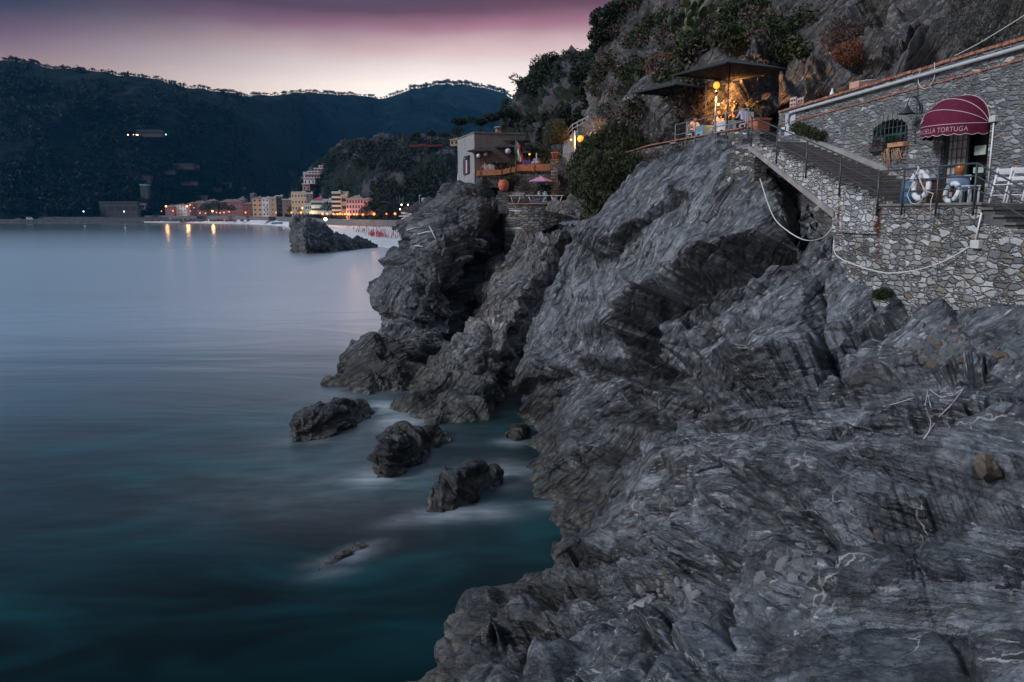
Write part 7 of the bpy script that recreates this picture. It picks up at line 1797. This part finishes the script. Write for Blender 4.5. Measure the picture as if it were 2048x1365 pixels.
# --- sea front: hedge, wall top, beach club, gantry, poles
def hedge():
    r = thing('hedge', 'long dark clipped hedge along the sea front under the lamps', 'hedge', (0, 0, 0)); bl = []
    for px in range(508, 800, 4):
        x, y = prom_xy(px, 14); bl.append(((x, y, Z0 + 1.2), (2.2, 1.4, 1.2 + .3 * math.sin(px))))
    leaves('foliage', bl, 9000, .55, 31, L_DARK, r, hollow=.2)
hedge()
def beach_club():
    a, b = P(800, 427, 372), P(872, 427, 372); r = thing('beach_club', 'low cream beach club with a flat roof and a lit white awning', 'building', (a.x, 372, 0)); w = b.x - a.x + 3; zr = a.z; zm = P(800, 434, 372).z; zb = P(800, 446, 372).z
    MB().bx(1.2, w, 4, 14, zb - 2, zr).build('wall', plain('cream_club_wall', (.52, .40, .32), .8, .12, .4), r)
    MB().bx(-.8, w, 2.2, 14, zm, zm + .55).build('roof_slab', plain('club_white', (.56, .50, .46), .7, .1, .4), r)
    for x0, x1 in ((.2, 2.0), (6.2, w)): MB().bx(x0, x1, 2.6, 12, zr - .3, zr + .5).build('parapet', MATS['club_white'], r)
    for i in range(5): MB().bx(1.6 + 2.6 * i, 1.9 + 2.6 * i, 1.6, 1.9, zb - 2, zm).build('column', MATS['club_white'], r)
    z2 = P(800, 439, 370).z
    MB().prism([(0.5, 3.6, zm - .5), (13.5, 3.6, zm - .2), (13.5, .0, z2 + .7), (.5, .0, z2 - .1)], (0, 0, .12)).build('awning', plain('white_awning', (.60, .57, .54), .7, .08), r)
    MB().bx(4.5, 12.8, 3.2, 3.9, zb - 1.5, z2 - .1).build('lit_room', glow('lit_room', (1., .52, .20), .55), r)
    MB().ball((11.2, 1.8, z2 - .5), .28, 8, 6).build('lamp', glow('club_lamp', (1., .60, .25), 9.), r)
    MB().bx(-3, w, -6, 4, zb - 3.4, zb - 1.5).build('deck', plain('dark_deck', (.03, .032, .04), .8, .3), r)
beach_club()
def gantry():
    a, b = P(843, 396, 420), P(866, 396, 420); r = thing('gantry', 'pale steel railway gantry behind the oleanders', 'gantry', (a.x, 420, 0)); w = b.x - a.x; g = plain('pale_steel', (.36, .38, .40), .6, .15)
    MB().bx(0, w, -.3, .3, a.z - 2.2, a.z).build('beam', g, r)
    for x in (.6, w - .6): MB().bx(x - .35, x + .35, -.3, .3, PROM_Z - 1, a.z - 2.2).build('leg', g, r)
    for px, y0, y1, Y, l in ((876, 385, 432, 380, 'tall pale street light mast right of the gantry'), (839, 391, 412, 415, 'thin mast left of the gantry')):
        q, t = P(px, y1, Y), P(px, y0, Y); m = thing('light_mast', l, 'mast', tuple(q)); MB().tube([(0, 0, 0), (0, 0, t.z - q.z)], .12, 8).build('pole', g, m); MB().bx(-.1, .9, -.2, .2, t.z - q.z - .1, t.z - q.z + .12).build('head', M_WHITE, m)
gantry()
def catch_net():
    r = thing('catch_fence', 'dark blue steel catch fence below the knoll', 'fence', (0, 0, 0)); q0 = P(793, 410, 430)
    m = MB()
    for px, t in ((795, 393), (800, 390), (806, 394), (808, 392)): m.tube([P(px, 412, 430), P(px - 1, t, 430)], .12, 5)
    m.build('posts', plain('blue_steel', (.03, .07, .11), .6, .2), r)
    for a, b in ((760, 400), (790, 404)): MB().tube([P(a, 404, 428), P(900, 409, 424)], .09, 5).build('cable_rail', MATS['blue_steel'], r); break
catch_net()
# --- trees and flowering shrubs of the town
def town_tree(label, px, py, Y, r, seed, mat=None, cat='tree', name='town_tree', n=1300, group=None, flat=.8):
    Y = YY(px, Y) + (15 if py < 395 else 0) if Y < 900 else Y
    r *= 1.
    b = P(px, py, Y); b2 = Vector((b.x, b.y, max(PROM_Z, b.z - r * 1.6)))
    return plant(name, label, cat, b2, [((b.x, b.y, b.z), (r, r, r * flat)), ((b.x - r * .6, b.y, b.z - r * .2), (r * .7, r * .7, r * .55)), ((b.x + r * .65, b.y, b.z - r * .25), (r * .7, r * .7, r * .5)), ((b.x + r * .2, b.y, b.z + r * .4), (r * .6, r * .6, r * .5))], n, r * .10, seed, mat or L_DARK, max(.12, r * .06), group, aspect=1.5)
for i, (px, py, Y, r, l) in enumerate(((740, 414, 418, 3.3, 'dark tree in front of the pink wing, leftmost of the dark clump'), (757, 408, 424, 4.6, 'dark tree in the middle of the clump beside the pink hotel'), (774, 400, 430, 5., 'tallest dark tree of the clump beside the pink hotel'), (728, 422, 410, 2.6, 'low dark tree at the right corner of the pink hotel'), (786, 412, 412, 3.6, 'dark tree at the right end of the clump'), (768, 420, 405, 3.4, 'low dark tree below the tallest one'), (655, 413, 470, 4., 'dark palm like tree between mint villa and cream block'), (410, 415, 700, 6., 'dark pine, left of the old town clump'), (428, 411, 690, 6.5, 'dark pine in the middle of the old town clump'), (446, 413, 680, 6., 'dark pine right of the middle of the old town clump'), (463, 416, 660, 4.5, 'dark pine at the right end of the old town clump'), (583, 420, 492, 3.2, 'dark bush beside the purple bougainvillea'), (598, 372, 600, 7., 'dark round tree below the stepped apartments'), (660, 325, 575, 6., 'dark round tree above the stepped apartments'))):
    town_tree(l, px, py, Y, r, 600 + i)
for i, (px, py, l) in enumerate(((581, 414, 'purple bougainvillea on the brown house wall'), (590, 420, 'purple bougainvillea left of the yellow hotel door'), (598, 421, 'purple bougainvillea right of the yellow hotel door'))):
    town_tree(l, px, py, 488 + i, 1.9, 640 + i, leaf_mat('bougainvillea_%d' % i, (.05, .01, .05), (.12, .03, .11)), 'bougainvillea', 'bougainvillea', 700)
L_OLE = leaf_mat('oleander', (.035, .045, .030), (.12, .08, .10), (.38, .27, .32)); L_OLW = leaf_mat('white_oleander', (.03, .04, .03), (.14, .13, .14), (.45, .40, .42))
for i, (px, py, r, l) in enumerate(((828, 417, 2.6, 'pink oleander at the left of the row'), (838, 412, 3., 'pale pink oleander beside the gantry leg'), (850, 413, 3., 'dusky oleander under the gantry'), (860, 408, 3.4, 'white oleander, tallest of the row'), (873, 415, 2.8, 'pale oleander beside the tall mast'), (886, 413, 2.6, 'mauve oleander at the right of the row'), (842, 424, 2.6, 'lower pink oleander in front of the row'), (814, 421, 2.4, 'green oleander behind the beach club roof'))):
    town_tree(l, px, py, 392 + i % 3, r, 660 + i, L_OLW if 'white' in l or 'pale' in l else L_OLE, 'oleander', 'oleander', 900, 'oleanders behind the beach club')
# scrub and woods on the knoll and the spur: clumps one can tell apart
def clump_wood(name, label, spots, size, count, seed, mat):
    V, f = foliage(spots, count, size, seed, aspect=1.4, hollow=.2); o = mesh_obj(name, V, f, mat); tag(o, label, 'wood', kind='stuff')
rs = np.random.RandomState(5); bpy.context.view_layer.update()
def drop(obj, n, px0, px1, py0, py1, cond, r0, r1):
    "points on a hillside mesh seen in a picture window"
    out_ = []; o = Vector((0, 0, CAM_Z))
    for _ in range(n):
        px, py = rs.uniform(px0, px1), rs.uniform(py0, py1)
        if not cond(px, py): continue
        ok, h = obj.ray_cast(o, (P(px, py, 100.) - o).normalized())[:2]
        if not ok: continue
        r = rs.uniform(r0, r1); out_.append(((h.x, h.y, h.z + r * .3), (r, r, r * .8)))
    return out_
nz_ = lambda px, py, k, s: float(pn(np.array([[px * k + s, py * k * 1.5, s]]))[0])
sp = drop(knoll, 900, 560, 920, 285, 430, lambda x, y: nz_(x, y, .016, 3.) > -.10 or y < 300 + max(0, 690 - x) * .5, 2.2, 5.)
clump_wood('knoll_wood', 'dark scrub and trees covering the knoll behind the town', sp, .85, 38000, 71, L_DARK)
sp = drop(spur, 700, 1000, 1260, 112, 330, lambda x, y: nz_(x, y, .02, 7.) > .22 or y < 128 + abs(x - 1150) * .62, .7, 1.7)
clump_wood('spur_wood', 'dark scrub covering the spur between knoll and slope', sp, .30, 16000, 72, L_DARK)
sp = drop(slope, 420, 1190, 1620, 0, 240, lambda x, y: nz_(x, y, .02, 11.) > .12 and y < 260 - (x - 1180) * .35 and not (1385 < x < 1560 and y > 120), .5, 1.2)
clump_wood('slope_scrub', 'low green scrub scattered over the rocky slope', sp, .14, 24000, 73, L_GREEN)
sp = drop(slope, 300, 1190, 1560, 0, 250, lambda x, y: nz_(x, y, .02, 31.) > .10 and not (1385 < x < 1560 and y > 150), .5, 1.1)
clump_wood('slope_heath', 'dry brown heath scattered over the rocky slope', sp, .13, 14000, 74, L_HEATH)
L_HILL = leaf_mat('hill_leaf', (.0012, .0026, .0028), (.004, .0085, .008), (.009, .014, .012))
sp = drop(bpy.data.objects['far_hills'], 2300, 0, 1000, 135, 432, lambda x, y: nz_(x, y, .012, 17.) > -.12 or y > 330, 5., 11.)
clump_wood('hill_wood', 'dark woods covering the far hills round the scattered houses', sp, 2.6, 60000, 75, L_HILL)
# --- ridge pines against the sky
def ridge_trees():
    protos = []
    for k in range(5):
        rnd = random.Random(900 + k); h = 1.; m = MB(); m.tube([(0, 0, -.3), (rnd.uniform(-.05, .05), 0, .5), (0, 0, .75)], [.045, .035, .02], 5)
        bl = [((rnd.uniform(-.25, .25), rnd.uniform(-.2, .2), .62 + rnd.uniform(-.16, .2)), (.24 + .1 * rnd.random(), .22, .15)) for _ in range(4 if k != 3 else 6)] + [((rnd.uniform(-.5, .5), 0, .2), (.22, .2, .10)) for _ in range(2)]
        V, f = foliage(bl, 230, .085, 910 + k, aspect=1.5, hollow=.1); m.add([Vector(v) for v in V], [tuple(q) for q in f])
        me = m.build('ridge_pine', L_DARK, None, False); protos.append(me)
    rnd = random.Random(44); px = 4.; first = [True] * 5; cnt = 0
    while px < 1030 and cnt < 290:
        dense = {True: 2.9, False: 5.2}[(8 < px < 165) or (420 < px < 520) or (560 < px < 720 ) or (820 < px < 1022)]
        px += rnd.uniform(.4, 1.6) * dense
        y0 = float(RIDGE(px)) - 26
        h = None
        while h is None and y0 < 300:
            y0 += .5; h = HB.ray_cast(EYE, (P(px, y0, 100.) - EYE).normalized())[0]
        if h is None: continue
        Y = h.y; base = h; hgt = rnd.uniform(4., 11.) * Y / 1600 * (1.35 if px < 80 or px > 800 else 1.)
        k = rnd.randrange(5); o = protos[k] if first[k] else protos[k].copy()
        if not first[k]: C.objects.link(o)
        first[k] = False; cnt += 1
        o.location = base + Vector((0, 0, -.17 * hgt)); o.rotation_euler = (0, 0, rnd.uniform(0, 6.28)); s = hgt; o.scale = (s * rnd.uniform(.9, 1.7), s, s)
        tag(o, 'small dark pine standing against the sky on the far ridge', 'tree', 'pines along the far ridge')
ridge_trees()
# --- beach furniture: closed parasols, cabins, boats
def beach_parasols():
    red, white = plain('red_cloth', (.34, .03, .045), .8, .2, 2.), plain('white_parasol_cloth', (.50, .49, .53), .8, .12, 2.); protos = []
    for mat in (white, red):
        m = MB().lathe([(.02, 0), (.02, .55), (.14, .62), (.16, 1.1), (.10, 1.9), (.03, 2.3), (.001, 2.32)], 6); protos.append(m.build('closed_parasol', mat))
    rnd = random.Random(6); used = [False, False]; n = 0
    for row in range(9):
        t = row / 8
        for i in range(30):
            x0, x1 = 668 + row * 9, 815 - row * 1.5; px = x0 + (x1 - x0) * i / 29 + rnd.uniform(-1, 1); py = 455 + row * 2.1 + (px - 668) * .085 - 2.5
            if rnd.random() < .10 or n >= 230: continue
            q = Pz(px, py, 3.4 - 1.7 * t)
            k = 1 if (rnd.random() < (.62 if px < 705 else .30)) else 0
            if 742 < px < 768 and row > 4: k = 1
            o = protos[k] if not used[k] else protos[k].copy()
            if used[k]: C.objects.link(o)
            used[k] = True; n += 1
            o.location = q; s = rnd.uniform(.8, 1.05); o.scale = (s * 1.25, s * 1.25, s)
            tag(o, 'closed red parasol in the rows on the beach' if k else 'closed white parasol in the rows on the beach', 'parasol', 'closed red beach parasols' if k else 'closed white beach parasols')
beach_parasols()
def rows_of(name, label, cat, group, mats, n, px0, px1, py0, py1, z, size, seed, jit=.6, rows=3):
    rnd = random.Random(seed); protos = [None] * len(mats)
    for i in range(n):
        k = rnd.randrange(len(mats)); row = i % rows; px = px0 + (px1 - px0) * (i // rows + rnd.uniform(0, jit)) / max(1, n // rows); py = py0 + (py1 - py0) * (row + rnd.uniform(0, .6)) / rows
        if protos[k] is None:
            m = MB(); s = size
            m.bx(-s[0] / 2, s[0] / 2, -s[1] / 2, s[1] / 2, 0, s[2] * .75); m.prism([(-s[0] * .55, -s[1] * .55, s[2] * .75), (s[0] * .55, -s[1] * .55, s[2] * .75), (0, -s[1] * .55, s[2])], (0, s[1] * 1.1, 0)); o = m.build(name, mats[k]); protos[k] = o
        else: o = protos[k].copy(); C.objects.link(o)
        o.location = Pz(px, py, z); o.rotation_euler = (0, 0, rnd.uniform(-.15, .15)); tag(o, label, cat, group)
blue = [plain('cabin_blue', (.03, .20, .42), .7, .2, 1.), plain('cabin_pale_blue', (.12, .28, .42), .7, .2, 1.)]
rows_of('beach_hut', 'small blue beach hut below the sea wall, right of the stack', 'beach hut', 'blue huts right of the stack', blue, 40, 634, 690, 446, 452, 4.2, (1.3, 1.2, 1.9), 1, rows=2)
rows_of('beach_hut', 'small blue beach hut by the water, left of the stack', 'beach hut', 'blue huts left of the stack', [plain('cabin_dim_blue', (.04, .10, .20), .7, .2, 1.), blue[0]], 44, 543, 586, 444, 450, 1.8, (1.4, 1.2, 1.7), 2, rows=3)
pinkm = [plain('cabin_dim_red', (.15, .045, .05), .8, .25, 1.), plain('cabin_dusky', (.16, .085, .09), .8, .25, 1.), plain('cabin_slate', (.08, .09, .12), .8, .25, 1.)]
rows_of('beach_tent', 'dull red and grey tents crowded on the far left beach', 'beach tent', 'tents on the far beach', pinkm, 150, 285, 520, 437, 444.5, 2.6, (3.2, 2.4, 2.6), 3, rows=4)
rows_of('beach_bed', 'pale sunbed stacked on the sand under the pink hotel', 'sunbed', 'stacked sunbeds', [plain('bed_white', (.42, .42, .48), .7, .15, 1.), plain('bed_pale_blue', (.26, .34, .48), .7, .15, 1.)], 60, 636, 690, 452, 459, 3.0, (1.3, .7, .6), 4, rows=3)
def pedalo(px, py, z, label, col, L=3.2):
    q = Pz(px, py, z); r = thing('rowing_boat', label, 'boat', tuple(q), rnd.uniform(-.5, .5), None); V, F = [], []
    for i in range(9):
        t = i / 8 - .5; w = .75 * math.cos(t * 2.6) ** .8
        for a, b in ((-1, .65), (-.6, .1), (.6, .1), (1, .65)): V.append((t * L, a * w, b + abs(t) * .3))
    for i in range(8):
        for j in range(3): F.append((i * 4 + j, (i + 1) * 4 + j, (i + 1) * 4 + j + 1, i * 4 + j + 1))
    MB().add(V, F).build('hull', col, r, False); MB().bx(-.15, .15, -.6, .6, .45, .52).bx(.7, .95, -.5, .5, .45, .52).build('seats', M_WOODB, r)
rnd = random.Random(8)
pedalo(677, 456.5, 2.2, 'red boat lying on the sand at the left end of the parasol rows', plain('boat_red', (.33, .03, .05), .5, .2))
pedalo(754, 466.5, 1.9, 'red boat on the sand below the red parasols', MATS['boat_red']); pedalo(360, 442.5, 1.0, 'yellow white boat at the water edge of the far beach', plain('boat_cream', (.42, .36, .20), .5, .2), 9.)
person('small dark figure sitting on the sand behind the sea stack', Pz(685, 465, 1.6), .6, L_DK, L_DK, H_DK, seated(.15))
# quay on the left with boats, cars and a van
def quay():
    t = NT('quay_stone'); c = t.coord(); t.base(t.ramp(t.noise(c, .4, 6., .7), [(.3, (.012, .012, .014)), (.7, (.06, .058, .058))]), .9, t.bump(t.vor(c, .35).outputs['Distance'], 1.2, .8)); V = []
    a, b = P(-120, 440, 955), P(290, 440, 915)
    n = 60; V, F = [], []
    for i in range(n + 1):
        t_ = i / n; p = a.lerp(b, t_); V += [(p.x, p.y - 6, -2), (p.x, p.y - 2, 2.6 + .5 * math.sin(i * 2.3)), (p.x, p.y + 6, 3.8), (p.x, p.y + 60, 4.4), (p.x, p.y + 62, 7.)]
    for i in range(n):
        for j in range(4): F.append((i * 5 + j, (i + 1) * 5 + j, (i + 1) * 5 + j + 1, i * 5 + j + 1))
    tag(MB().add(V, F).build('quay', t.m), kind='structure')
quay()
def vehicle(name, label, px, py, Y, L, H, col, van=False):
    q = P(px, py, Y); r = thing(name, label, 'van' if van else 'car', (q.x, q.y, 4.0)); hw = .9
    prof = [(-L / 2, .35), (L / 2, .35), (L / 2, H * .55), (L * .36, H * (.62 if not van else .7)), (L * (.2 if not van else .3), H), (-L * (.3 if not van else .49), H), (-L / 2, H * (.6 if not van else .95))]
    MB().prism([(x, -hw, z) for x, z in prof], (0, 2 * hw, 0)).build('body', col, r); MB().bx(-L * .3, L * .25, -hw - .02, hw + .02, H * .66, H * .9).build('windows', M_WIN, r)
    for x in (-L * .32, L * .32):
        w = MB(); w.ring((x, -hw, .36), .24, .12, (1, 0, 0), (0, 0, 1)); w.build('wheel', L_DK, r)
vehicle('parked_van', 'white van parked on the dark quay', 59, 434, 935, 7.2, 3.2, plain('van_white', (.30, .34, .36), .4, .1), True)
vehicle('parked_car', 'grey car left of the white van on the quay', 37, 437, 935, 6., 1.9, plain('car_grey', (.10, .14, .17), .35, .15)); vehicle('parked_car', 'blue grey car right of the white van on the quay', 96, 437, 935, 6., 1.9, plain('car_blue', (.06, .13, .19), .35, .15)); vehicle('parked_car', 'dark car farther right on the quay, by the boats', 112, 437, 936, 5.4, 1.8, plain('car_dark', (.04, .07, .10), .35, .15))
rnd = random.Random(9)
for i in range(12):
    px = 145 + i * 11.5 + rnd.uniform(-3, 3); pedalo(px, 438.6 + rnd.uniform(-.6, .6), 3.6, ('white', 'grey', 'pale blue', 'cream')[i % 4] + ' boat on the quay, ' + ('first', 'second', 'third', 'fourth', 'fifth', 'sixth', 'seventh', 'eighth', 'ninth', 'tenth', 'eleventh', 'last')[i] + ' from the cars', plain(('boat_white', 'boat_grey', 'boat_blue', 'boat_beige')[i % 4], ((.20, .21, .22), (.09, .10, .11), (.09, .14, .18), (.18, .16, .14))[i % 4], .5, .2), rnd.uniform(5, 8))
# ------------------------------------------------------------------ loose stones on the near rock, net, driftwood
bpy.context.view_layer.update()
def hit(o, px, py):
    e = Vector((0, 0, CAM_Z)); ok, h, n, _ = o.ray_cast(e, (P(px, py, 100.) - e).normalized()); return (h, n) if ok else (None, None)
def stone_shape(seed, flat=.6):
    rnd = random.Random(seed); bm = bmesh.new(); bmesh.ops.create_icosphere(bm, subdivisions=3, radius=1.)
    V = np.array([v.co for v in bm.verts]); h, j = facets(V * 1.1 + seed * 3.7); d = 1 + .30 * h + .14 * pn(V * 1.7 + seed) + .06 * pn(V * 5 + seed)
    for v, k in zip(bm.verts, d): v.co *= k
    for _ in range(5):                                    # broken flat faces
        n = Vector((rnd.uniform(-1, 1), rnd.uniform(-1, 1), rnd.uniform(-1, 1))).normalized(); c = rnd.uniform(.55, .8)
        for v in bm.verts:
            q = v.co.dot(n) - c
            if q > 0: v.co -= n * q * .9
    for v in bm.verts: v.co.z *= flat
    me = bpy.data.meshes.new('stone'); bm.to_mesh(me); bm.free(); return me
def stone_rock_mat(name, a, b):
    t = NT(name); c = t.coord(); r = t.n('ShaderNodeObjectInfo').outputs['Random']; f = t.noise(c, 2.2, 7., .7)
    col = t.mix(t.math('ADD', t.math('MULTIPLY', f, .6), t.math('MULTIPLY', r, .4)), a, b)
    return t.base(col, .75, t.bump(f, .12, .8), .35)
ST = [stone_rock_mat('pale_stone', (.06, .062, .068), (.30, .30, .31)), stone_rock_mat('brown_stone_loose', (.05, .038, .03), (.20, .155, .12)), stone_rock_mat('cobble', (.05, .055, .06), (.16, .17, .18))]
shapes = [stone_shape(k, (.55, .7, .45, .62)[k % 4]) for k in range(8)]
def stones(spots, label, group, mats, seed, sink=.25):
    rnd = random.Random(seed)
    for px, py, r in spots:
        h, n = hit(cliff, px, py)
        if h is None: continue
        o = bpy.data.objects.new('stone', shapes[rnd.randrange(8)].copy()); o.data.materials.append(mats[rnd.randrange(len(mats))]); C.objects.link(o)
        r = r / FPX * h.y * rnd.uniform(.8, 1.25); o.scale = (r * rnd.uniform(.9, 1.5), r * rnd.uniform(.8, 1.1), r)
        o.rotation_euler = n.to_track_quat('Z', 'Y').to_euler(); o.rotation_euler.rotate_axis('Z', rnd.uniform(0, 6.28)); o.location = h - n * r * sink * .6
        tag(o, label, 'stone', group)
rnd = random.Random(17)
pale = []
for i in range(46):
    t = rnd.random(); x, y = np.interp(t, (0, .35, .7, 1.), (1262, 1400, 1540, 1640)), np.interp(t, (0, .35, .7, 1.), (1195, 1165, 1140, 1108)); pale.append((x + rnd.uniform(-26, 26), y + rnd.uniform(-24, 26), rnd.choice((6, 8, 10, 14, 20))))
stones(pale, 'pale broken stone lying in the cleft across the nearest rock', 'pale broken stones in the cleft', ST[:1], 3)
cob = [(rnd.uniform(1800, 2044), 0, rnd.choice((7, 9, 11, 14))) for i in range(64)]
stones([(x, rnd.uniform(632 + (x - 1780) * .10 + 10, 725 + (x - 1780) * .04), r) for x, _, r in cob], 'rounded grey cobble set in the slope below the landing wall', 'cobbles below the landing wall', [ST[2], ST[2], ST[1], ST[0]], 5, .45)
for px, py, r, l, m in ((1755, 1064, 20, 'flat brown stone in the dark gap above the nearest boulder', 1), (1992, 935, 32, 'big brown block jammed in the layers near the picture edge', 1), (1330, 1150, 22, 'tan boulder at the left end of the pale stones', 1), (1580, 1118, 24, 'tan block between the pale stones and the dark boulder', 1)):
    stones([(px, py, r)], l, None, [ST[m]], int(px), .7)
def net():
    m = MB()
    for pts in (((1855, 783), (1848, 815), (1860, 850), (1856, 868), (1842, 888)), ((1855, 783), (1880, 800), (1905, 795), (1925, 782)), ((1925, 782), (1900, 815), (1875, 840), (1860, 862), (1845, 885)), ((1853, 790), (1862, 830), (1866, 850)), ((1828, 800), (1790, 812), (1760, 818))):
        P3 = []
        for (x0, y0), (x1, y1) in zip(pts[:-1], pts[1:]):
            for k in range(6):
                h, n = hit(cliff, x0 + (x1 - x0) * k / 6, y0 + (y1 - y0) * k / 6)
                if h is not None: P3.append(h + Vector((0, -.03, .05)))
        if len(P3) > 2: m.tube(P3, .009, 5)
    tag(m.build('fishing_net', plain('faded_net', (.40, .34, .38), .95, .2, 20.)), 'faded pinkish net strands snagged on the grey rock below the cobbles', 'net')
net()
def driftwood():
    for i, (a, b, Yo, l) in enumerate((((859, 455), (872, 481), 0, 'bleached stick lying upright on the headland rock'), ((836, 471), (868, 464), 0, 'bleached stick lying level on the headland rock'), ((815, 462), (842, 457), 0, 'short bleached stick at the top of the headland rock'), ((829, 494), (846, 496), 0, 'short bleached stick lowest on the headland rock'))):
        p = [hit(headland, *q)[0] for q in (a, b)]
        if None in p: continue
        tag(MB().tube([p[0] + Vector((0, -.15, .08)), (p[0] + p[1]) / 2 + Vector((0, -.2, .12)), p[1] + Vector((0, -.15, .08))], [.05, .045, .03], 6).build('driftwood', plain('bleached_wood', (.42, .40, .38), .9, .2)), l, 'driftwood')
driftwood()
